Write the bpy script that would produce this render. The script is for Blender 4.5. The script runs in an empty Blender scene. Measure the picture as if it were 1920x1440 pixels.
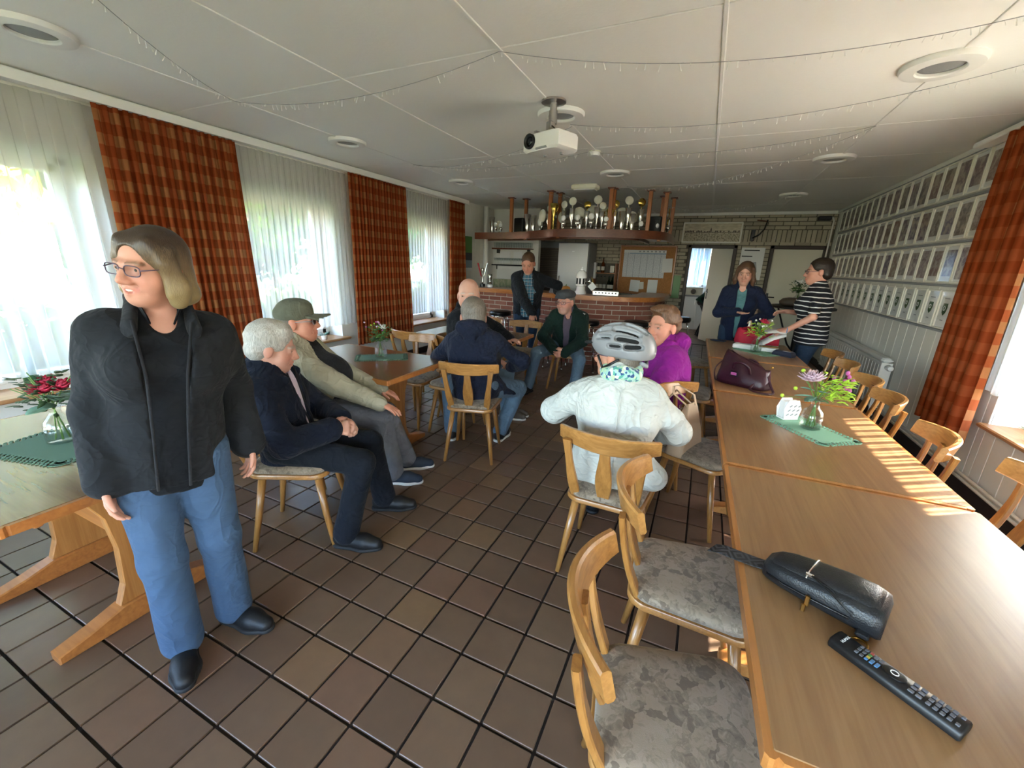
import bpy, bmesh, math, random
import numpy as np
from mathutils import Vector, Matrix, Euler
random.seed(7); np.random.seed(7)
SC = bpy.context.scene
COL = SC.collection
PI = math.pi
def R(d): return math.radians(d)

# ------------------------------------------------------------ camera
CAM_H = 1.5356
YAW, PITCH, ROLL, FPX = 0.42339, 0.285176, -0.034208, 770.0
def _cam():
    cy, sy, cp, sp = math.cos(YAW), math.sin(YAW), math.cos(PITCH), math.sin(PITCH)
    f = Vector((-sy*cp, cy*cp, -sp)); r = Vector((cy, sy, 0)); d = f.cross(r)
    cr, sr = math.cos(ROLL), math.sin(ROLL)
    r2 = r*cr + d*sr; d2 = d*cr - r*sr
    M = Matrix((r2, -d2, -f)).transposed().to_4x4()
    M.translation = (0, 0, CAM_H)
    cam = bpy.data.cameras.new('camera'); o = bpy.data.objects.new('camera', cam)
    COL.objects.link(o); o.matrix_world = M
    cam.sensor_width = 36.0; cam.lens = FPX/1920*36; cam.clip_start = 0.02; cam.clip_end = 400
    SC.camera = o
_cam()

# ------------------------------------------------------------ sky, sun, exposure
SUN_AZ, SUN_EL = R(33), R(38)          # the sun stands beyond the right wall, towards the far end
w = bpy.data.worlds.new('sky'); SC.world = w; w.use_nodes = True
nt = w.node_tree; nt.nodes.clear()
sky = nt.nodes.new('ShaderNodeTexSky'); sky.sky_type = 'NISHITA'; sky.sun_disc = False
sky.sun_elevation = SUN_EL; sky.sun_rotation = R(90) - SUN_AZ; sky.air_density = 1.0; sky.dust_density = 1.5
bg = nt.nodes.new('ShaderNodeBackground'); bg.inputs[1].default_value = 0.30
ow = nt.nodes.new('ShaderNodeOutputWorld')
nt.links.new(sky.outputs[0], bg.inputs[0]); nt.links.new(bg.outputs[0], ow.inputs[0])
sl = bpy.data.lights.new('sun', 'SUN'); sl.energy = 7.0; sl.angle = R(0.53); sl.color = (1, .93, .82)
so = bpy.data.objects.new('sun', sl); COL.objects.link(so)
sd = Vector((math.cos(SUN_AZ)*math.cos(SUN_EL), math.sin(SUN_AZ)*math.cos(SUN_EL), math.sin(SUN_EL)))
so.rotation_euler = (-sd).to_track_quat('-Z', 'Y').to_euler(); so.location = (12, 8, 12)
vs = SC.view_settings; SC.display_settings.display_device = 'sRGB'
vs.view_transform = 'Standard'; vs.look = 'None'; vs.gamma = 1; vs.use_curve_mapping = False
vs.exposure = 4.35
cy = SC.cycles
cy.max_bounces = 10; cy.diffuse_bounces = 5; cy.glossy_bounces = 4; cy.transmission_bounces = 8; cy.transparent_max_bounces = 24
cy.caustics_reflective = False; cy.caustics_refractive = False; cy.sample_clamp_indirect = 6.0
cy.use_denoising = True

# ------------------------------------------------------------ room sizes (metres)
XL, XR, YB, YF, ZC = -4.32, 1.94, 9.5, -3.0, 2.62
WALL_T = 0.36
WIN_L = [(-2.3, -0.6), (0.15, 1.72), (2.72, 4.02), (5.22, 6.42)]   # left wall window openings (y0, y1); the first is unseen, added to brighten
WIN_LZ = (0.5, 2.2)
WIN_R = [(-2.2, -0.5), (2.42, 3.86)]  # first opening is unseen, added behind the camera to brighten the room
WIN_RZ = (0.56, 2.17)
WIN_F = [(-3.6, -1.5), (-.9, 1.2)]; WIN_FILLZ = (0.6, 2.2)       # unseen end wall openings, added to brighten the room
def portal(name, loc, rot, sx, sy):
    l = bpy.data.lights.new(name, 'AREA'); l.shape = 'RECTANGLE'; l.size = sx; l.size_y = sy
    l.cycles.is_portal = True; l.energy = 1
    o = bpy.data.objects.new(name, l); COL.objects.link(o); o.location = loc; o.rotation_euler = rot
for a, b in WIN_L:
    portal('window_portal', (XL-WALL_T-.02, (a+b)/2, sum(WIN_LZ)/2), (0, R(-90), 0), WIN_LZ[1]-WIN_LZ[0], b-a)
for a, b in WIN_R:
    portal('window_portal', (XR+WALL_T+.02, (a+b)/2, sum(WIN_RZ)/2), (0, R(90), 0), WIN_RZ[1]-WIN_RZ[0], b-a)
for a, b in WIN_F:
    portal('window_portal', ((a+b)/2, YF-.25, sum(WIN_FILLZ)/2), (R(90), 0, 0), b-a, WIN_FILLZ[1]-WIN_FILLZ[0])
# ------------------------------------------------------------ object helpers
def tag(o, label=None, cat=None, group=None, kind=None):
    if label: o['label'] = label
    if cat: o['category'] = cat
    if group: o['group'] = group
    if kind: o['kind'] = kind
    return o
def empty(name, loc=(0,0,0), rz=0, label=None, cat=None, group=None, kind=None, parent=None):
    o = bpy.data.objects.new(name, None); COL.objects.link(o); o.location = loc; o.rotation_euler = (0, 0, rz)
    o.empty_display_size = .05
    if parent: o.parent = parent
    return tag(o, label, cat, group, kind)
def copy_tree(o, parent=None):
    c = o.copy(); COL.objects.link(c)
    if parent is not None:
        c.parent = parent; c.matrix_parent_inverse = o.matrix_parent_inverse
    for ch in list(o.children): copy_tree(ch, c)
    return c
def inst(name, mesh, parent=None, loc=(0,0,0), rot=(0,0,0), scale=(1,1,1)):
    o = bpy.data.objects.new(name, mesh); COL.objects.link(o); o.location = loc; o.rotation_euler = rot; o.scale = scale
    if parent: o.parent = parent
    return o
def V(*a): return Vector(a)

def cr(pts, n=6):
    """smooth curve through points"""
    P = [Vector(p) for p in pts]; out = []
    for i in range(len(P)-1):
        p0, p1, p2, p3 = P[max(i-1, 0)], P[i], P[i+1], P[min(i+2, len(P)-1)]
        for k in range(n): t = k/n; out.append(.5*((2*p1)+(p2-p0)*t+(2*p0-5*p1+4*p2-p3)*t*t+(3*p1-p0-3*p2+p3)*t**3))
    out.append(P[-1]); return out
class MB:
    """collects shapes, then becomes ONE mesh object"""
    def __init__(s): s.v = []; s.f = []; s.m = []; s.uv = None
    def add(s, vs, fs, mi=0):
        n = len(s.v); s.v += [tuple(p) for p in vs]; s.f += [tuple(n+i for i in f) for f in fs]; s.m += [mi]*len(fs); return s
    def box(s, c, d, rot=None, mi=0, ch=0.0):
        """box with centre c and size d; ch chamfers all edges"""
        hx, hy, hz = d[0]/2, d[1]/2, d[2]/2
        if ch <= 0:
            vs = [(x, y, z) for z in (-hz, hz) for y in (-hy, hy) for x in (-hx, hx)]
            fs = [(0,2,3,1),(4,5,7,6),(0,1,5,4),(2,6,7,3),(0,4,6,2),(1,3,7,5)]
        else:
            ch = min(ch, hx*.95, hy*.95, hz*.95)
            def ring(ix, iy, z): 
                return [(-ix+0,-iy+ch,z),(-ix+ch,-iy,z),(ix-ch,-iy,z),(ix,-iy+ch,z),(ix,iy-ch,z),(ix-ch,iy,z),(-ix+ch,iy,z),(-ix,iy-ch,z)]
            vs = ring(hx-ch, hy-ch, -hz) if min(hx, hy) > ch*2.2 else ring(hx, hy, -hz)
            vs = vs + ring(hx, hy, -hz+ch) + ring(hx, hy, hz-ch) + (ring(hx-ch, hy-ch, hz) if min(hx, hy) > ch*2.2 else ring(hx, hy, hz))
            fs = [tuple(range(7,-1,-1)), tuple(range(24,32))]
            for k in range(3):
                for i in range(8):
                    j = (i+1) % 8; fs.append((k*8+i, k*8+j, k*8+8+j, k*8+8+i))
        M = Matrix.Identity(3) if rot is None else (Euler(rot).to_matrix() if not isinstance(rot, Matrix) else rot)
        return s.add([M @ Vector(p) + Vector(c) for p in vs], fs, mi)
    def rings(s, rs, closed=True, cap=True, mi=0):
        """loft through rings of equal length"""
        n = len(rs[0]); base = len(s.v)
        for r in rs: s.v += [tuple(p) for p in r]
        for k in range(len(rs)-1):
            for i in range(n if closed else n-1):
                j = (i+1) % n
                s.f.append((base+k*n+i, base+k*n+j, base+(k+1)*n+j, base+(k+1)*n+i)); s.m.append(mi)
        if cap:
            s.f.append(tuple(base+i for i in range(n-1, -1, -1))); s.m.append(mi)
            e = base+(len(rs)-1)*n; s.f.append(tuple(e+i for i in range(n))); s.m.append(mi)
        return s
    def tube(s, pts, r, n=8, mi=0, cap=True, flat=None):
        """tube along a path; r is a number or one per point; flat=(axis vector, factor) squashes the section"""
        P = [Vector(p) for p in pts]; rr = r if hasattr(r, '__len__') else [r]*len(P)
        rs = []; up = None
        for i, p in enumerate(P):
            t = (P[min(i+1, len(P)-1)] - P[max(i-1, 0)]).normalized()
            if up is None:
                up = Vector((0,0,1)) if abs(t.z) < .9 else Vector((1,0,0))
            a = t.cross(up).normalized(); b = a.cross(t).normalized(); up = b
            ring = []
            for k in range(n):
                q = (a*math.cos(2*PI*k/n) + b*math.sin(2*PI*k/n))*rr[i]
                if flat: q = q - Vector(flat[0])*(q.dot(Vector(flat[0]))*(1-flat[1]))
                ring.append(p+q)
            rs.append(ring)
        return s.rings(rs, cap=cap, mi=mi)
    def cyl(s, a, b, r, r2=None, n=12, mi=0): return s.tube([a, b], [r, r if r2 is None else r2], n, mi)
    def lathe(s, prof, c=(0,0,0), n=20, mi=0, cap=True, axis='z', sx=1, sy=1):
        rs = []
        for r, z in prof:
            ring = []
            for k in range(n):
                x, y = r*math.cos(2*PI*k/n)*sx, r*math.sin(2*PI*k/n)*sy
                p = (x, y, z) if axis == 'z' else ((z, x, y) if axis == 'x' else (y, z, x))
                ring.append((c[0]+p[0], c[1]+p[1], c[2]+p[2]))
            rs.append(ring)
        return s.rings(rs, cap=cap, mi=mi)
    def prism(s, poly, fn, t0, t1, mi=0, ch=0.0):
        """polygon (u,v) extruded from t0 to t1; fn(u,v,t) -> xyz; ch: chamfer by shrinking the ends a little"""
        if ch > 0:
            cx = sum(p[0] for p in poly)/len(poly); cy_ = sum(p[1] for p in poly)/len(poly)
            P = [Vector((p[0], p[1])) for p in poly]; sh = []
            n = len(P)
            for i in range(n):
                e1 = (P[i]-P[i-1]).normalized(); e2 = (P[(i+1) % n]-P[i]).normalized()
                nn = Vector((-(e1.y+e2.y), e1.x+e2.x))
                if nn.length < 1e-6: nn = Vector((-e1.y, e1.x))
                nn.normalize(); sh.append(P[i]+nn*ch)
            area = sum(P[i-1].x*P[i].y-P[i].x*P[i-1].y for i in range(n))
            if area < 0: sh = [P[i]*2-sh[i] for i in range(n)]
            rs = [[fn(q.x, q.y, t0) for q in sh], [fn(u, v, t0+ch) for u, v in poly], [fn(u, v, t1-ch) for u, v in poly], [fn(q.x, q.y, t1) for q in sh]]
        else:
            rs = [[fn(u, v, t0) for u, v in poly], [fn(u, v, t1) for u, v in poly]]
        return s.rings(rs, mi=mi)
    def sphere(s, c, r, n=12, m=8, mi=0, rot=None):
        r = r if hasattr(r, '__len__') else (r, r, r)
        M = Matrix.Identity(3) if rot is None else rot
        rs = []
        for j in range(m+1):
            a = -PI/2 + PI*(j+.0)/m
            cr = max(math.cos(a), .02); z = math.sin(a)
            rs.append([M @ Vector((r[0]*cr*math.cos(2*PI*k/n), r[1]*cr*math.sin(2*PI*k/n), r[2]*z)) + Vector(c) for k in range(n)])
        return s.rings(rs, mi=mi)
    def mesh(s, name, mats, smooth=False, fix=True):
        me = bpy.data.meshes.new(name); me.from_pydata([tuple(p) for p in s.v], [], s.f)
        mats = mats if isinstance(mats, (list, tuple)) else [mats]
        for m in mats: me.materials.append(MAT(m))
        if any(s.m): me.polygons.foreach_set('material_index', s.m)
        if s.uv is not None:
            ul = me.uv_layers.new(name='UVMap'); li = np.empty(len(me.loops), dtype=np.int32); me.loops.foreach_get('vertex_index', li)
            ul.data.foreach_set('uv', np.array(s.uv, dtype=np.float32)[li].ravel())
        if fix:
            bm = bmesh.new(); bm.from_mesh(me); bmesh.ops.recalc_face_normals(bm, faces=bm.faces); bm.to_mesh(me); bm.free()
        if smooth is True: me.polygons.foreach_set('use_smooth', [True]*len(me.polygons))
        elif smooth: 
            me.polygons.foreach_set('use_smooth', [True]*len(me.polygons)); me.set_sharp_from_angle(angle=R(smooth))
        me.update(); return me
    def build(s, name, mats, parent=None, smooth=False, loc=(0,0,0), rot=(0,0,0), fix=True):
        return inst(name, s.mesh(name, mats, smooth, fix), parent, loc, rot)

def struct(name, mb, mats, parent=None, smooth=False, label=None):
    o = mb.build(name, mats, parent, smooth)
    if parent is None: tag(o, label or name.replace('_', ' ')+' of the club room', None, None, 'structure')
    return o

# ------------------------------------------------------------ materials
_M = {}
def MAT(m): return _M[m] if isinstance(m, str) else m
class NT:
    def __init__(s, name):
        s.mat = bpy.data.materials.new(name); s.mat.use_nodes = True; s.t = s.mat.node_tree; s.t.nodes.clear(); _M[name] = s.mat
        s.out = s.n('ShaderNodeOutputMaterial')
    def n(s, typ, **k):
        x = s.t.nodes.new(typ)
        for a, v in k.items(): setattr(x, a, v)
        return x
    def l(s, a, b): s.t.links.new(a, b)
    def coord(s, kind='Object', scale=(1,1,1), rot=(0,0,0)):
        c = s.n('ShaderNodeTexCoord'); m = s.n('ShaderNodeMapping'); m.inputs['Scale'].default_value = scale; m.inputs['Rotation'].default_value = rot
        s.l(c.outputs[kind], m.inputs[0]); return m.outputs[0]
    def pos(s, scale=(1,1,1)):
        c = s.n('ShaderNodeNewGeometry'); m = s.n('ShaderNodeMapping'); m.inputs['Scale'].default_value = scale
        s.l(c.outputs['Position'], m.inputs[0]); return m.outputs[0]
    def noise(s, vec, scale=5, detail=3, rough=.55, dist=0):
        x = s.n('ShaderNodeTexNoise'); x.inputs['Scale'].default_value = scale; x.inputs['Detail'].default_value = detail
        x.inputs['Roughness'].default_value = rough; x.inputs['Distortion'].default_value = dist
        if vec is not None: s.l(vec, x.inputs['Vector'])
        return x.outputs[0]
    def ramp(s, fac, stops, mode='LINEAR'):
        x = s.n('ShaderNodeValToRGB'); e = x.color_ramp; e.interpolation = mode
        while len(e.elements) < len(stops): e.elements.new(.5)
        for k, (p, c) in enumerate(stops): e.elements[k].position = p; e.elements[k].color = (*c[:3], 1)
        s.l(fac, x.inputs[0]); return x.outputs[0]
    def mix(s, fac, a, b, mode='MIX'):
        x = s.n('ShaderNodeMix', data_type='RGBA', blend_type=mode)
        for sock, v in ((x.inputs[0], fac), (x.inputs[6], a), (x.inputs[7], b)):
            if hasattr(v, 'is_output'): s.l(v, sock)
            elif isinstance(v, (int, float)): sock.default_value = v
            else: sock.default_value = (*v[:3], 1)
        return x.outputs[2]
    def math(s, op, a, b=0.0, c=0.0):
        x = s.n('ShaderNodeMath', operation=op)
        for i, v in enumerate((a, b, c)):
            if hasattr(v, 'is_output'): s.l(v, x.inputs[i])
            else: x.inputs[i].default_value = v
        return x.outputs[0]
    def sep(s, vec):
        x = s.n('ShaderNodeSeparateXYZ'); s.l(vec, x.inputs[0]); return x.outputs
    def bump(s, h, strength=.3, dist=.01):
        x = s.n('ShaderNodeBump'); x.inputs['Strength'].default_value = strength; x.inputs['Distance'].default_value = dist
        s.l(h, x.inputs['Height']); return x.outputs[0]
    def pbr(s, col, rough=.5, metal=0, normal=None, trans=0, ior=1.45, spec=.5, sheen=0, coat=0, emit=None, es=0, sss=0):
        x = s.n('ShaderNodeBsdfPrincipled')
        for k, v in (('Base Color', col), ('Roughness', rough), ('Metallic', metal)):
            if hasattr(v, 'is_output'): s.l(v, x.inputs[k])
            elif isinstance(v, (int, float)): x.inputs[k].default_value = v
            else: x.inputs[k].default_value = (*v[:3], 1)
        x.inputs['Transmission Weight'].default_value = trans; x.inputs['IOR'].default_value = ior
        x.inputs['Specular IOR Level'].default_value = spec; x.inputs['Sheen Weight'].default_value = sheen; x.inputs['Coat Weight'].default_value = coat; x.inputs['Coat Roughness'].default_value = .22
        if emit is not None:
            if hasattr(emit, 'is_output'): s.l(emit, x.inputs['Emission Color'])
            else: x.inputs['Emission Color'].default_value = (*emit, 1)
            x.inputs['Emission Strength'].default_value = es
        if sss:
            x.inputs['Subsurface Weight'].default_value = sss; x.inputs['Subsurface Radius'].default_value = (.012, .005, .003); x.inputs['Subsurface Scale'].default_value = 1
        if normal is not None: s.l(normal, x.inputs['Normal'])
        s.l(x.outputs[0], s.out.inputs[0]); return x

def srgb(h):
    h = h.lstrip('#'); c = [int(h[i:i+2], 16)/255 for i in (0, 2, 4)]
    return tuple(x/12.92 if x <= .04045 else ((x+.055)/1.055)**2.4 for x in c)
def plain(name, hexc, rough=.5, metal=0, spec=.5, bump=0, bscale=60, vary=0, vscale=4, sheen=0, coat=0):
    t = NT(name); c = srgb(hexc); col = c; nrm = None
    vec = t.coord('Object')
    if vary:
        f = t.noise(vec, vscale, 3)
        col = t.ramp(f, [(.3, [x*(1-vary) for x in c]), (.7, [min(1, x*(1+vary)) for x in c])])
    if bump: nrm = t.bump(t.noise(vec, bscale, 4), bump, .004)
    t.pbr(col, rough, metal, nrm, spec=spec, sheen=sheen, coat=coat); return t.mat
def wood(name, dark, light, axis=0, scale=1.0, rough=.35, coat=.2, bump=.05):
    t = NT(name); sc = [9*scale]*3; sc[axis] = .8*scale
    v = t.coord('Object', sc)
    n1 = t.noise(v, 2.2, 5, .6, 1.2); sc2 = [60*scale]*3; sc2[axis] = 2*scale
    n2 = t.noise(t.coord('Object', sc2), 1.5, 2, .5)
    info = t.n('ShaderNodeObjectInfo')
    m = t.math('ADD', t.math('MULTIPLY', n1, .75), t.math('MULTIPLY', n2, .35))
    m = t.math('ADD', m, t.math('MULTIPLY', t.math('SUBTRACT', info.outputs['Random'], .5), .12))
    c = t.ramp(m, [(.32, srgb(dark)), (.72, srgb(light))])
    t.pbr(c, rough, 0, t.bump(n2, bump, .002), coat=coat); return t.mat
def fabric(name, hexc, rough=.85, wr=.35, wscale=9, vary=.12, sheen=.04, weave=500):
    """cloth: fine weave and soft creases as bump"""
    t = NT(name); c = srgb(hexc); v = t.coord('Object')
    col = t.ramp(t.noise(v, 7, 3), [(.3, [x*(1-vary) for x in c]), (.7, [min(1, x*(1+vary)) for x in c])])
    def ridge(sc, dist, stretch):
        n = t.noise(t.coord('Object', stretch), sc, 2, .45, dist); return t.math('POWER', t.math('SUBTRACT', 1.0, t.math('ABSOLUTE', t.math('MULTIPLY', t.math('SUBTRACT', n, .5), 3.2))), 2.0)
    h = t.math('ADD', t.math('MULTIPLY', ridge(wscale, .9, (1, 1, .75)), .8), t.math('MULTIPLY', ridge(wscale*2.1, .6, (.8, .8, 1.3)), .3))
    h = t.math('ADD', h, t.math('MULTIPLY', t.noise(v, weave, 1), .02))
    t.pbr(col, rough, 0, t.bump(h, wr, .02), sheen=sheen, spec=.25); return t.mat
TILE, TX0, TY0 = 0.2, 0.11084, 0.1157
def mk_tile():
    t = NT('floor_tile'); g = t.n('ShaderNodeNewGeometry'); s = t.sep(g.outputs['Position'])
    ix = t.math('FLOOR', t.math('DIVIDE', t.math('SUBTRACT', s[0], TX0), TILE)); iy = t.math('FLOOR', t.math('DIVIDE', t.math('SUBTRACT', s[1], TY0), TILE))
    c = t.n('ShaderNodeCombineXYZ'); t.l(ix, c.inputs[0]); t.l(iy, c.inputs[1])
    wn = t.n('ShaderNodeTexWhiteNoise', noise_dimensions='2D'); t.l(c.outputs[0], wn.inputs['Vector'])
    base = t.ramp(wn.outputs['Value'], [(0, srgb('#634d3c')), (.3, srgb('#6b5441')), (.6, srgb('#715a45')), (.85, srgb('#735643')), (1, srgb('#7f6446'))])
    n = t.noise(g.outputs['Position'], 14, 4)
    col = t.mix(t.math('MULTIPLY', n, .35), base, srgb('#3c2e28'))
    r = t.math('ADD', t.math('MULTIPLY', t.noise(g.outputs['Position'], 6, 3), .22), .26)
    t.pbr(col, r, 0, t.bump(t.noise(g.outputs['Position'], 90, 3), .08, .003), spec=.5)
mk_tile()
plain('grout', '#2b2420', .9, bump=.2, bscale=120)
plain('ceiling_white', '#f0f0ed', .85, bump=.25, bscale=45)
plain('strip_white', '#f0f0ee', .4)
plain('seam_grey', '#a5a39c', .8)
plain('white_paint', '#e4e3de', .5)
plain('plaster', '#dcdad3', .85, bump=.1)
plain('board_white', '#dfdcd2', .5, vary=.05, vscale=1.5)
plain('frame_white', '#e6e3d8', .45)
plain('base_dark', '#241d1a', .5)
plain('black_plastic', '#131315', .4)
plain('black_satin', '#0d0d0f', .3)
plain('grey_plastic', '#8e9093', .4)
plain('white_plastic', '#e9e9e7', .35)
plain('cream_plastic', '#d9d6c3', .45)
plain('radiator_white', '#dedcd5', .4)
plain('ceramic_white', '#f0efec', .12, coat=.5)
plain('chrome', '#dcdcdc', .12, 1)
plain('steel', '#b4b1ad', .32, 1)
plain('silver', '#d9d6cf', .2, 1)
plain('gold', '#cdb15a', .25, 1)
plain('brass', '#b08a45', .3, 1)
plain('door_cream', '#d5cfba', .5)
plain('door_frame_brown', '#3a2c24', .5)
plain('paper_white', '#e2e2e0', .8)
plain('paper_blue', '#8fa3b8', .8)
plain('cork', '#a87444', .9, bump=.2, vary=.15, vscale=40)
plain('mortar_beige', '#5f594e', .95, bump=.3)
plain('mortar_red', '#b0a090', .95, bump=.3)
plain('vinyl_black', '#101012', .35, bump=.05, bscale=200)
plain('shutter_brown', '#5d5148', .5)
plain('concrete', '#8d8a84', .9, bump=.2)
plain('orange_pumpkin', '#c98a3c', .5)
plain('leaf_green', '#4f7a35', .55, vary=.3, vscale=30)
plain('leaf_dark', '#36502f', .5, vary=.25, vscale=30)
plain('leaf_lime', '#a3c63a', .5, vary=.2, vscale=30)
plain('leaf_eucalyptus', '#6f8f7c', .55, vary=.15, vscale=20)
plain('petal_red', '#b01f3c', .6, vary=.2, vscale=30)
plain('petal_pink', '#cdb0bd', .65, vary=.12, vscale=30)
plain('petal_magenta', '#b65a9a', .6)
plain('petal_white', '#e9e7df', .6)
plain('stem_green', '#5b7d3c', .6)
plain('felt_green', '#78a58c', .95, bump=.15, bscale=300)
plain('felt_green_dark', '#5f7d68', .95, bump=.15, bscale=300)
plain('zip_gold', '#b38b4f', .3, 1)
plain('lens_dark', '#0a0b0e', .08)
plain('amber', '#5a2d10', .1, spec=.6)
plain('label_white', '#dad5c8', .7)
plain('red_cloth', '#a3132f', .7, bump=.1)
plain('skirt_red', '#b01c2e', .6)
plain('house_wall', '#d9cfc0', .9)
plain('roof_red', '#8a4a36', .9)
plain('bark', '#5a4a3c', .95, bump=.4, bscale=20)
plain('poster_green', '#4d7d2f', .4)
plain('poster_dark', '#22272a', .4)
plain('poster_blue', '#7f97a3', .4)
plain('navy_plastic', '#1c2238', .4)
plain('btn_grey', '#5a5d66', .5)
plain('btn_blue', '#3c6c9c', .4); plain('btn_red', '#a0443a', .4); plain('btn_green', '#4d8a4a', .4); plain('btn_yellow', '#bda63a', .4)
wood('wood_table', '#7a5636', '#93704b', 0, 1.0, .34, .25)  # table wood of the long row, sunlight put into the lighter tone
wood('wood_table_shaded', '#64442c', '#825d3f', 0, 1.0, .2, .5)  # same table wood in a darker shaded tone, for tables out of the sun
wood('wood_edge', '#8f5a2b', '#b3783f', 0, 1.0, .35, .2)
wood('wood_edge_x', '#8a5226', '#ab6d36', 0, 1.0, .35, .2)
wood('wood_leg', '#8a5526', '#b07a42', 2, 1.0, .35, .2)
wood('wood_chair', '#885a2a', '#b28148', 0, 1.4, .3, .35)
wood('wood_chair_v', '#7d5226', '#a8773e', 2, 1.4, .3, .3)
wood('wood_dark', '#4b2516', '#6f3b22', 0, 1.0, .3, .3)
wood('wood_post', '#8a4f26', '#a96936', 2, 1.0, .35, .2)
wood('wood_counter', '#8d4f20', '#b87436', 0, 1.0, .3, .3)
wood('wood_sill', '#94623a', '#b3855a', 1, 1.0, .4, .1)

def mk_cushion():
    t = NT('cushion'); v = t.coord('Object'); nz = t.n('ShaderNodeTexNoise'); nz.inputs['Scale'].default_value = 16; nz.inputs['Detail'].default_value = 3; t.l(v, nz.inputs['Vector'])
    sc_ = t.n('ShaderNodeVectorMath', operation='SCALE'); sc_.inputs['Scale'].default_value = .09; t.l(nz.outputs['Color'], sc_.inputs[0]); ad = t.n('ShaderNodeVectorMath', operation='ADD'); t.l(v, ad.inputs[0]); t.l(sc_.outputs[0], ad.inputs[1]); v2 = ad.outputs[0]
    vo = t.n('ShaderNodeTexVoronoi'); vo.inputs['Scale'].default_value = 34; t.l(v2, vo.inputs['Vector'])
    n = t.noise(v, 26, 3, .6, 2.5)
    m = t.math('ADD', t.math('MULTIPLY', t.sep(vo.outputs['Color'])[0], .55), t.math('MULTIPLY', n, .45))
    col = t.ramp(m, [(.28, srgb('#6b5e50')), (.36, srgb('#7d6f5f')), (.45, srgb('#8f8070')), (.62, srgb('#8a7c6a')), (.7, srgb('#77695a')), (.8, srgb('#968876'))])
    t.pbr(col, .9, 0, t.bump(t.noise(v, 400, 2), .2, .002), sheen=.2, spec=.2)
mk_cushion()

def mk_curtain():
    t = NT('curtain_check'); c = t.n('ShaderNodeTexCoord'); s = t.sep(c.outputs['UV'])
    def st(x, per, off):
        fr = t.math('FRACT', t.math('ADD', t.math('DIVIDE', x, per), off)); return t.math('LESS_THAN', fr, .5)
    a = t.math('ADD', st(s[0], .22, .1), st(s[1], .155, .3))
    fine = t.noise(c.outputs['UV'], 220, 2)
    a = t.math('ADD', t.math('MULTIPLY', a, .5), t.math('MULTIPLY', t.math('SUBTRACT', fine, .5), .15))
    col = t.ramp(a, [(.0, srgb('#944526')), (.5, srgb('#a25431')), (1, srgb('#b0754b'))])
    d = t.n('ShaderNodeBsdfDiffuse'); tr = t.n('ShaderNodeBsdfTranslucent'); mx = t.n('ShaderNodeMixShader'); mx.inputs[0].default_value = .36
    t.l(col, d.inputs[0]); t.l(col, tr.inputs[0]); t.l(d.outputs[0], mx.inputs[1]); t.l(tr.outputs[0], mx.inputs[2]); t.l(mx.outputs[0], t.out.inputs[0])
mk_curtain()
def mk_sheer(name, transp, colr):
    t = NT(name); d = t.n('ShaderNodeBsdfDiffuse'); tr = t.n('ShaderNodeBsdfTranslucent'); tp = t.n('ShaderNodeBsdfTransparent')
    d.inputs[0].default_value = (*colr, 1); tr.inputs[0].default_value = (*colr, 1)
    m1 = t.n('ShaderNodeMixShader'); m1.inputs[0].default_value = .6; m2 = t.n('ShaderNodeMixShader'); m2.inputs[0].default_value = transp
    t.l(d.outputs[0], m1.inputs[1]); t.l(tr.outputs[0], m1.inputs[2]); t.l(m1.outputs[0], m2.inputs[1]); t.l(tp.outputs[0], m2.inputs[2]); t.l(m2.outputs[0], t.out.inputs[0])
mk_sheer('sheer', .44, (.74, .74, .71)); mk_sheer('blind_blue', .04, (.36, .46, .56)); mk_sheer('sheer_dense', .36, (.7, .7, .68))
def mk_pane():
    t = NT('window_glass'); tp = t.n('ShaderNodeBsdfTransparent'); gl = t.n('ShaderNodeBsdfGlossy'); gl.inputs['Roughness'].default_value = .02
    m = t.n('ShaderNodeMixShader'); m.inputs[0].default_value = .06; t.l(tp.outputs[0], m.inputs[1]); t.l(gl.outputs[0], m.inputs[2]); t.l(m.outputs[0], t.out.inputs[0])
mk_pane()
def mk_glass(name, col, rough=.02, edge=.55):
    t = NT(name); tp = t.n('ShaderNodeBsdfTransparent'); tp.inputs[0].default_value = (*col, 1); gl = t.n('ShaderNodeBsdfGlossy'); gl.inputs['Roughness'].default_value = rough
    lw = t.n('ShaderNodeLayerWeight'); lw.inputs[0].default_value = .5; f2 = t.math('ADD', t.math('MULTIPLY', t.math('POWER', lw.outputs['Facing'], 3.0), edge), .03)
    m = t.n('ShaderNodeMixShader'); t.l(f2, m.inputs[0]); t.l(tp.outputs[0], m.inputs[1]); t.l(gl.outputs[0], m.inputs[2]); t.l(m.outputs[0], t.out.inputs[0])
mk_glass('vase_glass', (.955, .97, .965), .02, .4); mk_glass('drink_glass', (.95, .965, .965), .02, .4); mk_glass('green_glass', (.25, .42, .28)); mk_glass('lens_clear', (.96, .965, .97), .02, .12)
def mk_brick(name, stops):
    t = NT(name); info = t.n('ShaderNodeObjectInfo'); g = t.n('ShaderNodeNewGeometry')
    p = g.outputs['Position']
    r = t.math('FRACT', t.math('ADD', info.outputs['Random'], g.outputs['Random Per Island']))
    c = t.ramp(r, stops); c = t.mix(t.math('MULTIPLY', t.noise(p, 35, 4), .4), c, [x*.45 for x in stops[0][1]])
    t.pbr(c, .85, 0, t.bump(t.noise(p, 60, 4), .5, .004), spec=.3)
mk_brick('brick_red', [(0, srgb('#7f4a3d')), (.5, srgb('#8d5a4a')), (1, srgb('#976757'))])
mk_brick('brick_beige', [(0, srgb('#aaa08c')), (.5, srgb('#bbb09a')), (1, srgb('#c6bba5'))])
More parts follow.
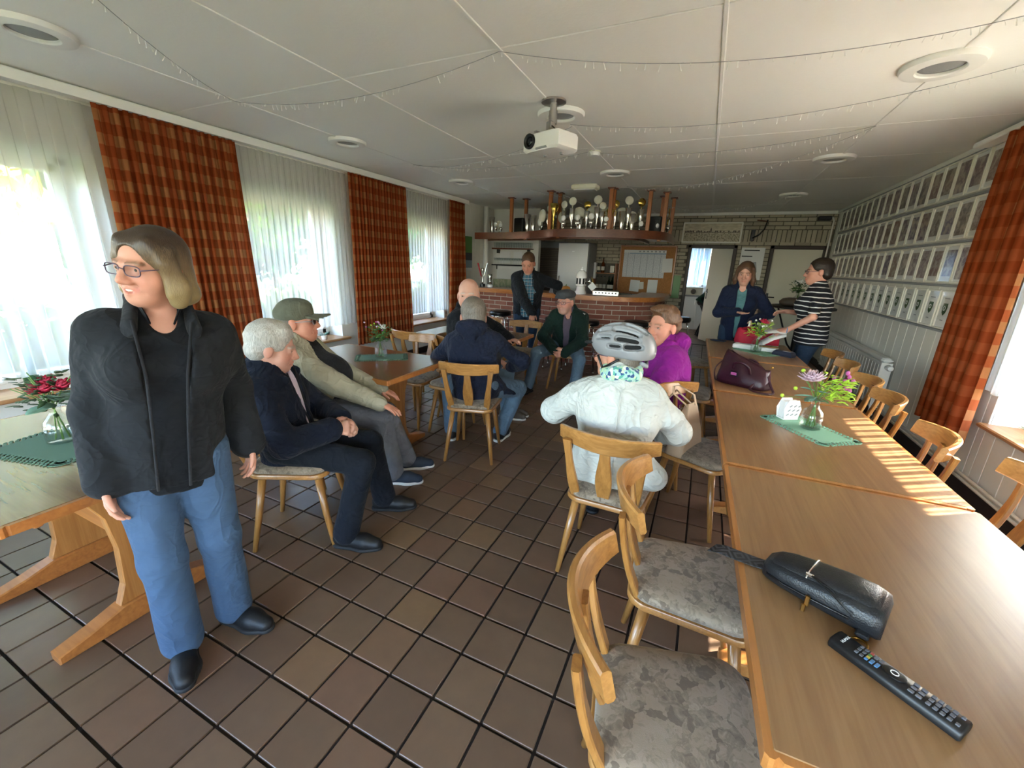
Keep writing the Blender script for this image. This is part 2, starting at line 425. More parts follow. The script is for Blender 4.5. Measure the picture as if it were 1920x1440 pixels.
def mk_grass():
    t = NT('lawn'); p = t.pos(); n = t.noise(p, 3, 4)
    t.pbr(t.ramp(n, [(.3, srgb('#3d4a22')), (.7, srgb('#55602f'))]), .9, 0, t.bump(t.noise(p, 40, 3), .6, .03))
mk_grass()
def mk_foliage(name, a, b):
    t = NT(name); g = t.n('ShaderNodeNewGeometry'); c = t.ramp(g.outputs['Random Per Island'], [(0, srgb(a)), (1, srgb(b))])
    d = t.n('ShaderNodeBsdfDiffuse'); tr = t.n('ShaderNodeBsdfTranslucent'); m = t.n('ShaderNodeMixShader'); m.inputs[0].default_value = .4
    t.l(c, d.inputs[0]); t.l(c, tr.inputs[0]); t.l(d.outputs[0], m.inputs[1]); t.l(tr.outputs[0], m.inputs[2]); t.l(m.outputs[0], t.out.inputs[0])
mk_foliage('foliage', '#24401c', '#4f6e2c'); mk_foliage('foliage_yellow', '#4d6626', '#8a9446'); mk_foliage('foliage_dark', '#1b3320', '#36523a')
def mk_photo():
    """portrait prints on the picture wall: tone differs from print to print"""
    t = NT('print_photo'); info = t.n('ShaderNodeObjectInfo'); v = t.coord('Object', (1, 1, 1))
    off = t.n('ShaderNodeVectorMath', operation='ADD'); cb = t.n('ShaderNodeCombineXYZ'); t.l(t.math('MULTIPLY', info.outputs['Random'], 37.0), cb.inputs[0]); t.l(v, off.inputs[0]); t.l(cb.outputs[0], off.inputs[1])
    n = t.noise(off.outputs[0], 16, 4, .6, .6)
    base = t.ramp(info.outputs['Random'], [(0, srgb('#6a5a54')), (.25, srgb('#785f70')), (.5, srgb('#6d6a60')), (.75, srgb('#86635a')), (1, srgb('#615d80'))])
    col = t.mix(t.ramp(n, [(.42, (0, 0, 0)), (.6, (1, 1, 1))]), base, srgb('#b5aaa2'))
    t.pbr(col, .35, 0, spec=.5)
mk_photo()
def mk_sketch():
    t = NT('print_town'); v = t.coord('Object', (1, 1, 1)); s = t.sep(v)
    sky_ = t.noise(t.coord('Object', (3, 1, 14)), 3, 4); land = t.noise(t.coord('Object', (26, 1, 22)), 1.5, 5)
    up = t.math('GREATER_THAN', s[2], .0)
    a = t.ramp(sky_, [(.4, srgb('#bdb39b')), (.65, srgb('#ddd3bc'))]); b = t.ramp(land, [(.36, srgb('#7a715e')), (.55, srgb('#c9bfa6'))])
    t.pbr(t.mix(up, b, a), .7)
mk_sketch()
def mk_calendar():
    t = NT('print_calendar'); v = t.coord('Object'); s = t.sep(v)
    n = t.noise(t.coord('Object', (60, 1, 60)), 1.2, 2); g = t.math('LESS_THAN', t.math('FRACT', t.math('MULTIPLY', s[0], 7.4)), .05)
    col = t.mix(t.ramp(n, [(.45, (0, 0, 0)), (.6, (.5, .5, .5))]), srgb('#dcdde0'), srgb('#8f949c')); col = t.mix(g, col, srgb('#8a8f99'))
    t.pbr(col, .7)
mk_calendar()
def mk_speckle(name, stops, scale=60):
    t = NT(name); v = t.coord('Object'); vo = t.n('ShaderNodeTexVoronoi'); vo.inputs['Scale'].default_value = scale; t.l(v, vo.inputs['Vector'])
    t.pbr(t.ramp(t.sep(vo.outputs['Color'])[0], stops, 'CONSTANT'), .9, 0, t.bump(vo.outputs['Distance'], .3, .006), sheen=.2)
mk_speckle('scarf_print', [(0, srgb('#9fc9bd')), (.35, srgb('#2f4d7d')), (.5, srgb('#b9d6a8')), (.7, srgb('#55a08f')), (.85, srgb('#e0e8dc'))], 70)
mk_speckle('blouse_print', [(0, srgb('#d8cfc8')), (.6, srgb('#5c4a52')), (.8, srgb('#c7bcb8'))], 60)
def mk_leather(name, hexc, rough=.38):
    t = NT(name); v = t.coord('Object'); c = srgb(hexc); vo = t.n('ShaderNodeTexVoronoi'); vo.inputs['Scale'].default_value = 260; t.l(v, vo.inputs['Vector'])
    h = t.math('ADD', t.math('MULTIPLY', vo.outputs['Distance'], .3), t.noise(v, 14, 3))
    t.pbr(c, rough, 0, t.bump(h, .3, .006), spec=.5)
mk_leather('leather_black', '#1b1c1f'); mk_leather('leather_burgundy', '#33141f', .33); mk_leather('canvas_beige', '#b39a80', .7)
def mk_strap():
    t = NT('strap_pattern'); v = t.coord('Object', (1, 1, 1)); s = t.sep(v)
    u = t.math('ABSOLUTE', t.math('SUBTRACT', t.math('FRACT', t.math('MULTIPLY', s[0], 15)), .5)); q = t.math('ABSOLUTE', t.math('MULTIPLY', s[1], 15))
    d = t.math('FRACT', t.math('MULTIPLY', t.math('ADD', u, q), 3.2)); t.pbr(t.mix(t.math('GREATER_THAN', d, .5), srgb('#0c0c0e'), srgb('#3a3b40')), .8)
mk_strap()
def mk_tiles_wall():
    t = NT('tile_cream'); v = t.coord('Object'); s = t.sep(v); n = t.noise(t.coord('Object', (14, 14, 9)), 1.5, 3)
    t.pbr(t.ramp(n, [(.4, srgb('#b9b39a')), (.62, srgb('#8f9a7a'))]), .25)
mk_tiles_wall()
# ================================================================ the room shell
# floor: a dark grout bed with clay tiles let into it
mb = MB(); mb.box(((XL+XR)/2, (YF+YB)/2, -.06), (XR-XL+2*WALL_T, YB-YF+.4, .10))
floor = struct('floor', mb, 'grout', label='brown square clay tile floor with dark joints')
tm = MB().box((0, 0, -.006), (TILE-.011, TILE-.011, .012), ch=.002).mesh('floor_tile', 'floor_tile')
ix0, ix1 = math.floor((XL-TX0)/TILE), math.ceil((XR-TX0)/TILE); iy0, iy1 = math.floor((YF-TY0)/TILE), math.ceil((YB-TY0)/TILE)
vis = []
for i in range(ix0, ix1):
    for j in range(iy0, iy1):
        x, y = TX0+(i+.5)*TILE, TY0+(j+.5)*TILE
        if x < XL or x > XR or y < YF or y > YB: continue
        seen = y > .55 - .0*x and (-2.9 < x < .15) and y > .2
        dd = math.hypot(x, y)
        under = (-3 < x < -1.75 and .9 < y < 1.5)
        vis.append((0 if seen else 1, dd, x, y))
vis.sort()
rest = MB()
for k, (sn, dd, x, y) in enumerate(vis):
    if k < 300: inst('floor_tile', tm, floor, (x, y, 0))
    else: rest.box((x, y, -.006), (TILE-.011, TILE-.011, .012))
o = rest.build('far_floor_tiles', 'floor_tile', floor, fix=False); o['kind'] = 'stuff'

# ceiling: panels with white cover strips along the room and fine cross seams
ceil = struct('ceiling', MB().box(((XL+XR)/2, (YF+YB)/2, ZC+.1), (XR-XL+2*WALL_T, YB-YF+.4, .16)), 'seam_grey', label='white panelled ceiling with cover strips')
sx = [XL, -3.34, -2.28, -1.175, -.097, .98, XR]; sy = [YF, -2.0, .17, 2.29, 4.30, 5.35, 6.42, 8.5, YB]
for a, b in zip(sx[:-1], sx[1:]):
    for c, d in zip(sy[:-1], sy[1:]):
        MB().box(((a+b)/2, (c+d)/2, ZC+.011), (b-a-.006, d-c-.008, .022), ch=.003).build('ceiling_panel', 'ceiling_white', ceil)
for x in sx[1:-1]: MB().box((x, (YF+YB)/2, ZC-.002), (.022, YB-YF, .008), ch=.003).build('cover_strip', 'strip_white', ceil)

# walls with window openings
def wall_with_openings(name, x_in, x_out, wins, wz, mat, label):
    m = MB(); x0, x1 = min(x_in, x_out), max(x_in, x_out); cx, t = (x0+x1)/2, x1-x0; y = YF-.2
    for a, b in wins:
        m.box((cx, (y+a)/2, ZC/2), (t, a-y, ZC+.02))
        m.box((cx, (a+b)/2, wz[0]/2-.01), (t, b-a, wz[0]-.0)); m.box((cx, (a+b)/2, (wz[1]+ZC)/2), (t, b-a, ZC-wz[1]+.02)); y = b
    m.box((cx, (y+YB+.2)/2, ZC/2), (t, YB+.2-y, ZC+.02))
    return struct(name, m, mat, label=label)
wall_left = wall_with_openings('wall_left', XL, XL-WALL_T, WIN_L, WIN_LZ, 'plaster', 'white wall with the curtained windows')
wall_right = wall_with_openings('wall_right', XR+.014, XR+WALL_T, WIN_R, WIN_RZ, 'plaster', 'grey white board wall with picture rows')
# tongue and groove boards on the right wall and on the far end of the left wall
bw = .2
def boards(parent, x, sgn, y0, y1, wins, wz, start):
    y = start
    while y < y1:
        a, b = max(y, y0)+.002, min(y+bw, y1)-.002
        if b-a > .02:
            mid = (a+b)/2; hit = [w_ for w_ in wins if w_[0]-.03 < mid < w_[1]+.03]
            spans = [(0.0, wz[0]-.01), (wz[1], ZC)] if hit else [(0.0, ZC)]
            if hit:
                wa, wb = hit[0]
                if a < wa: MB().box((x-sgn*0, (a+wa)/2, ZC/2), (.012, wa-a, ZC), ch=.003).build('wall_board', 'board_white', parent); a = wa
                if b > wb: MB().box((x, (wb+b)/2, ZC/2), (.012, b-wb, ZC), ch=.003).build('wall_board', 'board_white', parent); b = wb
            for z0, z1 in spans: MB().box((x, (a+b)/2, (z0+z1)/2), (.012, b-a, z1-z0), ch=.003).build('wall_board', 'board_white', parent)
        y += bw
boards(wall_right, XR+.006, 1, .3, YB-.02, WIN_R, WIN_RZ, .34)
boards(wall_left, XL+.007, -1, 6.55, 7.85, [], WIN_LZ, 6.55)
m = MB(); x = XL
for a, b in WIN_F:
    m.box(((x+a)/2, YF-.1, ZC/2), (a-x, .2, ZC)); m.box(((a+b)/2, YF-.1, WIN_FILLZ[0]/2), (b-a, .2, WIN_FILLZ[0])); m.box(((a+b)/2, YF-.1, (WIN_FILLZ[1]+ZC)/2), (b-a, .2, ZC-WIN_FILLZ[1])); x = b
m.box(((x+XR)/2, YF-.1, ZC/2), (XR-x, .2, ZC))
wall_front = struct('wall_front', m, 'plaster', label='unseen white end wall with two window openings added for brightness')

# back wall with two door openings, laid in beige brick
D1, D2, DH = (-.44, .44), (1.0, 1.9), 2.02
wall_back = struct('wall_back', MB().box(((XL+D1[0])/2, YB+.077, ZC/2), (D1[0]-XL, .16, ZC)).box(((D1[1]+D2[0])/2, YB+.077, ZC/2), (D2[0]-D1[1], .16, ZC)).box(((D2[1]+XR)/2, YB+.077, ZC/2), (XR-D2[1]+.02, .16, ZC))
    .box(((D1[0]+D1[1])/2, YB+.077, (DH+ZC)/2), (D1[1]-D1[0], .16, ZC-DH)).box(((D2[0]+D2[1])/2, YB+.077, (DH+ZC)/2), (D2[1]-D2[0], .16, ZC-DH)), 'mortar_beige', label='beige brick wall with two doors behind the bar')
BL, BH, BJ = .235, .06, .012
bmesh_full = MB().box((0, 0, 0), (BL, .024, BH), ch=.004).mesh('brick', 'brick_beige'); bmesh_up = MB().box((0, 0, 0), (.066, .024, .225), ch=.004).mesh('brick', 'brick_beige')
field = MB(); nb = 0
def free(x0, x1, z0, z1):
    for a, b in (D1, D2):
        if x1 > a-.05 and x0 < b+.05 and z0 < DH+.05: return False
    return True
soldier = (2.07, 2.305)
z = .01; row = 0
while z < ZC-.03:
    if soldier[0]-.02 < z < soldier[1]-.03:
        x = -2.6
        while x < XR-.06:
            if nb < 300 and x > -1.3: inst('brick', bmesh_up, wall_back, (x+.033, YB+.003, (soldier[0]+soldier[1])/2)); nb += 1
            else: field.box((x+.033, YB+.003, (soldier[0]+soldier[1])/2), (.066, .024, .225))
            x += .078
        z = soldier[1]+.004; continue
    x = -4.3 + (row % 2)*.123
    while x < XR:
        segs = [(x, min(x+BL, XR-.01))]
        if z < DH+.0:
            for da, db in (D1, D2): segs = [q for (p0, p1) in segs for q in ((p0, min(p1, da-.006)), (max(p0, db+.006), p1)) if q[1]-q[0] > .02]
        for xa, xb in segs:
            if xb-xa < .03: continue
            if nb < 300 and xb-xa > BL-.01 and x > -1.9 and z > 1.0: inst('brick', bmesh_full, wall_back, ((xa+xb)/2, YB+.003, z+BH/2)); nb += 1
            else: field.box(((xa+xb)/2, YB+.003, z+BH/2), (xb-xa, .024, BH))
        x += BL+BJ
    z += BH+BJ; row += 1
o = field.build('far_bricks', 'brick_beige', wall_back, fix=False); o['kind'] = 'stuff'
# cornice and skirting
struct('trim_1', MB().box(((XL+XR)/2, YB-.03, ZC-.03), (XR-XL, .05, .05), ch=.015), 'white_paint', label='white cornice strip along the brick wall')
struct('trim_2', MB().box((XR-.015, (YF+YB)/2, ZC-.025), (.03, YB-YF, .04), ch=.01), 'white_paint', label='thin white ceiling strip above the pictures')
struct('baseboard_right', MB().box((XR-.012, (YF+YB)/2, .05), (.024, YB-YF, .10), ch=.006), 'base_dark', label='dark skirting board below the board wall')
struct('baseboard_left', MB().box((XL+.012, (YF+YB)/2, .05), (.024, YB-YF, .10), ch=.006), 'base_dark', label='dark skirting board below the windows')
tag(MB().tube([(XR-.05, YF+.1, .135), (XR-.05, 8.3, .135)], .011, 8).tube([(XR-.05, YF+.1, .17), (XR-.05, 8.3, .17)], .011, 8).build('heating_pipe', 'radiator_white', None, True), 'two white heating pipes running above the dark skirting', 'pipe')
# partition behind the left end of the bar
struct('wall_partition', MB().box(((XL-3.26)/2, 8.4, ZC/2), (-3.26-XL, .12, ZC)), 'plaster', label='white partition wall behind the glass shelves')
struct('trim_3', MB().tube([(XL+.06, 7.9, 0), (XL+.06, 7.9, ZC)], .05, 12), 'white_paint', smooth=True, label='white boxed pipe in the bar corner')
# unseen roof slab and eaves, added to keep the sky out
struct('roof', MB().box(((XL+XR)/2, (YF+YB)/2+1.4, ZC+.32), (XR-XL+1.9, YB-YF+4.2, .22)), 'concrete', label='unseen flat roof slab with eaves added to block the sky')

# windows
def window(n, x, sgn, a, b, wz, handle=True):
    w_ = empty('window_%d' % n, (x, (a+b)/2, wz[0]), 0, 'white window with a wide sash', None, None, 'structure')
    W, H = b-a, wz[1]-wz[0]; t = .075
    f = MB()
    for c, d in (((0, 0, t/2), (.07, W, t)), ((0, 0, H-t/2), (.07, W, t)), ((0, -W/2+t/2, H/2), (.07, t, H)), ((0, W/2-t/2, H/2), (.07, t, H))): f.box(c, d, ch=.006)
    f.build('window_frame', 'white_paint', w_)
    s = MB(); t2 = .06; W2, H2 = W-2*t+.02, H-2*t+.02
    for c, d in (((.012*-sgn, 0, t+t2/2-.01), (.07, W2, t2)), ((.012*-sgn, 0, H-t-t2/2+.01), (.07, W2, t2)), ((.012*-sgn, -W2/2+t2/2, H/2), (.07, t2, H2)), ((.012*-sgn, W2/2-t2/2, H/2), (.07, t2, H2))): s.box(c, d, ch=.006)
    sash = s.build('window_sash', 'white_paint', w_)
    MB().box((0, 0, H/2), (.012, W2-2*t2+.01, H2-2*t2+.01)).build('pane', 'window_glass', w_)
    if handle:
        hy = W2/2-t2/2
        MB().box((-sgn*.055, hy, H*.5), (.012, .03, .08), ch=.004).tube([(-sgn*.055, hy, H*.5), (-sgn*.09, hy, H*.5), (-sgn*.092, hy, H*.5-.11)], .009, 8).build('window_handle', 'white_plastic', sash, True)
    return w_
for k, (a, b) in enumerate(WIN_L): window(k+1, XL-.27, -1, a, b, WIN_LZ)
for k, (a, b) in enumerate(WIN_R): window(k+5, XR+.27, 1, a, b, WIN_RZ)
for k, (a, b) in enumerate(WIN_L):
    tag(MB().box((XL-.1, (a+b)/2, WIN_LZ[0]+.015), (.42, b-a+.10, .03), ch=.008).build('window_sill', 'wood_sill'), 'wooden sill of window in the curtained wall', None, None, 'structure')
for k, (a, b) in enumerate(WIN_R):
    tag(MB().box((XR+.1, (a+b)/2, WIN_RZ[0]-.012), (.30, b-a+.06, .03), ch=.008).build('window_sill', 'wood_sill'), 'wooden sill of window in the board wall', None, None, 'structure')

# doors
def frame(n, D, label):
    m = MB()
    for x in D: m.box((x+(.03 if x == D[0] else -.03), YB+.06, DH/2), (.06, .22, DH), ch=.006)
    m.box((sum(D)/2, YB+.06, DH-.03), (D[1]-D[0], .22, .06), ch=.006)
    return tag(m.build('trim_%d' % n, 'door_frame_brown'), label, None, None, 'structure')
frame(4, D1, 'dark brown frame of the open kitchen door'); frame(5, D2, 'dark brown frame of the closed cream door')
def leaf(n, W, H, label):
    d = empty('door_%d' % n, (0, 0, 0), 0, label, None, None, 'structure')
    MB().box((W/2, 0, H/2), (W, .042, H), ch=.003).build('door_leaf', 'door_cream', d)
    for s in (-1, 1):
        h = MB().box((W-.07, s*.025, 1.02), (.04, .008, .22), ch=.003).tube([(W-.07, s*.03, 1.06), (W-.07, s*.07, 1.06), (W-.19, s*.072, 1.06)], .010, 8).box((W-.07, s*.03, .95), (.014, .006, .03)).build('door_handle', 'black_satin', d)
    return d
d = leaf(1, .84, 1.98, 'open cream kitchen door with black lever handle'); d.location = (D1[1]-.03, YB+.12, .012); d.rotation_euler = (0, 0, R(180-62))
d = leaf(2, .84, 1.97, 'closed cream door with black lever handle'); d.location = (D2[1]-.03, YB+.05, .012); d.rotation_euler = (0, 0, R(180))

# kitchen beyond the open door
kx0, kx1, ky = -1.6, 2.1, 12.4
struct('wall_kitchen', MB().box(((kx0+kx1)/2, ky+.1, .55), (kx1-kx0, .2, 1.1)).box(((kx0+kx1)/2, ky+.1, 2.4), (kx1-kx0, .2, .5)).box((kx0+.3, ky+.1, 1.6), (.6, .2, 1.2)).box(((.3+kx1)/2, ky+.1, 1.6), (kx1-.3, .2, 1.2))
    .box((kx0-.1, (YB+.17+ky)/2, ZC/2), (.2, ky-YB-.17, ZC)).box((kx1+.1, (YB+.17+ky)/2, ZC/2), (.2, ky-YB-.17, ZC)), 'plaster', label='white kitchen walls seen through the open door')
struct('ceiling_kitchen', MB().box(((kx0+kx1)/2, (YB+.2+ky)/2, ZC+.06), (kx1-kx0+.4, ky-YB-.2, .1)), 'ceiling_white', label='kitchen ceiling')
struct('floor_kitchen', MB().box(((kx0+kx1)/2, (YB+.0+ky)/2, -.04), (kx1-kx0+.4, ky-YB+.1, .06)), 'floor_tile', label='kitchen floor')
kw = empty('window_7', (-.35, ky+.05, 1.1), 0, 'bright kitchen window with upright blind slats', None, None, 'structure')
m = MB()
for c, dd in (((0, 0, .03), (1.3, .06, .06)), ((0, 0, 1.02), (1.3, .06, .06)), ((-.62, 0, .52), (.06, .06, 1.04)), ((.62, 0, .52), (.06, .06, 1.04)), ((.25, 0, .52), (.05, .06, 1.04))): m.box(c, dd, ch=.005)
m.build('window_frame', 'white_paint', kw); MB().box((0, .01, .52), (1.2, .01, .98)).build('pane', 'window_glass', kw)
for k in range(14): MB().box((-.55+k*.085, -.12, .55), (.086, .002, 1.0), rot=(0, 0, R(14))).build('blind_slat', 'blind_blue', kw)
portal('window_portal', (-.35, ky+.3, 1.65), (R(-90), 0, 0), 1.2, 1.0)
# ================================================================ curtains
def cloth(name, x, y0, y1, z0, z1, mat, amp, per, full, flare=0.0, hem=0.0, seed=0, sgn=1, gather=1.0, dense=18):
    """hanging pleated cloth along Y at plane x; full = cloth length per metre, flare widens towards the hem"""
    rnd = random.Random(seed); W = y1-y0; npl = max(2, round(W/per)); n = npl*dense; rows = 22
    ph = [rnd.uniform(-.9, .9) for _ in range(npl+2)]; am = [rnd.uniform(.6, 1.25) for _ in range(npl+2)]
    v = []; uv = []; f = []
    for r in range(rows+1):
        t = r/rows; z = z1 + (z0-z1)*t
        for i in range(n+1):
            u = i/n; k = u*npl; ki = int(min(k, npl-1)); fr = k-ki
            a_ = am[ki]*(1-fr)+am[ki+1]*fr; p_ = ph[ki]*(1-fr)+ph[ki+1]*fr
            A = amp*(.55+.6*t)*a_
            th = 2*PI*k + p_*t
            yy = y0 + W*u + flare*t*(u-.5)*2 + .25*per*math.sin(2*th)*gather*-.55
            v.append((x + A*math.sin(th)*sgn + .01*math.sin(5*u+3*t), yy, z - hem*(math.sin(th*.5+ph[0])*.5+.5)*(1 if r == rows else 0)))
            uv.append((u*W*full, z))
    for r in range(rows):
        for i in range(n): a = r*(n+1)+i; f.append((a, a+1, a+n+2, a+n+1))
    m = MB(); m.v = v; m.f = f; m.m = [0]*len(f); m.uv = uv
    return m.build(name, mat, None, True, fix=False)
xc = XL+.13; xs = XL+.06
def orange(y0, y1, label, seed, per=.06, z0=.40, flare=.03, x=xc, z1=2.545):
    return tag(cloth('curtain', x, y0, y1, z0, z1, 'curtain_check', .034, per, 1.9, flare, .0, seed, dense=12), label, 'curtain', 'orange checked curtains')
orange(1.79, 2.82, 'wide orange checked curtain behind the standing woman in the black jacket', 1)
orange(4.18, 5.30, 'wide orange checked curtain hanging behind the table with the pale flower vase', 2)
orange(6.44, 6.96, 'narrow orange checked curtain beside the green poster', 3)
orange(3.88, 4.46, 'short orange checked curtain on the board wall next to the picture rows', 4, per=.11, z0=.40, flare=.06, x=XR-.13)
orange(1.55, 2.36, 'short orange checked curtain on the board wall across from the picture rows', 5, per=.13, z0=.40, x=XR-.13)
def sheer(y0, y1, label, seed, per, z0, x, amp=.02, mat='sheer', gather=1.0):
    return tag(cloth('sheer_curtain', x, y0, y1, z0, 2.535, mat, amp, per, 1.6, 0, .012, seed, gather=gather), label, 'sheer curtain', 'white sheer curtains')
sheer(-.9, 1.83, 'white sheer curtain over the window behind the woman in the black jacket', 11, .13, .66, xs, .022)
sheer(2.78, 4.22, 'white sheer curtain over the window behind the man in the cap', 12, .075, .70, xs)
sheer(5.26, 6.48, 'white sheer curtain over the window nearest the bar', 13, .07, .70, xs)
sheer(2.34, 3.90, 'white sheer curtain over the sunny window in the board wall', 14, .088, .80, XR-.055, .024, 'sheer_dense', 1.9)
sheer(-2.6, -.5, 'white sheer curtain over the unseen window added for brightness in the board wall', 15, .1, .80, XR-.055, .02)
tag(MB().box((XL+.10, (YF+7.0)/2, 2.585), (.16, 7.0-YF, .055), ch=.008).box((XL+.185, (YF+7.0)/2, 2.57), (.012, 7.0-YF, .06), ch=.003).build('curtain_rail', 'strip_white'), 'long white curtain rail box under the ceiling above the windows', 'curtain rail')
tag(MB().box((XR-.09, 3.2, 2.57), (.11, 3.5, .04), ch=.008).build('curtain_rail', 'strip_white'), 'white curtain rail above the sunny window in the board wall', 'curtain rail')

# ================================================================ ceiling fittings
def ring_light(x, y, label):
    o = empty('ceiling_light', (x, y, ZC), 0, label, 'ceiling light', 'round ceiling lights')
    MB().lathe([(.175, 0), (.175, -.012), (.168, -.026), (.15, -.03), (.105, -.03), (.098, -.024), (.095, -.002)], n=36, cap=False).build('light_ring', 'white_plastic', o, 40)
    MB().lathe([(.097, -.012), (.06, -.016), (.02, -.017)], n=28).build('diffuser', 'grey_plastic', o, True)
    return o
for x, y, lb in [(-3.36, 1.26, 'round white ceiling light above the woman in the black jacket'), (-3.36, 3.38, 'round white ceiling light by the middle window curtain'), (-3.34, 5.44, 'round white ceiling light by the window nearest the bar'),
                 (-1.17, 3.32, 'round white ceiling light just behind the projector mount'), (-1.19, 5.43, 'round white ceiling light beside the cream exit lamp box'), (.955, 3.25, 'large looking round white ceiling light above the vase table row'),
                 (.94, 5.31, 'round white ceiling light above the far end of the table row'), (.94, 7.49, 'round white ceiling light near the brick wall and closed door')]: ring_light(x, y, lb)
o = empty('lamp_box', (-1.735, 6.12, ZC), 0, 'cream rectangular emergency lamp box on the ceiling', 'lamp')
MB().box((0, 0, -.03), (.36, .2, .06), ch=.012).build('housing', 'cream_plastic', o); MB().box((0, 0, -.065), (.3, .15, .012), ch=.004).build('diffuser', 'white_plastic', o)
o = empty('smoke_detector', (-1.19, 4.43, ZC), 0, 'small round white smoke detector behind the projector', 'smoke detector')
MB().lathe([(.055, 0), (.055, -.02), (.045, -.04), (.02, -.045)], n=24).build('cover', 'white_plastic', o, 40); MB().lathe([(.06, 0), (.06, -.008), (.05, -.012)], n=24).build('base', 'cream_plastic', o, 40)
# projector on its ceiling mount
o = empty('projector', (-1.14, 3.07, ZC), R(-22), 'white projector hanging from a silver ceiling mount', 'projector')
MB().lathe([(.085, 0), (.085, -.012), (.03, -.02), (.03, -.022)], n=24).build('mount_plate', 'steel', o, 40)
MB().cyl((0, 0, -.01), (0, 0, -.14), .024, n=16).cyl((0, 0, -.06), (0, 0, -.14), .03, n=16).build('mount_pole', 'steel', o, 40)
MB().box((0, -.02, -.16), (.05, .05, .06), ch=.006).box((0, 0, -.2), (.18, .03, .012)).box((.06, -.03, -.2), (.02, .16, .012)).box((-.06, -.03, -.2), (.02, .16, .012)).build('mount_bracket', 'steel', o)
bd = MB()
bx = [(-.165, -.115), (-.12, -.13), (.12, -.13), (.165, -.115), (.17, .08), (.14, .115), (-.14, .115), (-.17, .08)]
bd.rings([[(x*.88, y*.9, -.325) for x, y in bx], [(x, y, -.31) for x, y in bx], [(x, y, -.235) for x, y in bx], [(x*.93, y*.93, -.215) for x, y in bx]])
b = bd.build('projector_body', 'white_plastic', o, 40)
MB().lathe([(.048, 0), (.048, -.025), (.04, -.028), (.036, -.01)], c=(-.085, -.122, -.262), n=24, axis='y').build('lens_ring', 'black_plastic', b, True)
MB().lathe([(.034, -.012), (.03, -.02), (.01, -.024)], c=(-.085, -.118, -.262), n=20, axis='y').build('lens', 'lens_dark', b, True)
MB().box((.02, -.127, -.312), (.1, .008, .012)).box((-.06, .0, -.33), (.02, .02, .016)).box((.08, .02, -.33), (.02, .02, .016)).build('adjuster_foot', 'grey_plastic', b)
MB().tube([(.0, -.02, -.15), (.06, -.06, -.18), (.03, .05, -.2), (.02, .1, -.24)], .005, 6).build('cable', 'black_plastic', o, True)

# fairy light strands, each a sagging wire with short icicle drops
def strand(pts, sag, label, seed, drops=26, hang=.036):
    rnd = random.Random(seed); P = []
    for a, b in zip(pts[:-1], pts[1:]):
        for k in range(17):
            t = k/16
            if k == 0 and P: continue
            P.append(V(a[0]+(b[0]-a[0])*t, a[1]+(b[1]-a[1])*t, a[2]+(b[2]-a[2])*t - sag*4*t*(1-t)))
    o = empty('fairy_lights', P[0], 0, label, 'fairy lights', 'fairy light strands under the ceiling')
    MB().tube([p-P[0] for p in P], .0018, 5).build('wire', 'grey_plastic', o, True)
    m = MB(); L = 0
    for a, b in zip(P[:-1], P[1:]):
        n = max(1, int((b-a).length/.038))
        for k in range(n):
            if rnd.random() < .22: continue
            p = a+(b-a)*((k+rnd.random()*.6)/n) - P[0]; h = rnd.uniform(.4, 1)*hang
            q = p+V(rnd.uniform(-.012, .012), rnd.uniform(-.012, .012), -h)
            m.tube([p, q], [.0012, .0026], 4)
    d = m.build('light_drops', 'white_plastic', o); d['kind'] = 'stuff'
zc = ZC-.01
A = (-3.338, 2.29, zc); B = (-1.178, 2.30, zc); Cc = (.975, 4.29, zc); Dd = (-3.33, 4.35, zc)
strand([A, (-2.35, .9, zc)], .06, 'short fairy light strand running from the window seam towards the camera end', 1)
strand([A, B], .10, 'fairy light strand sagging beside the wide curtain and the projector', 2)
strand([B, (1.2, 2.75, zc)], .12, 'fairy light strand sagging in front of the projector across the room', 3)
strand([(-1.17, 3.55, zc), (1.35, 3.35, zc)], .12, 'fairy light strand passing above the projector towards the sunny window', 4)
strand([(-1.19, 4.45, zc), Cc], .08, 'fairy light strand from the smoke detector to the picture wall side', 5)
strand([Cc, (-1.2, 6.3, zc)], .16, 'fairy light strand looping to the emergency lamp box', 6)
strand([Dd, (-1.17, 4.35, zc)], .09, 'fairy light strand between the curtains and the smoke detector', 7)
strand([Dd, (-1.17, 3.6, zc)], .12, 'fairy light strand between the curtains and the projector light', 8)
strand([(-2.6, 6.2, zc), (-.86, 7.4, zc)], .10, 'fairy light strand tied to the posts above the bar', 9)
strand([(-.86, 7.4, zc-.1), (.97, 7.3, zc)], .14, 'fairy light strand between the bar posts and the far ceiling light', 10)

# ================================================================ picture wall
pics = [(2.235, .33), (1.865, .33), (1.495, .33), (1.105, .345)]
fw = .232
fm = MB()
for c, d in (((0, 0, .008), (.014, fw, .016)), ((0, 0, .322), (.014, fw, .016)), ((0, -fw/2+.008, .165), (.014, .016, .33)), ((0, fw/2-.008, .165), (.014, .016, .33))): fm.box(c, d, ch=.003)
fm = fm.mesh('frame', 'frame_white'); mount = MB().box((.003, 0, .165), (.004, fw-.02, .31)).mesh('mount', 'paper_white')
photo = MB().box((0, 0, .17), (.003, fw-.075, .225)).mesh('print', 'print_photo'); photo_b = MB().box((0, 0, .165), (.003, fw-.06, .26)).mesh('print', 'print_photo')
gls = MB().box((-.003, 0, .165), (.001, fw-.02, .31)).mesh('glass', 'window_glass')
sh = [(-.034, .045), (.034, .045), (.036, .0), (.026, -.035), (0, -.058), (-.026, -.035), (-.036, .0)]
crest = MB().prism(sh, lambda u, v, t: (t, u, v+.175), -.002, .002).mesh('crest', 'leaf_dark')
ring = MB().lathe([(.021, 0), (.021, -.0015), (.013, -.0015), (.013, 0)], c=(-.0022, 0, .178), n=16, axis='x', cap=False).mesh('crest_ring', 'paper_white')
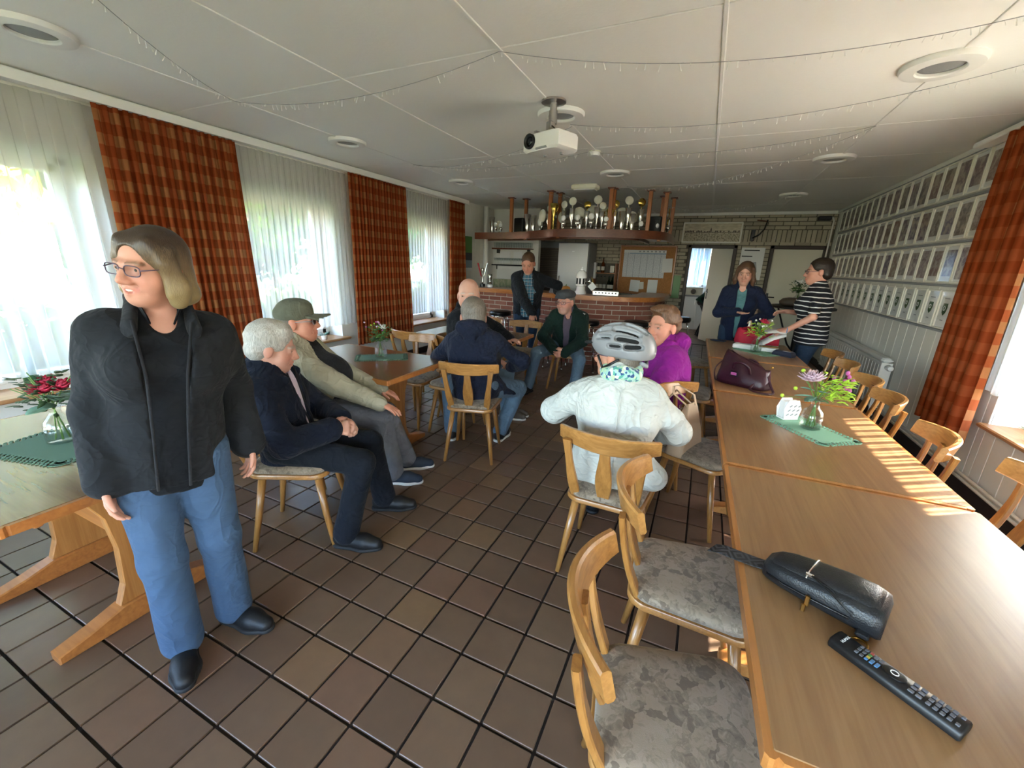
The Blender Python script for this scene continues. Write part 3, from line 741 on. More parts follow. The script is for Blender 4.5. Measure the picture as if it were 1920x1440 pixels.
cap_ = MB().box((0, 0, .075), (.001, .05, .008)).box((0, 0, .262), (.001, .09, .008)).mesh('caption', 'grey_plastic')
rowname = ['top row', 'second row from the ceiling', 'third row from the ceiling', 'bottom row']
for r, (z, h) in enumerate(pics):
    pitch = .246 if r < 3 else .262; y = 4.46+fw/2 if r < 3 else 4.52+fw/2; k = 0
    while y < 9.15:
        crested = r == 3 and k < 14
        o = empty('framed_picture', (XR-.016, y, z), 0, 'white framed crest sheet in the bottom row of the picture wall' if crested else 'white framed portrait print in the %s of the picture wall' % rowname[r], 'picture', 'crest sheets on the board wall' if crested else 'portrait prints on the board wall')
        inst('frame', fm, o); inst('mount', mount, o, (.003, 0, 0))
        if crested: inst('crest', crest, o, (-.001, 0, 0)); inst('crest_ring', ring, o, (-.001, 0, 0)); inst('caption', cap_, o, (-.001, 0, 0))
        else: inst('print', photo if (k*7+r) % 3 else photo_b, o, (-.001, 0, 0))
        inst('glass', gls, o, (-.002, 0, 0))
        y += pitch; k += 1
for z in (2.575, 2.215, 1.845, 1.475, 1.09):
    tag(MB().box((XR-.012, 6.75, z), (.022, 4.8, .022), ch=.004).build('picture_rail', 'grey_plastic'), 'grey picture rail under the ceiling' if z > 2.5 else ('grey picture rail below the crest sheets' if z < 1.2 else 'grey picture rail between rows of portrait prints'), 'rail', 'picture rails')
# radiator
o = empty('radiator', (XR-.02, 6.72, .14), 0, 'long white panel radiator below the picture wall', 'radiator')
MB().box((-.07, 0, .26), (.06, 2.35, .5), ch=.008).build('panel', 'radiator_white', o)
MB().box((-.055, 0, .535), (.11, 2.36, .05), ch=.02).build('top_grille', 'radiator_white', o)
MB().box((-.055, -1.18, .26), (.10, .012, .5), ch=.004).build('side_panel', 'radiator_white', o); MB().box((-.055, 1.18, .26), (.10, .012, .5), ch=.004).build('side_panel', 'radiator_white', o)
MB().lathe([(.02, 0), (.03, -.01), (.03, -.07), (.024, -.085), (.01, -.09)], c=(-.05, -1.2, .47), n=16, axis='y').build('thermostat', 'white_plastic', o, 40)
MB().tube([(-.04, -1.1, 0), (-.04, -1.1, -.1)], .012, 8).tube([(-.04, -1.02, 0), (-.04, -1.02, -.1)], .012, 8).build('supply_pipe', 'radiator_white', o, True)
for k in range(24): MB().box((-.102, -1.1+k*.0957, .26), (.004, .03, .44), ch=.0015).build('rib', 'radiator_white', o)

# ================================================================ garden outside the windows
tag(MB().box((-22, 4, -.55), (34, 60, .3)).box((20, 4, -.55), (34, 60, .3)).build('lawn', 'lawn'), 'sunlit lawn outside the windows', 'lawn', None, 'structure')
def foliage_mesh(n, rx, ry, rz, size, seed, mat, shell=.55):
    rnd = np.random.RandomState(seed); d = rnd.normal(size=(n, 3)); d /= np.linalg.norm(d, axis=1)[:, None]
    r = (shell+(1-shell)*rnd.rand(n))[:, None]; c = d*r*np.array([rx, ry, rz]); c += rnd.normal(size=(n, 3))*.06*rx
    a = rnd.normal(size=(n, 3)); a /= np.linalg.norm(a, axis=1)[:, None]; b = np.cross(a, rnd.normal(size=(n, 3))); b /= np.linalg.norm(b, axis=1)[:, None]
    s = size*(.6+.8*rnd.rand(n))[:, None]
    v = np.stack([c-a*s, c+b*s*.45, c+a*s, c-b*s*.45], 1).reshape(-1, 3)
    me = bpy.data.meshes.new('foliage'); me.from_pydata(v.tolist(), [], (np.arange(n*4).reshape(-1, 4)).tolist()); me.materials.append(MAT(mat)); return me
def tree(x, y, h, rx, seed, mat, label, n=2600):
    o = empty('tree', (x, y, -.4), 0, label, 'tree', 'garden trees')
    MB().tube([(0, 0, 0), (.05, .03, h*.35), (0, .1, h*.75)], [.14, .11, .04], 8).tube([(.03, .02, h*.4), (.4, -.4, h*.62)], [.06, .02], 6).tube([(.03, .02, h*.45), (-.5, .4, h*.7)], [.06, .02], 6).build('trunk', 'bark', o, True)
    inst('crown', foliage_mesh(n, rx, rx, h*.36 if n < 3000 else h*.46, .16 if n < 3000 else .3, seed, mat, .55 if n < 3000 else .2), o, (0, 0, h*.66 if n < 3000 else h*.5))
def bush(x, y, r, h, seed, mat, label, n=1500):
    o = empty('bush', (x, y, -.4), 0, label, 'bush', 'garden bushes')
    MB().tube([(0, 0, 0), (0, 0, h*.6)], [.03, .01], 6).build('stem', 'bark', o, True)
    inst('foliage', foliage_mesh(n, r, r, h*.5, .09, seed, mat, .3), o, (0, 0, h*.5))
tree(-9.0, 1.4, 5.5, 1.7, 1, 'foliage_yellow', 'light green garden tree outside the window behind the standing woman'); tree(-15.0, 10.0, 6.5, 2.2, 2, 'foliage', 'broad green garden tree between the first two windows')
tree(-9.5, 9.5, 6, 2.3, 3, 'foliage_dark', 'dark green garden tree outside the window behind the cap man'); tree(-10.5, 15.0, 6, 2.2, 4, 'foliage_dark', 'dark green garden tree outside the window nearest the bar'); tree(-14, 25, 7, 3, 5, 'foliage', 'tall green garden tree far beyond the bar window')
for k in range(11):
    bush(-6.3-.5*(k % 2), -.6+k*1.15, .5, .95+.25*((k*7) % 3), 20+k, ['foliage', 'foliage_dark', 'foliage_yellow'][k % 3], 'low green shrub in the hedge outside the curtained windows')
for k in range(9):
    tree(-22.5-1.5*(k % 2), -9+k*5.3, 6.5+(k*3 % 4)*.5, 2.3, 40+k, ['foliage_dark', 'foliage', 'foliage_dark'][k % 3], 'dense tree in the row closing the garden beyond the lawn', 3400)
o = empty('garden_shed', (-15.5, 2.2, -.4), R(12), 'pale garden house with red roof across the lawn', 'building')
MB().box((0, 0, 1.3), (3, 5, 2.6)).build('wall', 'house_wall', o); MB().prism([(-2.0, 2.5), (2.0, 2.5), (0, 4.0)], lambda u, v, t: (u, t, v), -2.9, 2.9).build('roof', 'roof_red', o); MB().box((1.52, .6, 1.4), (.05, 1.0, 1.0)).build('window', 'lens_dark', o)
tree(9.5, 4.0, 3.2, 1.4, 8, 'foliage', 'small green tree outside the sunny board wall window', 1600)
# ================================================================ chairs
def ribbon(m, pts, widths, thick, side, mi=0, ch=.004):
    """flat wooden strip: pts centre line, widths across `side`, thickness across the third axis"""
    rs = []; P = [Vector(p) for p in pts]; s = Vector(side).normalized()
    for i, p in enumerate(P):
        t = (P[min(i+1, len(P)-1)]-P[max(i-1, 0)]).normalized(); n = t.cross(s).normalized(); w_, h = widths[i]/2, thick/2
        rs.append([p+s*a+n*b for a, b in ((-w_, -h+ch), (-w_+ch, -h), (w_-ch, -h), (w_, -h+ch), (w_, h-ch), (w_-ch, h), (-w_+ch, h), (-w_, h-ch))])
    return m.rings(rs, mi=mi)
def seat_outline(s=1.0, n=6):
    fw_, rw, yf, yr, r = .215, .185, .205, -.205, .075; P = []
    for cx, cy_, a0 in ((fw_-r, yf-r, 0), (-fw_+r, yf-r, 90), (-rw+r, yr+r, 180), (rw-r, yr+r, 270)):
        for k in range(n+1):
            a = R(a0+90*k/n); P.append(((cx+r*math.cos(a))*s, (cy_+r*math.sin(a))*s))
    return P
def make_chair():
    c = empty('dining_chair', (0, 0, 0), 0, 'x', 'chair', 'wooden dining chairs')
    so_ = seat_outline()
    MB().rings([[(x*.97, y*.97, .424) for x, y in so_], [(x, y, .43) for x, y in so_], [(x, y, .446) for x, y in so_], [(x*.985, y*.985, .451) for x, y in so_]]).build('seat', 'wood_chair', c, 40)
    MB().rings([[(x*s, y*s, z) for x, y in so_] for s, z in ((.93, .450), (.96, .462), (.94, .476), (.86, .485), (.6, .491), (.2, .493))]).build('seat_cushion', 'cushion', c, True)
    for sx_ in (-1, 1):
        for sy_ in (-1, 1):
            MB().tube([(sx_*.135, sy_*.135, .428), (sx_*.165, sy_*.17, .2), (sx_*.19, sy_*.205, 0)], [.021, .018, .0125], 10).build('leg', 'wood_chair_v', c, True)
    N = 10
    def back(t, x0, x1): return (x0+(x1-x0)*t, -.165-.085*t-.015*math.sin(PI*t), .44+.33*t)
    for s in (-1, 1):
        m = MB(); ribbon(m, [back(k/N, s*.135, s*.178) for k in range(N+1)], [.042+.008*math.sin(PI*k/N*2) for k in range(N+1)], .02, (1, 0, 0)); m.build('back_post', 'wood_chair_v', c)
    m = MB(); ribbon(m, [back(k/N, 0, 0) for k in range(N+1)], [.062-.016*math.cos(2*PI*k/N*1.0+.6) for k in range(N+1)], .018, (1, 0, 0)); m.build('splat', 'wood_chair_v', c)
    rs = []
    for k in range(17):
        u = -1+k/8; x = .222*u; y = -.272+.085*u*u; z0, z1 = .735+.012*u*u, .828-.010*u*u; tl = -.012
        t = Vector((.222, .17*u, 0)).normalized(); n = Vector((-t.y, t.x, 0)); h = .0125
        q = []
        for b, z in ((-h, z0+.006), (-h+.006, z0), (h-.006, z0), (h, z0+.006), (h, z1-.006), (h-.006, z1), (-h+.006, z1), (-h, z1-.006)):
            q.append(Vector((x, y+tl*((z-.78)/.05), z))+n*b)
        rs.append(q)
    MB().rings(rs).build('top_rail', 'wood_chair', c, 35)
    return c
proto = make_chair(); _first = [True]
def chair(x, y, rz, label):
    o = proto if _first[0] else copy_tree(proto)
    _first[0] = False; o.location = (x, y, 0); o.rotation_euler = (0, 0, R(rz)); o['label'] = label; return o
chair(.09, .86, -80, 'dining chair drawn up to the table beside the black remote control')
chair(.10, 1.40, -86, 'dining chair pulled up where the patterned bag strap hangs over the table edge')
chair(.10, 2.62, -108, 'dining chair with a beige shoulder bag hung on its back')
chair(-.19, 3.10, 4, 'dining chair that the woman in the purple jacket sits on')
chair(-.02, 3.98, -92, 'dining chair at the table row just behind the purple jacket')
chair(-.05, 5.35, -60, 'dining chair at the far table end beside the woman in the navy cardigan')
chair(-.30, 1.95, 0, 'dining chair carrying the cyclist in the white jacket')
chair(1.05, 2.13, 84, 'dining chair by the board wall below the sunny window sill')
chair(.90, 2.56, 82, 'dining chair by the board wall half sunlit and pushed deep under the table')
chair(.93, 3.24, 88, 'dining chair by the board wall opposite the pink flower vase')
chair(.96, 3.72, 90, 'dining chair by the radiator, next one on from the pink flower vase')
chair(.98, 4.32, 90, 'dining chair by the radiator, third one on from the pink flower vase')
chair(.99, 4.82, 92, 'dining chair by the radiator closest to the woman in the striped top')
chair(-1.93, 1.41, -57, 'dining chair under the white haired man in the navy jacket')
chair(-2.46, 1.80, -55, 'dining chair under the man in the olive cap')
chair(-1.58, 2.76, 18, 'dining chair under the man in the navy raincoat')
chair(-2.44, 3.12, 178, 'dining chair tucked behind the vase table facing the man in the cap')
chair(-1.97, 3.14, 180, 'dining chair at the vase table corner just behind the raincoat man')
chair(-2.78, 3.66, -10, 'dining chair by the curtain at the second window table')
chair(-2.12, 3.50, -85, 'dining chair under the bald man at the bar side table')
chair(-2.62, 4.72, 178, 'dining chair on the bar side of the table with white flowers')
chair(-2.05, 4.74, 183, 'dining chair whose back the man in the plaid shirt holds')
chair(-1.50, 5.02, 184, 'dining chair under the man in the flat cap')
chair(-2.78, .05, 60, 'dining chair tucked under the glossy near table, only legs showing')
chair(-2.75, 1.16, 172, 'dining chair behind the glossy near table by the wall side')

# ================================================================ tables
def make_table(nm, top, edge, L=1.2, W=.82):
    t = empty(nm, (0, 0, 0), 0, 'x', 'table', 'wooden dining tables')
    MB().box((0, 0, .727), (L-.03, W-.03, .027), ch=.002).build('tabletop', top, t)
    for s in (-1, 1):
        MB().box((0, s*(W/2-.011), .722), (L, .022, .034), ch=.007).build('edge_band', edge, t)
        MB().box((s*(L/2-.011), 0, .722), (.022, W-.044, .034), ch=.007).build('edge_band', edge, t)
        MB().box((0, s*.3, .675), (L-.24, .025, .07), ch=.004).build('apron', edge, t)
        ol = [(-.17, .70), (-.155, .62), (-.1, .5), (-.085, .35), (-.095, .18), (-.13, .075), (.13, .075), (.095, .18), (.085, .35), (.1, .5), (.155, .62), (.17, .70)]
        MB().prism(ol, lambda u, v, q, s=s: (s*.31+q, u, v), -.022, .022, ch=.004).build('upright', 'wood_leg', t)
        fo = [(-.33, 0), (-.33, .035), (-.22, .062), (-.12, .095), (.12, .095), (.22, .062), (.33, .035), (.33, 0)]
        MB().prism(fo, lambda u, v, q, s=s: (s*.31+q, u, v), -.038, .038, ch=.006).build('foot', edge, t)
    MB().box((0, 0, .36), (.6, .03, .13), ch=.005).build('stretcher', edge, t)
    return t
def table(p, x, y, rz, label, first):
    o = p if first else copy_tree(p)
    o.location = (x, y, 0); o.rotation_euler = (0, 0, R(rz)); o['label'] = label
tp = make_table('dining_table', 'wood_table', 'wood_edge')
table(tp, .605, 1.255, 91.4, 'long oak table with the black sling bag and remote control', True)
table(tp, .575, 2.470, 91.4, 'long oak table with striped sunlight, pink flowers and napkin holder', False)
table(tp, .545, 3.690, 91.4, 'long oak table carrying the burgundy handbag', False)
table(tp, .515, 4.920, 91.4, 'long oak table with red flower vase at the far end of the row', False)
tq = make_table('dining_table', 'wood_table_shaded', 'wood_edge_x')
table(tq, -2.375, .72, 0, 'shade-toned oak table with bluish window glare beside the standing woman', True)
table(tq, -2.47, 2.50, 0, 'shade-toned oak table with a green doily between the cap man and the raincoat man', False)
table(tq, -2.37, 4.11, 0, 'shade-toned oak table with white flowers in front of the bar', False)

# ================================================================ bar
def smooth_path(P, n=8):
    out = []
    for i in range(len(P)-1):
        p0, p1, p2, p3 = (Vector(P[max(i-1, 0)]), Vector(P[i]), Vector(P[i+1]), Vector(P[min(i+2, len(P)-1)]))
        for k in range(n):
            t = k/n; out.append(.5*((2*p1)+(p2-p0)*t+(2*p0-5*p1+4*p2-p3)*t*t+(3*p1-p0-3*p2+p3)*t**3))
    out.append(Vector(P[-1])); return out
def offset_path(P, d):
    o = []
    for i, p in enumerate(P):
        t = (P[min(i+1, len(P)-1)]-P[max(i-1, 0)]).normalized(); o.append(p+Vector((-t.y, t.x))*d)
    return o
def wall_along(m, P, d0, d1, z0, z1):
    A, B_ = offset_path(P, d0), offset_path(P, d1)
    return m.rings([[(a.x, a.y, z0), (b.x, b.y, z0), (b.x, b.y, z1), (a.x, a.y, z1)] for a, b in zip(A, B_)])
bar = smooth_path([(-4.02, 6.74), (-3.3, 6.70), (-2.75, 6.62), (-2.25, 6.42), (-1.65, 6.42), (-1.15, 6.55), (-.80, 6.82), (-.66, 7.25), (-.66, 8.2)], 10)
o = empty('bar_counter', (0, 0, 0), 0, 'curved red brick bar with a wooden counter top', 'bar counter')
wall_along(MB(), bar, -.008, .12, 0, 1.055).build('brick_core', 'mortar_red', o)
wall_along(MB(), bar, -.07, .42, 1.055, 1.10).build('counter_top', 'wood_counter', o)
wall_along(MB(), bar, -.075, -.05, 1.03, 1.0995).build('counter_edge', 'wood_counter', o)
wall_along(MB(), bar, .10, .40, .72, .75).build('inner_shelf', 'wood_counter', o)
rb = MB().box((0, 0, 0), (.232, .03, .062), ch=.004).mesh('brick', 'brick_red')
cum = [0]
for a, b in zip(bar[:-1], bar[1:]): cum.append(cum[-1]+(b-a).length)
def on_path(s):
    for i in range(len(bar)-1):
        if cum[i+1] >= s: 
            t = (s-cum[i])/(cum[i+1]-cum[i]); d = (bar[i+1]-bar[i]).normalized(); return bar[i]+(bar[i+1]-bar[i])*t, d
    return bar[-1], (bar[-1]-bar[-2]).normalized()
cnt = 0
for c_ in range(14):
    s = .12+(c_ % 2)*.122
    while s < cum[-1]-.1:
        p, d = on_path(s)
        if cnt < 300: inst('brick', rb, o, (p.x, p.y, .035+c_*.0745), (0, 0, math.atan2(d.y, d.x))); cnt += 1
        s += .244
# canopy shelf above the bar with fascia and hanging posts
can = smooth_path([(-4.0, 6.98), (-3.4, 6.90), (-2.85, 6.72), (-2.25, 6.32), (-1.7, 6.28), (-1.15, 6.45), (-.72, 6.78), (-.62, 7.3), (-.62, 8.1)], 10)
o = empty('canopy_shelf', (0, 0, 0), 0, 'dark wooden shelf canopy hung above the bar', 'shelf')
wall_along(MB(), can, 0, .025, 1.945, 2.06).build('fascia', 'wood_dark', o)
wall_along(MB(), can, .02, .42, 1.99, 2.015).build('shelf_board', 'wood_dark', o)
wall_along(MB(), can, .42, .445, 1.945, 2.06).build('inner_fascia', 'wood_dark', o)
for x, y in ((-3.25, 6.95), (-3.05, 7.12), (-2.36, 6.46), (-2.28, 6.66), (-1.42, 6.40), (-1.40, 6.48), (-.92, 6.72), (-.72, 6.95), (-.66, 7.5), (-.8, 7.3)):
    MB().box((x, y, (ZC+1.95)/2), (.055, .055, ZC-1.95), ch=.005).build('post', 'wood_post', o); MB().box((x, y, ZC-.008), (.11, .11, .016), ch=.003).build('post_plate', 'wood_dark', o)
def along(P, s, off):
    L = 0
    for i in range(len(P)-1):
        d = (P[i+1]-P[i]).length
        if L+d >= s: 
            t = (P[i+1]-P[i]).normalized(); q = P[i]+t*(s-L); return q+Vector((-t.y, t.x))*off, math.atan2(t.y, t.x)
        L += d
    return P[-1], 0
# trophies
def trophy(kind, s, off, sc=1.0):
    p, a = along(can, s, off); names = {'cup': 'slim silver trophy cup with a %s medal disc' % ('golden' if s % .5 > .25 else 'cream white'), 'goblet': 'small silver goblet trophy with white medallion', 'gold': 'gold trophy cup with two handles', 'disc': 'round medal trophy on a clear stand', 'plaque': 'clear acrylic plaque trophy with a medal', 'vase': 'tall silver beaker trophy without lid'}
    o = empty('trophy', (p.x, p.y, 2.015), a, names[kind]+' on the bar canopy', 'trophy', 'trophies on the bar canopy'); o.scale = (sc, sc, sc)
    if kind == 'cup':
        MB().box((0, 0, .02), (.07, .07, .04), ch=.004).build('base', 'black_satin', o); MB().lathe([(.022, .04), (.008, .06), (.008, .1), (.028, .16), (.036, .26), (.034, .262)], n=16).build('cup', 'silver', o, True)
        MB().lathe([(.006, .25), (.006, .3)], n=8).lathe([(.043, -.006), (.045, 0), (.043, .006)], c=(0, -.0, .335), n=20, axis='y').build('medal', 'gold' if s % .5 > .25 else 'cream_plastic', o, True)
    elif kind == 'goblet':
        MB().lathe([(.034, 0), (.034, .03), (.012, .04), (.01, .07), (.03, .1), (.034, .14), (.02, .15)], n=16).build('cup', 'silver', o, True); MB().lathe([(.034, -.006), (.036, 0), (.034, .006)], c=(0, -.01, .185), n=20, axis='y').build('medal', 'ceramic_white', o, True)
    elif kind == 'gold':
        MB().box((0, 0, .02), (.08, .08, .04), ch=.004).build('base', 'black_satin', o); MB().lathe([(.03, .04), (.01, .06), (.01, .14), (.02, .16), (.012, .18), (.045, .26), (.06, .34), (.055, .342)], n=18).build('cup', 'gold', o, True)
        for q in (-1, 1): MB().tube([(q*.05, 0, .32), (q*.085, 0, .31), (q*.08, 0, .26), (q*.035, 0, .23)], .006, 6).build('handle', 'gold', o, True)
    elif kind == 'disc':
        MB().box((0, 0, .015), (.08, .05, .03), ch=.004).build('base', 'black_satin', o); MB().lathe([(.008, .03), (.008, .12)], n=8).build('stem', 'silver', o, True); MB().lathe([(.062, -.008), (.066, 0), (.062, .008)], c=(0, 0, .18), n=24, axis='y').build('medal', 'cream_plastic', o, True)
    elif kind == 'plaque':
        MB().box((0, 0, .02), (.11, .05, .04), ch=.004).build('base', 'white_plastic', o); MB().box((0, 0, .13), (.095, .012, .19), ch=.003).build('plate', 'vase_glass', o); MB().lathe([(.035, -.004), (.037, 0), (.035, .004)], c=(0, -.012, .14), n=20, axis='y').build('medal', 'ceramic_white', o, True)
    else:
        MB().lathe([(.028, 0), (.03, .008), (.022, .03), (.03, .1), (.045, .27), (.041, .272), (.03, .15)], n=18).build('cup', 'silver', o, True); MB().lathe([(.034, 0), (.034, .012), (.02, .016)], n=18).build('base', 'black_satin', o)
tr = [('vase', .30, .12, 1.15), ('disc', .46, .10, 1.0), ('goblet', .42, .06, 1.0), ('goblet', .52, .07, .9), ('vase', 1.08, .1, 1.2), ('vase', 1.22, .1, 1.1), ('disc', 1.38, .12, 1.05), ('disc', 1.5, .08, 1.5), ('cup', 1.62, .12, 1.1), ('gold', 1.76, .12, 1.25), ('cup', 1.70, .08, .8), ('cup', 2.0, .14, 1.2), ('goblet', 2.05, .07, 1.1),
      ('cup', 2.18, .1, 1.3), ('vase', 2.33, .08, .8), ('cup', 2.42, .12, 1.15), ('goblet', 2.5, .06, 1.2), ('cup', 2.58, .12, 1.35), ('cup', 2.66, .08, 1.1), ('gold', 2.78, .1, .95), ('cup', 2.86, .14, 1.2), ('vase', 2.96, .08, 1.1), ('cup', 3.06, .12, 1.35), ('vase', 3.12, .08, 1.0), ('cup', 3.26, .12, 1.3), ('plaque', 3.25, .06, 1.0), ('plaque', 3.55, .06, .9),
      ('cup', 4.10, .12, 1.1), ('goblet', 4.15, .07, 1.2), ('gold', 4.27, .1, .8), ('cup', 4.36, .1, 1.2), ('goblet', 4.50, .08, 1.1), ('goblet', 4.7, .08, .8), ('disc', 1.9, .2, 1.3), ('disc', 2.27, .2, 1.5), ('disc', 2.5, .22, 1.6), ('disc', 2.74, .2, 1.5), ('disc', 3.0, .22, 1.5), ('disc', 3.16, .2, 1.3), ('goblet', 2.3, .04, 1.1), ('goblet', 2.72, .04, 1.0)]
for k in tr: trophy(*k)
for s, off, dims, lb in ((.85, .22, (.2, .18, .28), 'black loudspeaker on the canopy beside the tall silver beakers'), (3.86, .2, (.28, .2, .27), 'black loudspeaker on the canopy beside the acrylic plaque')):
    p, a = along(can, s, off); o = empty('loudspeaker', (p.x, p.y, 2.016), a, lb, 'loudspeaker')
    MB().box((0, 0, dims[2]/2), dims, ch=.008).build('cabinet', 'black_plastic', o); MB().box((0, -dims[1]/2-.004, dims[2]/2), (dims[0]-.03, .008, dims[2]-.03), ch=.003).build('grille', 'black_satin', o)

# bar stools
def stool(x, y, rz, label, first=None, h=.78):
    if first is not None:
        o = copy_tree(first); o.location = (x, y, 0); o.rotation_euler = (0, 0, R(rz)); o['label'] = label; return o
    o = empty('bar_stool', (x, y, 0), R(rz), label, 'bar stool', 'bar stools')
    MB().lathe([(.15, h-.075), (.18, h-.07), (.185, h-.04), (.18, h-.01), (.15, h), (.05, h+.004)], n=28).build('seat', 'vinyl_black', o, True)
    MB().lathe([(.17, h-.085), (.172, h-.075), (.16, h-.072)], n=28).build('seat_ring', 'chrome', o, True)
    for k in range(4):
        a = R(45+90*k); c, s = math.cos(a), math.sin(a)
        MB().tube([(c*.12, s*.12, h-.08), (c*.15, s*.15, h-.16), (c*.21, s*.21, .02)], .011, 8).tube([(c*.21, s*.21, 0), (c*.21, s*.21, .025)], .014, 8).build('leg', 'chrome', o, True)
    MB().tube([(.19*math.cos(2*PI*k/28), .19*math.sin(2*PI*k/28), .27) for k in range(29)], .009, 8).build('foot_ring', 'chrome', o, True)
    return o
s1 = stool(-3.05, 6.2, 10, 'black bar stool by the winged trophy end of the bar')
stool(-.86, 6.33, 20, 'black bar stool in front of the curved bar bricks', s1); stool(-.33, 7.4, 40, 'black bar stool at the open kitchen door end of the bar', s1)
stool(-1.98, 5.98, 5, 'black bar stool close behind the flat cap man', s1); stool(-1.52, 5.98, 15, 'black bar stool behind the flat cap man, nearer the kitchen end', s1)

# things on and behind the bar
def lathe_thing(name, x, y, z, prof, mat, label, cat, group=None, n=16, extra=None):
    o = empty(name, (x, y, z), 0, label, cat, group); MB().lathe(prof, n=n).build('body', mat, o, 40)
    if extra: extra(o)
    return o
def tap_parts(o):
    for k in range(8):
        a = 2*PI*k/8; MB().box((.072*math.cos(a), .072*math.sin(a), .2), (.012, .03, .09), rot=(0, 0, a), ch=.003).build('window_panel', 'black_plastic', o)
    MB().tube([(.07, -.02, .2), (.16, -.05, .2)], .014, 10).tube([(.15, -.05, .16), (.15, -.05, .27)], .011, 10).tube([(.16, -.05, .2), (.2, -.06, .18)], .008, 8).build('spout', 'chrome', o, True)
    MB().lathe([(.028, 0), (.026, .02), (.01, .03), (.008, .04), (.012, .047), (.004, .056)], c=(0, 0, .366), n=16).build('finial', 'ceramic_white', o, True)
lathe_thing('beer_tap', -1.84, 6.66, 1.10, [(.10, 0), (.1, .02), (.075, .06), (.07, .12), (.09, .13), (.09, .15), (.07, .16), (.07, .24), (.09, .25), (.09, .27), (.085, .30), (.07, .335), (.045, .36), (.03, .368)], 'ceramic_white', 'white ceramic beer tap tower on the bar counter', 'beer tap', extra=tap_parts, n=24)
o = empty('hanging_card', (-1.62, 6.52, 1.10), R(5), 'white diamond shaped card hanging from the beer tap', 'card'); MB().box((0, 0, .13), (.10, .004, .10), rot=(0, R(45), 0)).build('card', 'paper_white', o); MB().tube([(0, 0, .2), (-.02, 0, .27)], .005, 6).build('string', 'gold', o)
o = empty('drip_tray', (-1.42, 6.62, 1.10), R(12), 'metal drip tray beside the beer tap', 'tray'); MB().box((0, 0, .04), (.4, .24, .08), ch=.01).build('tray', 'steel', o)
for k in range(7): MB().box((-.15+k*.05, -.122, .045), (.02, .006, .02), ch=.002).build('slot', 'black_plastic', o)
lathe_thing('pumpkin', -2.08, 6.62, 1.10, [(.03, 0), (.065, .02), (.08, .06), (.065, .1), (.025, .115)], 'orange_pumpkin', 'small orange pumpkin ornament on the bar', 'ornament', extra=lambda o: MB().cyl((0, 0, .11), (.01, 0, .14), .012, .006).build('stalk', 'stem_green', o))
o = empty('card_stand', (-2.3, 6.58, 1.10), R(-20), 'small grey card stand behind the flat cap man', 'card'); MB().prism([(-.07, 0), (.07, 0), (0, .15)], lambda u, v, t: (t, u, v), -.005, .005).build('card', 'grey_plastic', o)
MB().box((0, .03, .005), (.08, .1, .01)).build('foot', 'grey_plastic', o)
def tro_left(x, y, red, label):
    o = empty('trophy', (x, y, 1.105), 0, label, 'trophy'); MB().lathe([(.05, 0), (.05, .05), (.04, .055)], n=16).build('base', 'black_satin' if red else 'ceramic_white', o, 40)
    MB().lathe([(.018, .05), (.012, .09), (.012, .25), (.03, .3), (.02, .34)] if red else [(.03, .05), (.02, .1), (.03, .16), (.045, .22), (.03, .235)], n=14).build('column', 'silver', o, True)
    if red:
        MB().prism([(-.11, .42), (-.09, .42), (-.02, .18), (-.04, .2)], lambda u, v, t: (u, t, v), -.01, .01).build('wing', 'skirt_red', o); MB().prism([(.11, .42), (.09, .42), (.02, .18), (.04, .2)], lambda u, v, t: (u, t, v), -.01, .01).build('wing', 'silver', o)
tro_left(-3.78, 6.9, True, 'tall trophy with red and silver wings at the dark bar end'); tro_left(-3.6, 6.86, False, 'short silver trophy on a white base at the dark bar end')
# fridge
o = empty('refrigerator', (-2.62, 9.05, 0), 0, 'tall stainless steel refrigerator behind the bar', 'refrigerator')
MB().box((0, 0, 1.0), (.66, .62, 2.0), ch=.01).build('cabinet', 'grey_plastic', o); dr = MB().box((-.005, -.33, 1.35), (.65, .045, 1.28), ch=.008).build('door', 'steel', o); MB().box((-.005, -.33, .36), (.65, .045, .66), ch=.008).build('door', 'steel', o)
MB().tube([(-.27, -.36, 1.0), (-.27, -.39, 1.02), (-.27, -.39, 1.3), (-.27, -.36, 1.32)], .008, 8).build('handle', 'chrome', dr, True); MB().box((0, -.354, 1.82), (.05, .003, .01)).build('badge', 'paper_white', dr)
# roller shutter
o = empty('roller_shutter', (-3.36, 9.42, 0), 0, 'brown slatted roller shutter between glass shelves and refrigerator', 'shutter')
MB().box((0, 0, 1.98), (.78, .1, .14), ch=.01).build('shutter_box', 'grey_plastic', o); MB().box((0, -.02, .5), (.74, .06, 1.0)).build('lower_panel', 'shutter_brown', o)
for k in range(22): MB().box((0, -.02, 1.02+k*.041), (.72, .016, .037), ch=.005).build('slat', 'shutter_brown', o)
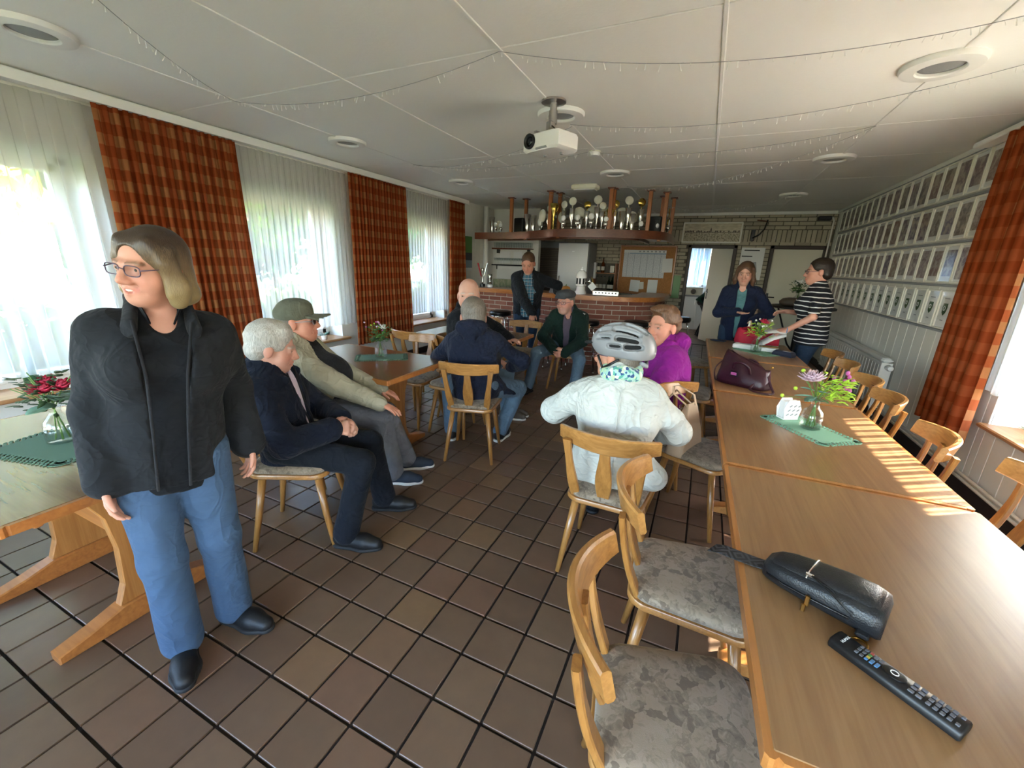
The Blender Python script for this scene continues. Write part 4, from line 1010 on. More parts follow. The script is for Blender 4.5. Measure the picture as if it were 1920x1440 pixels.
# shelves with glasses at the partition
for z, zl, mt in ((1.83, 'upper', 'wood_dark'), (1.50, 'middle', 'black_plastic')):
    sh_ = empty('wall_shelf', (-3.80, 8.22, z), 0, '%s glass shelf on the white partition behind the bar' % zl, 'shelf'); MB().box((0, 0, 0), (.86, .24, .025), ch=.004).build('board', mt, sh_)
    for x in (-.35, .35): MB().box((x, .05, -.05), (.02, .14, .08), ch=.003).build('bracket', 'black_plastic', sh_)
gm = MB().lathe([(.025, 0), (.028, .003), (.03, .06), (.034, .11), (.031, .11), (.027, .02)], n=12).mesh('glass_body', 'drink_glass', True); gm2 = MB().lathe([(.03, 0), (.006, .008), (.005, .06), (.03, .09), (.036, .13), (.033, .13), (.025, .09)], n=12).mesh('glass_body', 'drink_glass', True)
for z, g_, nx, lb in ((1.843, gm, 11, 'clear tumbler in the row on the upper bar shelf'), (1.513, gm2, 10, 'stemmed clear glass in the row on the middle bar shelf')):
    for k in range(nx):
        for r in range(2): tag(inst('drinking_glass', g_, None, (-4.17+k*.078, 8.16+r*.09, z)), lb, 'glass', 'glasses on the bar shelves')
for x, w_, lb in ((-4.02, .24, 'large grey notice sheet under the glass shelf'), (-3.72, .2, 'smaller grey notice sheet under the glass shelf')): tag(MB().box((x, 8.33, 1.66), (w_, .008, .24)).build('notice', 'paper_white'), lb, 'notice')
o = empty('towel_box', (-3.85, 8.22, 1.30), 0, 'white paper towel box under the glass shelves', 'box'); MB().box((0, .04, .05), (.6, .1, .28), ch=.01).build('box', 'paper_white', o); MB().box((-.1, -.014, .15), (.3, .006, .04), ch=.002).build('flap', 'white_plastic', o)
o = empty('tile_splashback', (-3.8, 8.33, 0), 0, 'cream flower tile splashback behind the bar end', 'tiles')
for a in range(6):
    for b in range(2): MB().box((-.42+a*.15, -.004, .98+b*.15), (.146, .01, .146), ch=.002).build('tile', 'tile_cream', o)
# bottle shelf
o = empty('bottle_shelf', (-2.05, 9.34, 1.0), 0, 'small wooden bottle shelf between refrigerator and notice board', 'shelf')
for z in (0.02, .4): MB().box((0, 0, z), (.46, .24, .02), ch=.003).build('board', 'wood_post', o)
for x in (-.23, .23): MB().box((x, 0, .3), (.02, .24, .62), ch=.003).build('side_panel', 'wood_post', o)
MB().box((0, .11, .3), (.46, .012, .62)).build('back_panel', 'mortar_beige', o)
bp = [(.036, 0), (.038, .01), (.038, .16), (.03, .2), (.014, .235), (.013, .29), (.015, .3)]
for k, (x, z, mt, lb) in enumerate([(-.15, .41, 'drink_glass', 'clear tall spirit bottle on the top of the bottle shelf'), (-.06, .41, 'amber', 'brown spirit bottle on the top of the bottle shelf'), (-.16, .03, 'drink_glass', 'clear bottle on the lower bottle shelf'), (-.08, .03, 'drink_glass', 'clear bottle on the lower bottle shelf'), (.0, .03, 'drink_glass', 'clear bottle on the lower bottle shelf'), (.1, .03, 'green_glass', 'dark green bottle on the lower bottle shelf'), (.17, .03, 'green_glass', 'dark green bottle on the lower bottle shelf')]):
    b = empty('bottle', (-2.05+x, 9.30, 1.0+z), 0, lb, 'bottle', 'bottles on the bottle shelf'); MB().lathe(bp, n=14).build('bottle_body', mt, b, True); MB().lathe([(.0385, .05), (.0385, .13)], n=14, cap=False).build('label', 'label_white', b, True); MB().lathe([(.0155, .29), (.0155, .315)], n=10).build('cap', 'black_satin', b)
tag(MB().box((-1.9, 9.3, 1.49), (.09, .06, .15), ch=.006).build('carton', 'label_white'), 'cream carton on the bottle shelf top', 'carton')
tag(MB().box((-2.26, 9.25, 1.45), (.05, .12, .34), ch=.004).build('folder', 'paper_white'), 'white ring binder beside the refrigerator', 'binder')
# notice board with year planner
o = empty('notice_board', (-1.22, YB-.03, 1.0), 0, 'cork notice board with a year planner behind the bar', 'notice board')
MB().box((0, 0, .48), (1.12, .025, .98)).build('cork_panel', 'cork', o); f = MB()
for c, d in (((0, -.008, .98), (1.14, .04, .03)), ((0, -.008, 0), (1.14, .04, .03)), ((-.56, -.008, .48), (.03, .04, .98)), ((.56, -.008, .48), (.03, .04, .98))): f.box(c, d, ch=.004)
f.build('board_frame', 'wood_post', o)
MB().box((-.06, -.017, .62), (.86, .003, .56)).build('year_planner', 'print_calendar', o); MB().box((-.06, -.019, .87), (.86, .003, .05)).build('planner_header', 'paper_white', o); MB().box((-.0, -.019, .83), (.74, .003, .022)).build('planner_bar', 'paper_blue', o)
for k in range(7): MB().box((-.16+k*.08, -.0215, .872), (.035, .002, .03)).build('planner_mark', 'grey_plastic', o)
MB().box((.42, -.02, .6), (.2, .003, .28), rot=(0, R(-3), 0)).build('pinned_sheet', 'paper_white', o); MB().box((-.2, -.018, .16), (.2, .003, .24), rot=(0, R(3), 0)).build('pinned_sheet', 'paper_white', o); MB().box((-.06, -.017, .17), (.1, .003, .15), rot=(0, R(-5), 0)).build('pinned_sheet', 'label_white', o)
MB().box((.17, -.018, .16), (.2, .003, .28)).build('pinned_sheet', 'paper_white', o); MB().box((.47, -.02, .85), (.14, .003, .2)).build('pinned_sheet', 'cork', o)
tag(MB().box((-.58, YB-.025, 1.18), (.16, .012, .46), ch=.003).build('poster', 'poster_green'), 'narrow green poster beside the cork notice board', 'poster')
# painting, notices, lamp and camera on the brick wall
o = empty('picture', (-.06, YB-.03, 2.25), 0, 'wide framed town view picture above the kitchen door', 'picture'); f = MB()
for c, d in (((0, 0, .18), (1.06, .03, .03)), ((0, 0, -.18), (1.06, .03, .03)), ((-.52, 0, 0), (.03, .03, .36)), ((.52, 0, 0), (.03, .03, .36))): f.box(c, d, ch=.006)
f.build('frame', 'frame_white', o); MB().box((0, .004, 0), (1.02, .01, .34)).build('print', 'print_town', o)
m = MB(); rnd = random.Random(5)
for k in range(34):
    x = -.48+k*.029; h = rnd.uniform(.01, .05)+(.09 if k == 16 else 0); m.prism([(-.012, 0), (.012, 0), (.012, h*.6), (0, h), (-.012, h*.6)], lambda u, v, t, x=x: (x+u, t, v), -.004, -.002)
m.build('skyline', 'shutter_brown', o)
tag(MB().box((.72, YB-.02, 1.68), (.40, .012, .60), ch=.003).build('notice', 'paper_white'), 'white notice sheet on the bricks between the two doors', 'notice')
o = bpy.data.objects['notice.002'] if 'notice.002' in bpy.data.objects else None
if o:
    for z, w_ in ((.25, .26), (.14, .18)): MB().box((.70 if w_ > .2 else .63, YB-.028, 1.68+z), (w_, .003, .02)).build('heading', 'black_plastic', o)
    MB().box((.8, YB-.028, 1.62), (.05, .003, .2), rot=(0, R(-12), 0)).build('drawing', 'grey_plastic', o)
o = empty('wall_lamp', (.66, YB-.02, 2.25), 0, 'black wall bracket lamp between the picture and the closed door', 'lamp'); MB().box((0, -.02, -.05), (.07, .04, .2), ch=.01).build('base', 'black_plastic', o); MB().tube([(0, -.04, -.1), (.1, -.08, -.04), (.17, -.08, .06), (.2, -.08, .22)], .012, 8).build('arm', 'black_plastic', o, True); MB().tube([(.03, -.03, .22), (.2, -.03, .2)], .01, 8).build('hook', 'wood_dark', o)
o = empty('security_camera', (1.72, YB-.05, 2.48), 0, 'black box camera under the ceiling in the brick wall corner', 'camera'); MB().box((0, -.06, 0), (.2, .16, .07), ch=.01).build('housing', 'black_plastic', o); MB().box((.08, .03, .02), (.05, .06, .04)).build('bracket', 'black_plastic', o)
tag(MB().tube([(1.78, YB-.06, 2.5), (1.86, YB-.06, 2.5), (1.88, YB-.06, 2.45), (1.88, YB-.06, .2)], .014, 8).build('conduit_pipe', 'radiator_white', None, True), 'white conduit pipe running down the corner beside the closed door', 'pipe')
o = empty('wall_poster', (XL+.03, 7.2, 1.70), 0, 'green landscape poster on the white boards beyond the narrow curtain', 'poster'); MB().box((0, 0, .16), (.01, .36, .3)).build('poster_sky', 'poster_green', o); MB().box((0, 0, -.06), (.01, .36, .14)).build('poster_hill', 'poster_dark', o); MB().box((0, 0, -.2), (.01, .36, .14)).build('poster_water', 'poster_blue', o); MB().box((0, 0, -.3), (.01, .36, .06)).build('poster_margin', 'paper_white', o)
# kitchen furniture
o = empty('kitchen_cabinet', (-.15, 12.0, 0), 0, 'white kitchen base cabinet seen through the open door', 'cabinet'); MB().box((0, .05, .45), (1.2, .5, .84)).build('body', 'white_plastic', o); MB().box((0, .05, .89), (1.25, .56, .04), ch=.006).build('worktop', 'grey_plastic', o)
for k in (-1, 1): 
    dd = MB().box((k*.3, -.21, .55), (.58, .02, .6), ch=.004).build('door', 'white_plastic', o); MB().box((k*.05, -.225, .75), (.02, .02, .12), ch=.003).build('handle', 'steel', dd); MB().box((k*.3, -.21, .16), (.58, .02, .16), ch=.004).build('drawer', 'white_plastic', o)
o = empty('bread_box', (-.28, 11.85, .911), 0, 'cream retro bread box with round emblem on the kitchen worktop', 'bread box'); MB().prism([(-.1, 0), (.1, 0), (.1, .1), (.06, .19), (-.1, .2)], lambda u, v, t: (t, -u, v), -.22, .22, ch=.01).build('body', 'cream_plastic', o, 40); MB().lathe([(.06, 0), (.062, -.01), (.05, -.012)], c=(0, -.102, .09), n=20, axis='y').build('emblem', 'shutter_brown', o)
# high bistro table behind the striped woman
o = empty('bistro_table', (1.28, 7.1, 0), 0, 'dark round high table behind the woman in the striped top', 'table')
MB().lathe([(.38, 1.055), (.4, 1.06), (.4, 1.085), (.38, 1.09)], n=36).build('tabletop', 'base_dark', o, 40); MB().cyl((0, 0, .03), (0, 0, 1.06), .035, n=14).build('column', 'black_satin', o, 40)
for k in range(4): a = R(45+90*k); MB().tube([(0, 0, .12), (.2*math.cos(a), .2*math.sin(a), .06), (.34*math.cos(a), .34*math.sin(a), .015)], .016, 8).build('foot', 'black_satin', o, True)
MB().tube([(-.3, -.1, 1.05), (-.1, -.06, .55), (.02, 0, .4)], .012, 8).build('brace', 'black_satin', o, True)
o = empty('felt_bag', (1.12, 7.0, 1.091), 0, 'dark felt bag lying on the high round table', 'bag'); MB().lathe([(.10, 0), (.14, .02), (.15, .06), (.11, .10), (.04, .115)], n=24, sy=.7).build('body', 'shutter_brown', o, True)
# ================================================================ things on the tables
TT = .7415
def doily(x, y, rz, L, W, label, mat='felt_green', z=TT):
    o = empty('doily', (x, y, z), R(rz), label, 'doily', 'green felt doilies'); b = .045
    MB().box((0, 0, .0015), (L-2*b, W-2*b, .003)).build('cloth', mat, o)
    m = MB(); rnd = random.Random(int(x*100))       # lace border: small rings and leaf shapes with gaps between them
    def edge(n, fx):
        for k in range(n):
            px, py, dx, dy = fx((k+.5)/n)
            for q in range(3):
                cx, cy_ = px+dx*(.006+.013*q)+rnd.uniform(-.002, .002), py+dy*(.006+.013*q)+rnd.uniform(-.002, .002)
                a = rnd.uniform(0, PI); r1, r2 = .0068, .0055
                m.lathe([(r1, 0), (r1, .003)], c=(cx+dy*.006*((q % 2)*2-1), cy_+dx*.006*((q % 2)*2-1), 0), n=7, sx=1 if q % 2 else .8)
    nx, ny = int((L-2*b)/.019), int((W-2*b)/.019)
    edge(nx, lambda t: (-L/2+b+(L-2*b)*t, W/2-b, 0, 1)); edge(nx, lambda t: (-L/2+b+(L-2*b)*t, -W/2+b, 0, -1)); edge(ny, lambda t: (L/2-b, -W/2+b+(W-2*b)*t, 1, 0)); edge(ny, lambda t: (-L/2+b, -W/2+b+(W-2*b)*t, -1, 0))
    for sx_ in (-1, 1):
        for sy_ in (-1, 1):
            for q in range(7): a = R(90*q/6); m.lathe([(.007, 0), (.007, .003)], c=(sx_*(L/2-b+.03*math.cos(a)), sy_*(W/2-b+.03*math.sin(a)), 0), n=7); m.lathe([(.009, 0), (.009, .003)], c=(sx_*(L/2-b+.012*math.cos(a)), sy_*(W/2-b+.012*math.sin(a)), 0), n=7)
    e = m.build('lace_border', mat, o); e['kind'] = 'stuff'
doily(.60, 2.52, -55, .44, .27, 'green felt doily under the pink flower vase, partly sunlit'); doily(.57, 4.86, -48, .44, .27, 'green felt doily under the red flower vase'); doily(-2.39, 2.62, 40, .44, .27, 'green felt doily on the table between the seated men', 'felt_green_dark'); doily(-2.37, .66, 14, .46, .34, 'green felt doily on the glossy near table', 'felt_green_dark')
VP = [(.038, 0), (.043, .004), (.045, .05), (.04, .085), (.022, .105), (.017, .115), (.018, .135), (.022, .14), (.0185, .139), (.0145, .115), (.019, .103), (.036, .083), (.041, .05), (.039, .008), (.01, .006)]
def leaf_shape(m, base, d, L, W, mi=0, curl=.2, n=6):
    d = Vector(d).normalized(); s = d.cross(Vector((.2, .3, 1))).normalized(); u = s.cross(d); rs = []
    for k in range(n+1):
        t = k/n; w_ = W*math.sin(PI*min(.97, .06+.94*t))**.7/2; c = Vector(base)+d*L*t-u*curl*L*t*t
        rs.append([c-s*w_, c+u*.0025*(1-t)-u*.15*w_, c+s*w_, c-u*.0012-u*.15*w_])
    m.rings(rs, mi=mi)
def blossom(m, c, r, npet, layers, up, mi=0, rnd=random):
    up = Vector(up).normalized(); a = up.orthogonal().normalized(); b = up.cross(a)
    for q in range(layers):
        for k in range(npet):
            an = 2*PI*(k+q*.5)/npet+rnd.uniform(-.1, .1); op = .25+.55*q/max(1, layers-1) if layers > 1 else .4
            d = (a*math.cos(an)+b*math.sin(an))*math.cos(op)+up*math.sin(op); leaf_shape(m, Vector(c), d, r*(1-.18*q), r*.5, mi, -.25)
def bouquet(x, y, z, label, seed, kind, sc=1.0, rz=0):
    rnd = random.Random(seed); o = empty('flower_vase', (x, y, z), R(rz), label, 'flower vase', 'glass vases with flowers'); o.scale = (sc,)*3
    MB().lathe(VP, n=24).build('vase', 'vase_glass', o, True); MB().lathe([(.038, .008), (.042, .045), (.0415, .055)], n=20).build('water', 'vase_glass', o, True)
    st = MB(); heads = []
    for k in range(11):
        a = rnd.uniform(0, 2*PI); sp = rnd.uniform(.02, .10); h = rnd.uniform(.19, .27); e = V(sp*math.cos(a), sp*math.sin(a), h)
        st.tube([(-.02*math.cos(a), -.02*math.sin(a), .012), (0, 0, .125), (e.x*.5, e.y*.5, .125+(h-.125)*.6), e], .0017, 5); heads.append(e)
    st.build('stems', 'stem_green', o, True)
    f = MB(); g1, g2 = {'pink': ('leaf_eucalyptus', 'leaf_lime'), 'red': ('leaf_green', 'leaf_lime'), 'pale': ('leaf_dark', 'leaf_green'), 'dark': ('leaf_eucalyptus', 'leaf_dark'), 'white': ('leaf_green', 'leaf_dark')}[kind]
    for k in range(110 if kind != 'pink' else 170):
        a = rnd.uniform(0, 2*PI); r = rnd.uniform(.0, .085)
        if kind == 'pink': a = rnd.uniform(-1.1, 1.1); r = rnd.uniform(.03, .12)
        c = V(r*math.cos(a), r*math.sin(a), rnd.uniform(.13 if kind != 'pink' else .15, .25)); leaf_shape(f, c, (math.cos(a)+rnd.uniform(-.6, .6), math.sin(a)+rnd.uniform(-.6, .6), rnd.uniform(-.2, .9)), rnd.uniform(.02, .036), rnd.uniform(.014, .023))
    e = f.build('foliage', g2, o, True); e['kind'] = 'stuff'
    for k in range(9 if kind in ('pink', 'dark') else 7):
        a = rnd.uniform(0, 2*PI) if kind != 'pink' else rnd.uniform(2.2, 5.0); m = MB(); leaf_shape(m, (0.015*math.cos(a), .015*math.sin(a), rnd.uniform(.14, .19)), (math.cos(a), math.sin(a), rnd.uniform(-.1, .5)), rnd.uniform(.05, .075), rnd.uniform(.04, .055)); m.build('leaf', g1, o, True)
    if kind == 'pink':
        m = MB(); blossom(m, (-.045, -.01, .235), .062, 11, 3, (-.25, -.2, 1), 0, rnd); m.build('blossom', 'petal_pink', o, True)
        for k in range(13): p = (rnd.uniform(.05, .14), rnd.uniform(-.06, .06), rnd.uniform(.18, .27)); MB().sphere(p, (.009, .009, .012), 8, 5).build('bud', 'petal_magenta', o, True)
        for p in ((-.10, .0, .19), (-.15, .0, .15), (-.07, .03, .27)): MB().sphere(p, .009, 8, 5).build('bud', 'leaf_lime', o, True)
        MB().tube([(-.02, 0, .14), (-.15, 0, .15)], .0012, 4).build('bud_stem', 'stem_green', o)
    elif kind == 'red':
        m = MB(); blossom(m, (.02, -.02, .25), .045, 12, 4, (.2, -.4, 1), 0, rnd); m.build('blossom', 'petal_red', o, True)
        for k in range(12): MB().sphere((rnd.uniform(-.09, .09), rnd.uniform(-.07, .07), rnd.uniform(.21, .29)), .008, 8, 5).build('bud', 'petal_white', o, True)
    elif kind == 'dark':
        for p in ((.02, -.02, .2), (-.02, .0, .215), (.04, .02, .205)): m = MB(); blossom(m, p, .045, 9, 3, (.1, -.3, 1), 0, rnd); m.build('blossom', 'petal_red', o, True)
    elif kind == 'white':
        for p in ((.0, -.02, .24), (.05, .0, .22), (-.04, .02, .23)): m = MB(); blossom(m, p, .05, 6, 2, (.1, -.5, 1), 0, rnd); m.build('blossom', 'petal_white', o, True)
    else:
        m = MB(); blossom(m, (.05, -.02, .24), .04, 6, 2, (.4, -.2, 1), 0, rnd); m.build('blossom', 'petal_white', o, True)
        for k in range(14): MB().sphere((rnd.uniform(-.09, .09), rnd.uniform(-.07, .07), rnd.uniform(.22, .29)), .007, 8, 5).build('bud', ['petal_pink', 'petal_magenta', 'leaf_lime'][k % 3], o, True)
bouquet(.612, 2.535, TT+.003, 'glass vase with a pink dahlia and lime green foliage', 3, 'pink', 1.12, 15); bouquet(.56, 4.86, TT+.003, 'glass vase with a red flower at the far table end', 4, 'red', 1.2)
bouquet(-2.39, 2.61, TT+.003, 'glass vase with pale flowers between the seated men', 5, 'pale', 1.05); bouquet(-2.40, .675, TT+.003, 'glass vase with dark red flowers behind the standing woman', 6, 'dark', 1.15); bouquet(-2.42, 4.35, TT+.003, 'glass vase with white flowers in front of the bar', 7, 'white', 1.0)
bouquet(1.22, 7.22, 1.092, 'vase with white roses on the high round table', 8, 'white', 1.3)
# napkin holder
o = empty('napkin_holder', (.525, 2.655, TT+.003), R(30), 'white napkin holder with cut-out leaf pattern', 'napkin holder')
for s in (-1, 1):
    MB().prism([(-.04, 0), (.04, 0), (.052, .06), (.03, .112), (-.03, .112), (-.052, .06)], lambda u, v, t, s=s: (u, s*.028+t, v), -.003, .003, ch=.001).build('side_plate', 'ceramic_white', o)
    for k in range(3):
        for q in range(3): MB().box((-.028+k*.026+.006*q, s*.0315, .03+q*.025), (.018, .0015, .006), rot=(0, R(-35), 0)).build('cutout', 'grey_plastic', o)
MB().box((0, 0, .003), (.09, .056, .006)).build('base', 'ceramic_white', o); MB().box((0, 0, .055), (.085, .035, .095)).build('napkins', 'paper_white', o)
# sling bag
o = empty('sling_bag', (.395, 1.125, TT), R(-25), 'black leather sling bag with patterned strap end', 'bag')
def bag_rings():
    rs = []
    for x, w_, h in ((-.155, .03, .035), (-.148, .07, .052), (-.13, .10, .062), (-.09, .125, .07), (-.02, .14, .078), (.06, .148, .085), (.12, .15, .085), (.142, .142, .078), (.150, .12, .06)):
        ring = []
        for k in range(20):
            a = 2*PI*k/20; c, s = math.cos(a), math.sin(a); ring.append((x, w_/2*math.copysign(abs(c)**.6, c), .002+h/2+h/2*math.copysign(abs(s)**.6, s)))
        rs.append(ring)
    return rs
body = MB().rings(bag_rings()).build('bag_body', 'leather_black', o, True)
MB().rings([[(x*.93-.002, y*.82, z*1.0+.008) for x, y, z in r] for r in bag_rings()]).build('front_pocket', 'leather_black', o, True)
MB().tube(cr([(-.035, -.054, .074), (-.034, -.035, .086), (-.032, .03, .0865), (-.03, .052, .076)]), .003, 6).build('pocket_zip', 'chrome', o, True)
MB().tube([(-.15, -.015, .03), (-.13, -.052, .03), (-.08, -.066, .032), (0, -.073, .036), (.08, -.077, .04)], .0035, 6).build('zip_track', 'black_satin', o, True)
MB().box((-.015, -.079, .03), (.012, .006, .028), ch=.002).box((-.019, -.083, .008), (.011, .006, .022), ch=.002).build('zip_pull', 'zip_gold', o)
MB().box((-.03, -.046, .083), (.02, .008, .006), ch=.002).build('pocket_pull', 'chrome', o)
for a in (-.01, .008): MB().tube([(-.024, -.048, .085), (.03, -.064+a, .078), (.085, -.080+a, .056)], .004, 6, flat=((0, 0, 1), .4)).build('pull_cord', 'leather_black', o, True)
MB().tube([(.115+.018*math.cos(2*PI*k/16), -.098+.016*math.sin(2*PI*k/16), .006) for k in range(17)], .003, 6).build('ring', 'brass', o, True)
MB().box((.115, -.078, .02), (.03, .03, .01), ch=.003).build('tab', 'leather_black', o)
sp = MB(); ribbon(sp, [(-.13, .02, .012), (-.18, .01, .006), (-.235, .0, .004), (-.285, -.012, .006), (-.315, -.02, .0)], [.056]*5, .003, (.1, 1, 0), ch=.0008); sp.build('strap', 'strap_pattern', o); o.scale = (.84, .93, .95); o.location = (.378, 1.112, TT)
# remote control
o = empty('remote_control', (.461, .908, TT), R(-39.5), 'long black remote control with many small buttons', 'remote control')
MB().prism([(-.024, 0), (.024, 0), (.0255, .012), (.02, .021), (.0, .0235), (-.02, .021), (-.0255, .012)], lambda u, v, t: (t, u, v), -.108, .108, ch=.003).build('shell', 'black_plastic', o, 50)
def btn(x, y, w_, d_, mt='btn_grey'): MB().box((x, y, .0232), (w_, d_, .003), ch=.0008).build('button', mt, o)
for i, x in enumerate((-.062, -.053)):
    for y in (-.012, 0, .012): btn(x, y, .006, .008)
for y, mt in ((-.013, 'btn_blue'), (-.0045, 'btn_yellow'), (.004, 'btn_green'), (.013, 'btn_red')): btn(-.044, y, .006, .007, mt)
for i, x in enumerate((-.035, -.026)):
    btn(x, -.01, .006, .014, 'btn_blue'); btn(x, .01, .006, .012, 'btn_grey')
MB().lathe([(.0145, .0225), (.0145, .0255), (.012, .026)], c=(-.001, 0, 0), n=24, sx=1.35).build('direction_pad', 'black_satin', o, 40); MB().lathe([(.007, .026), (.007, .0268), (.0055, .0268), (.0055, .026)], c=(-.001, 0, 0), n=20, cap=False).build('pad_ring', 'paper_white', o)
for x in (.03, .042):
    for y in (-.013, 0, .013): btn(x, y, .009, .008)
for x in (.056, .066, .076, .086):
    for y in (-.013, 0, .013): btn(x, y, .007, .009)
btn(.097, -.013, .006, .008); btn(.097, .013, .006, .008)
def lettering(txt, size, parent, loc, rot, mat, name='lettering'):
    c = bpy.data.curves.new(name, 'FONT'); c.body = txt; c.size = size; c.align_x = 'CENTER'; c.align_y = 'CENTER'; c.extrude = .0002; c.materials.append(MAT(mat))
    tmp = bpy.data.objects.new(name, c); COL.objects.link(tmp); bpy.context.view_layer.update()
    me = bpy.data.meshes.new_from_object(tmp.evaluated_get(bpy.context.evaluated_depsgraph_get())); bpy.data.objects.remove(tmp); me.materials.clear(); me.materials.append(MAT(mat))
    return inst(name, me, parent, loc, rot)
lettering('HUMAX', .0085, o, (-.088, 0, .0238), (0, 0, R(90)), 'paper_white')
# burgundy handbag
o = empty('handbag', (.345, 3.33, TT), R(-28), 'burgundy leather handbag lying on the long table', 'handbag')
rs = []
for z, L, W, sh_ in ((0, .35, .15, 0), (.025, .365, .16, 0), (.08, .35, .135, .0), (.13, .325, .10, .008), (.17, .31, .06, .012), (.185, .30, .035, .014), (.18, .28, .015, .014)):
    ring = []
    for k in range(24):
        a = 2*PI*k/24; c, s = math.cos(a), math.sin(a); ring.append((L/2*math.copysign(abs(c)**.5, c)+.006*math.sin(5*a+z*40), W/2*math.copysign(abs(s)**.6, s)+sh_+.009*math.sin(4*a+z*34)*min(1, z*8), z*(1-.28*math.copysign(abs(c)**.5, c)*min(1, z*7))+.006*math.sin(6*a)*min(1, z*6)))
    rs.append(ring)
MB().rings(rs).build('bag_body', 'leather_burgundy', o, True)
for s in (-1, 1): MB().tube(cr([(-.06, s*.055, .12), (-.05, s*.075, .16), (0, s*.085, .175), (.05, s*.08, .15), (.06, s*.06, .10)]), .009, 8, flat=((0, 1, 0), .5)).build('handle', 'leather_burgundy', o, True)
MB().tube(cr([(.15, 0, .10), (.19, -.03, .05), (.235, -.08, .012), (.215, -.135, .010), (.15, -.145, .010), (.10, -.115, .012), (.10, -.07, .04), (.12, -.04, .08)]), .0085, 8, flat=((0, 0, 1), .7)).build('shoulder_strap', 'leather_burgundy', o, True)
MB().tube(cr([(-.15, 0, .17), (-.205, -.02, .09), (-.18, -.05, .01), (-.15, -.07, .02)]), .005, 6).build('side_cord', 'leather_burgundy', o, True)
MB().box((-.04, -.077, .085), (.055, .008, .035), rot=(R(12), 0, 0), ch=.003).build('name_plate', 'leather_black', o); MB().box((-.04, -.082, .086), (.04, .004, .02), rot=(R(12), 0, 0), ch=.001).build('plate_inlay', 'petal_magenta', o)
for x in (-.16, .17): MB().sphere((x, 0, .165), .008, 8, 5).build('stud', 'brass', o, True)
# beige shoulder bag on the chair
o = empty('shoulder_bag', (.02, 2.60, .30), R(-112), 'beige leather tote bag hung on a chair back by its strap', 'bag')
rs = []
for z, L, W in ((.155, .30, .12), (.165, .31, .125), (.26, .27, .10), (.36, .2, .06), (.43, .14, .03), (.46, .11, .015)):
    ring = []
    for k in range(24):
        a = 2*PI*k/24; c, s = math.cos(a), math.sin(a); ring.append((L/2*math.copysign(abs(c)**.5, c), W/2*math.copysign(abs(s)**.6, s)+.008*math.sin(3*a), z))
    rs.append(ring)
MB().rings(rs).build('bag_body', 'canvas_beige', o, True)
for s in (-1, 1):
    m = MB(); ribbon(m, [(-.05, s*.012, .44), (-.055, s*.02-.03, .50), (-.03, -.10, .545), (.0, -.12, .54), (.03, -.10, .50), (.05, s*.02-.03, .46), (.05, s*.012, .43)] if s > 0 else [(-.055, -.02, .44), (-.07, -.13, .50), (-.06, -.18, .42), (-.03, -.18, .33), (.02, -.15, .30), (.05, -.08, .36), (.055, -.02, .44)], [.028]*7, .004, (1, .0, .2), ch=.001); m.build('strap', 'canvas_beige', o, True)
MB().tube([(.05+.012*math.cos(2*PI*k/12), -.04, .44+.012*math.sin(2*PI*k/12)) for k in range(13)], .002, 5).build('ring', 'silver', o, True)
# far end of the table row
tag(MB().box((.22, 5.38, TT+.005), (.16, .08, .009), rot=(0, 0, R(-20)), ch=.003).build('phone', 'navy_plastic'), 'dark flat phone at the far table corner', 'phone')
o = empty('tissue_box', (.47, 5.0, TT), R(-15), 'white tissue pack beside the red flower vase', 'tissue box'); MB().box((0, 0, .025), (.22, .12, .05), ch=.01).build('box', 'paper_white', o); MB().box((0, 0, .052), (.1, .03, .004)).build('slot', 'grey_plastic', o)
o = empty('paper_tray', (.68, 4.98, TT), R(-10), 'flat white tray with pens behind the red flower vase', 'tray'); MB().box((0, 0, .02), (.2, .14, .04), ch=.008).build('tray', 'white_plastic', o)
for k in range(3): MB().cyl((-.08, -.03+k*.03, .048), (.09, -.045+k*.035, .055), .005, n=8).build('pen', ['brass', 'black_plastic', 'silver'][k], o)
o = empty('card_reader', (.80, 4.78, TT), R(-35), 'navy and white card reader by the far doily corner', 'card reader'); MB().rings([[(x, y, z) for x, y in ((-.09*s, -.045*s), (.09*s, -.045*s), (.09*s, .045*s), (-.09*s, .045*s))] for s, z in ((1, 0), (1.02, .02), (.92, .04), (.8, .05))]).build('shell', 'navy_plastic', o); MB().box((.03, 0, .051), (.07, .06, .004), ch=.001).build('screen', 'grey_plastic', o); MB().box((-.05, 0, .051), (.05, .05, .004), ch=.001).build('keypad', 'black_satin', o)
o = empty('red_bag', (.60, 5.30, TT+.012), R(-4), 'red nylon carry bag open at the far table end', 'bag'); rs = []
for z, L, W in ((0, .42, .16), (.02, .44, .18), (.1, .43, .17), (.16, .40, .14), (.17, .37, .11), (.12, .34, .09)):
    ring = []
    for k in range(28): a = 2*PI*k/28; c, s = math.cos(a), math.sin(a); ring.append((L/2*math.copysign(abs(c)**.5, c)+.006*math.sin(9*a), W/2*math.copysign(abs(s)**.5, s)+.006*math.sin(7*a+z*50), z+.01*math.sin(4*a)))
    rs.append(ring)
MB().rings(rs).build('bag_body', 'red_cloth', o, True)
for s in (-1, 1): MB().tube([(-.12, s*.07, .15), (-.1, s*.1, .1), (0, s*.11, .07), (.1, s*.1, .1), (.12, s*.07, .15)], .006, 6).build('handle', 'red_cloth', o, True)
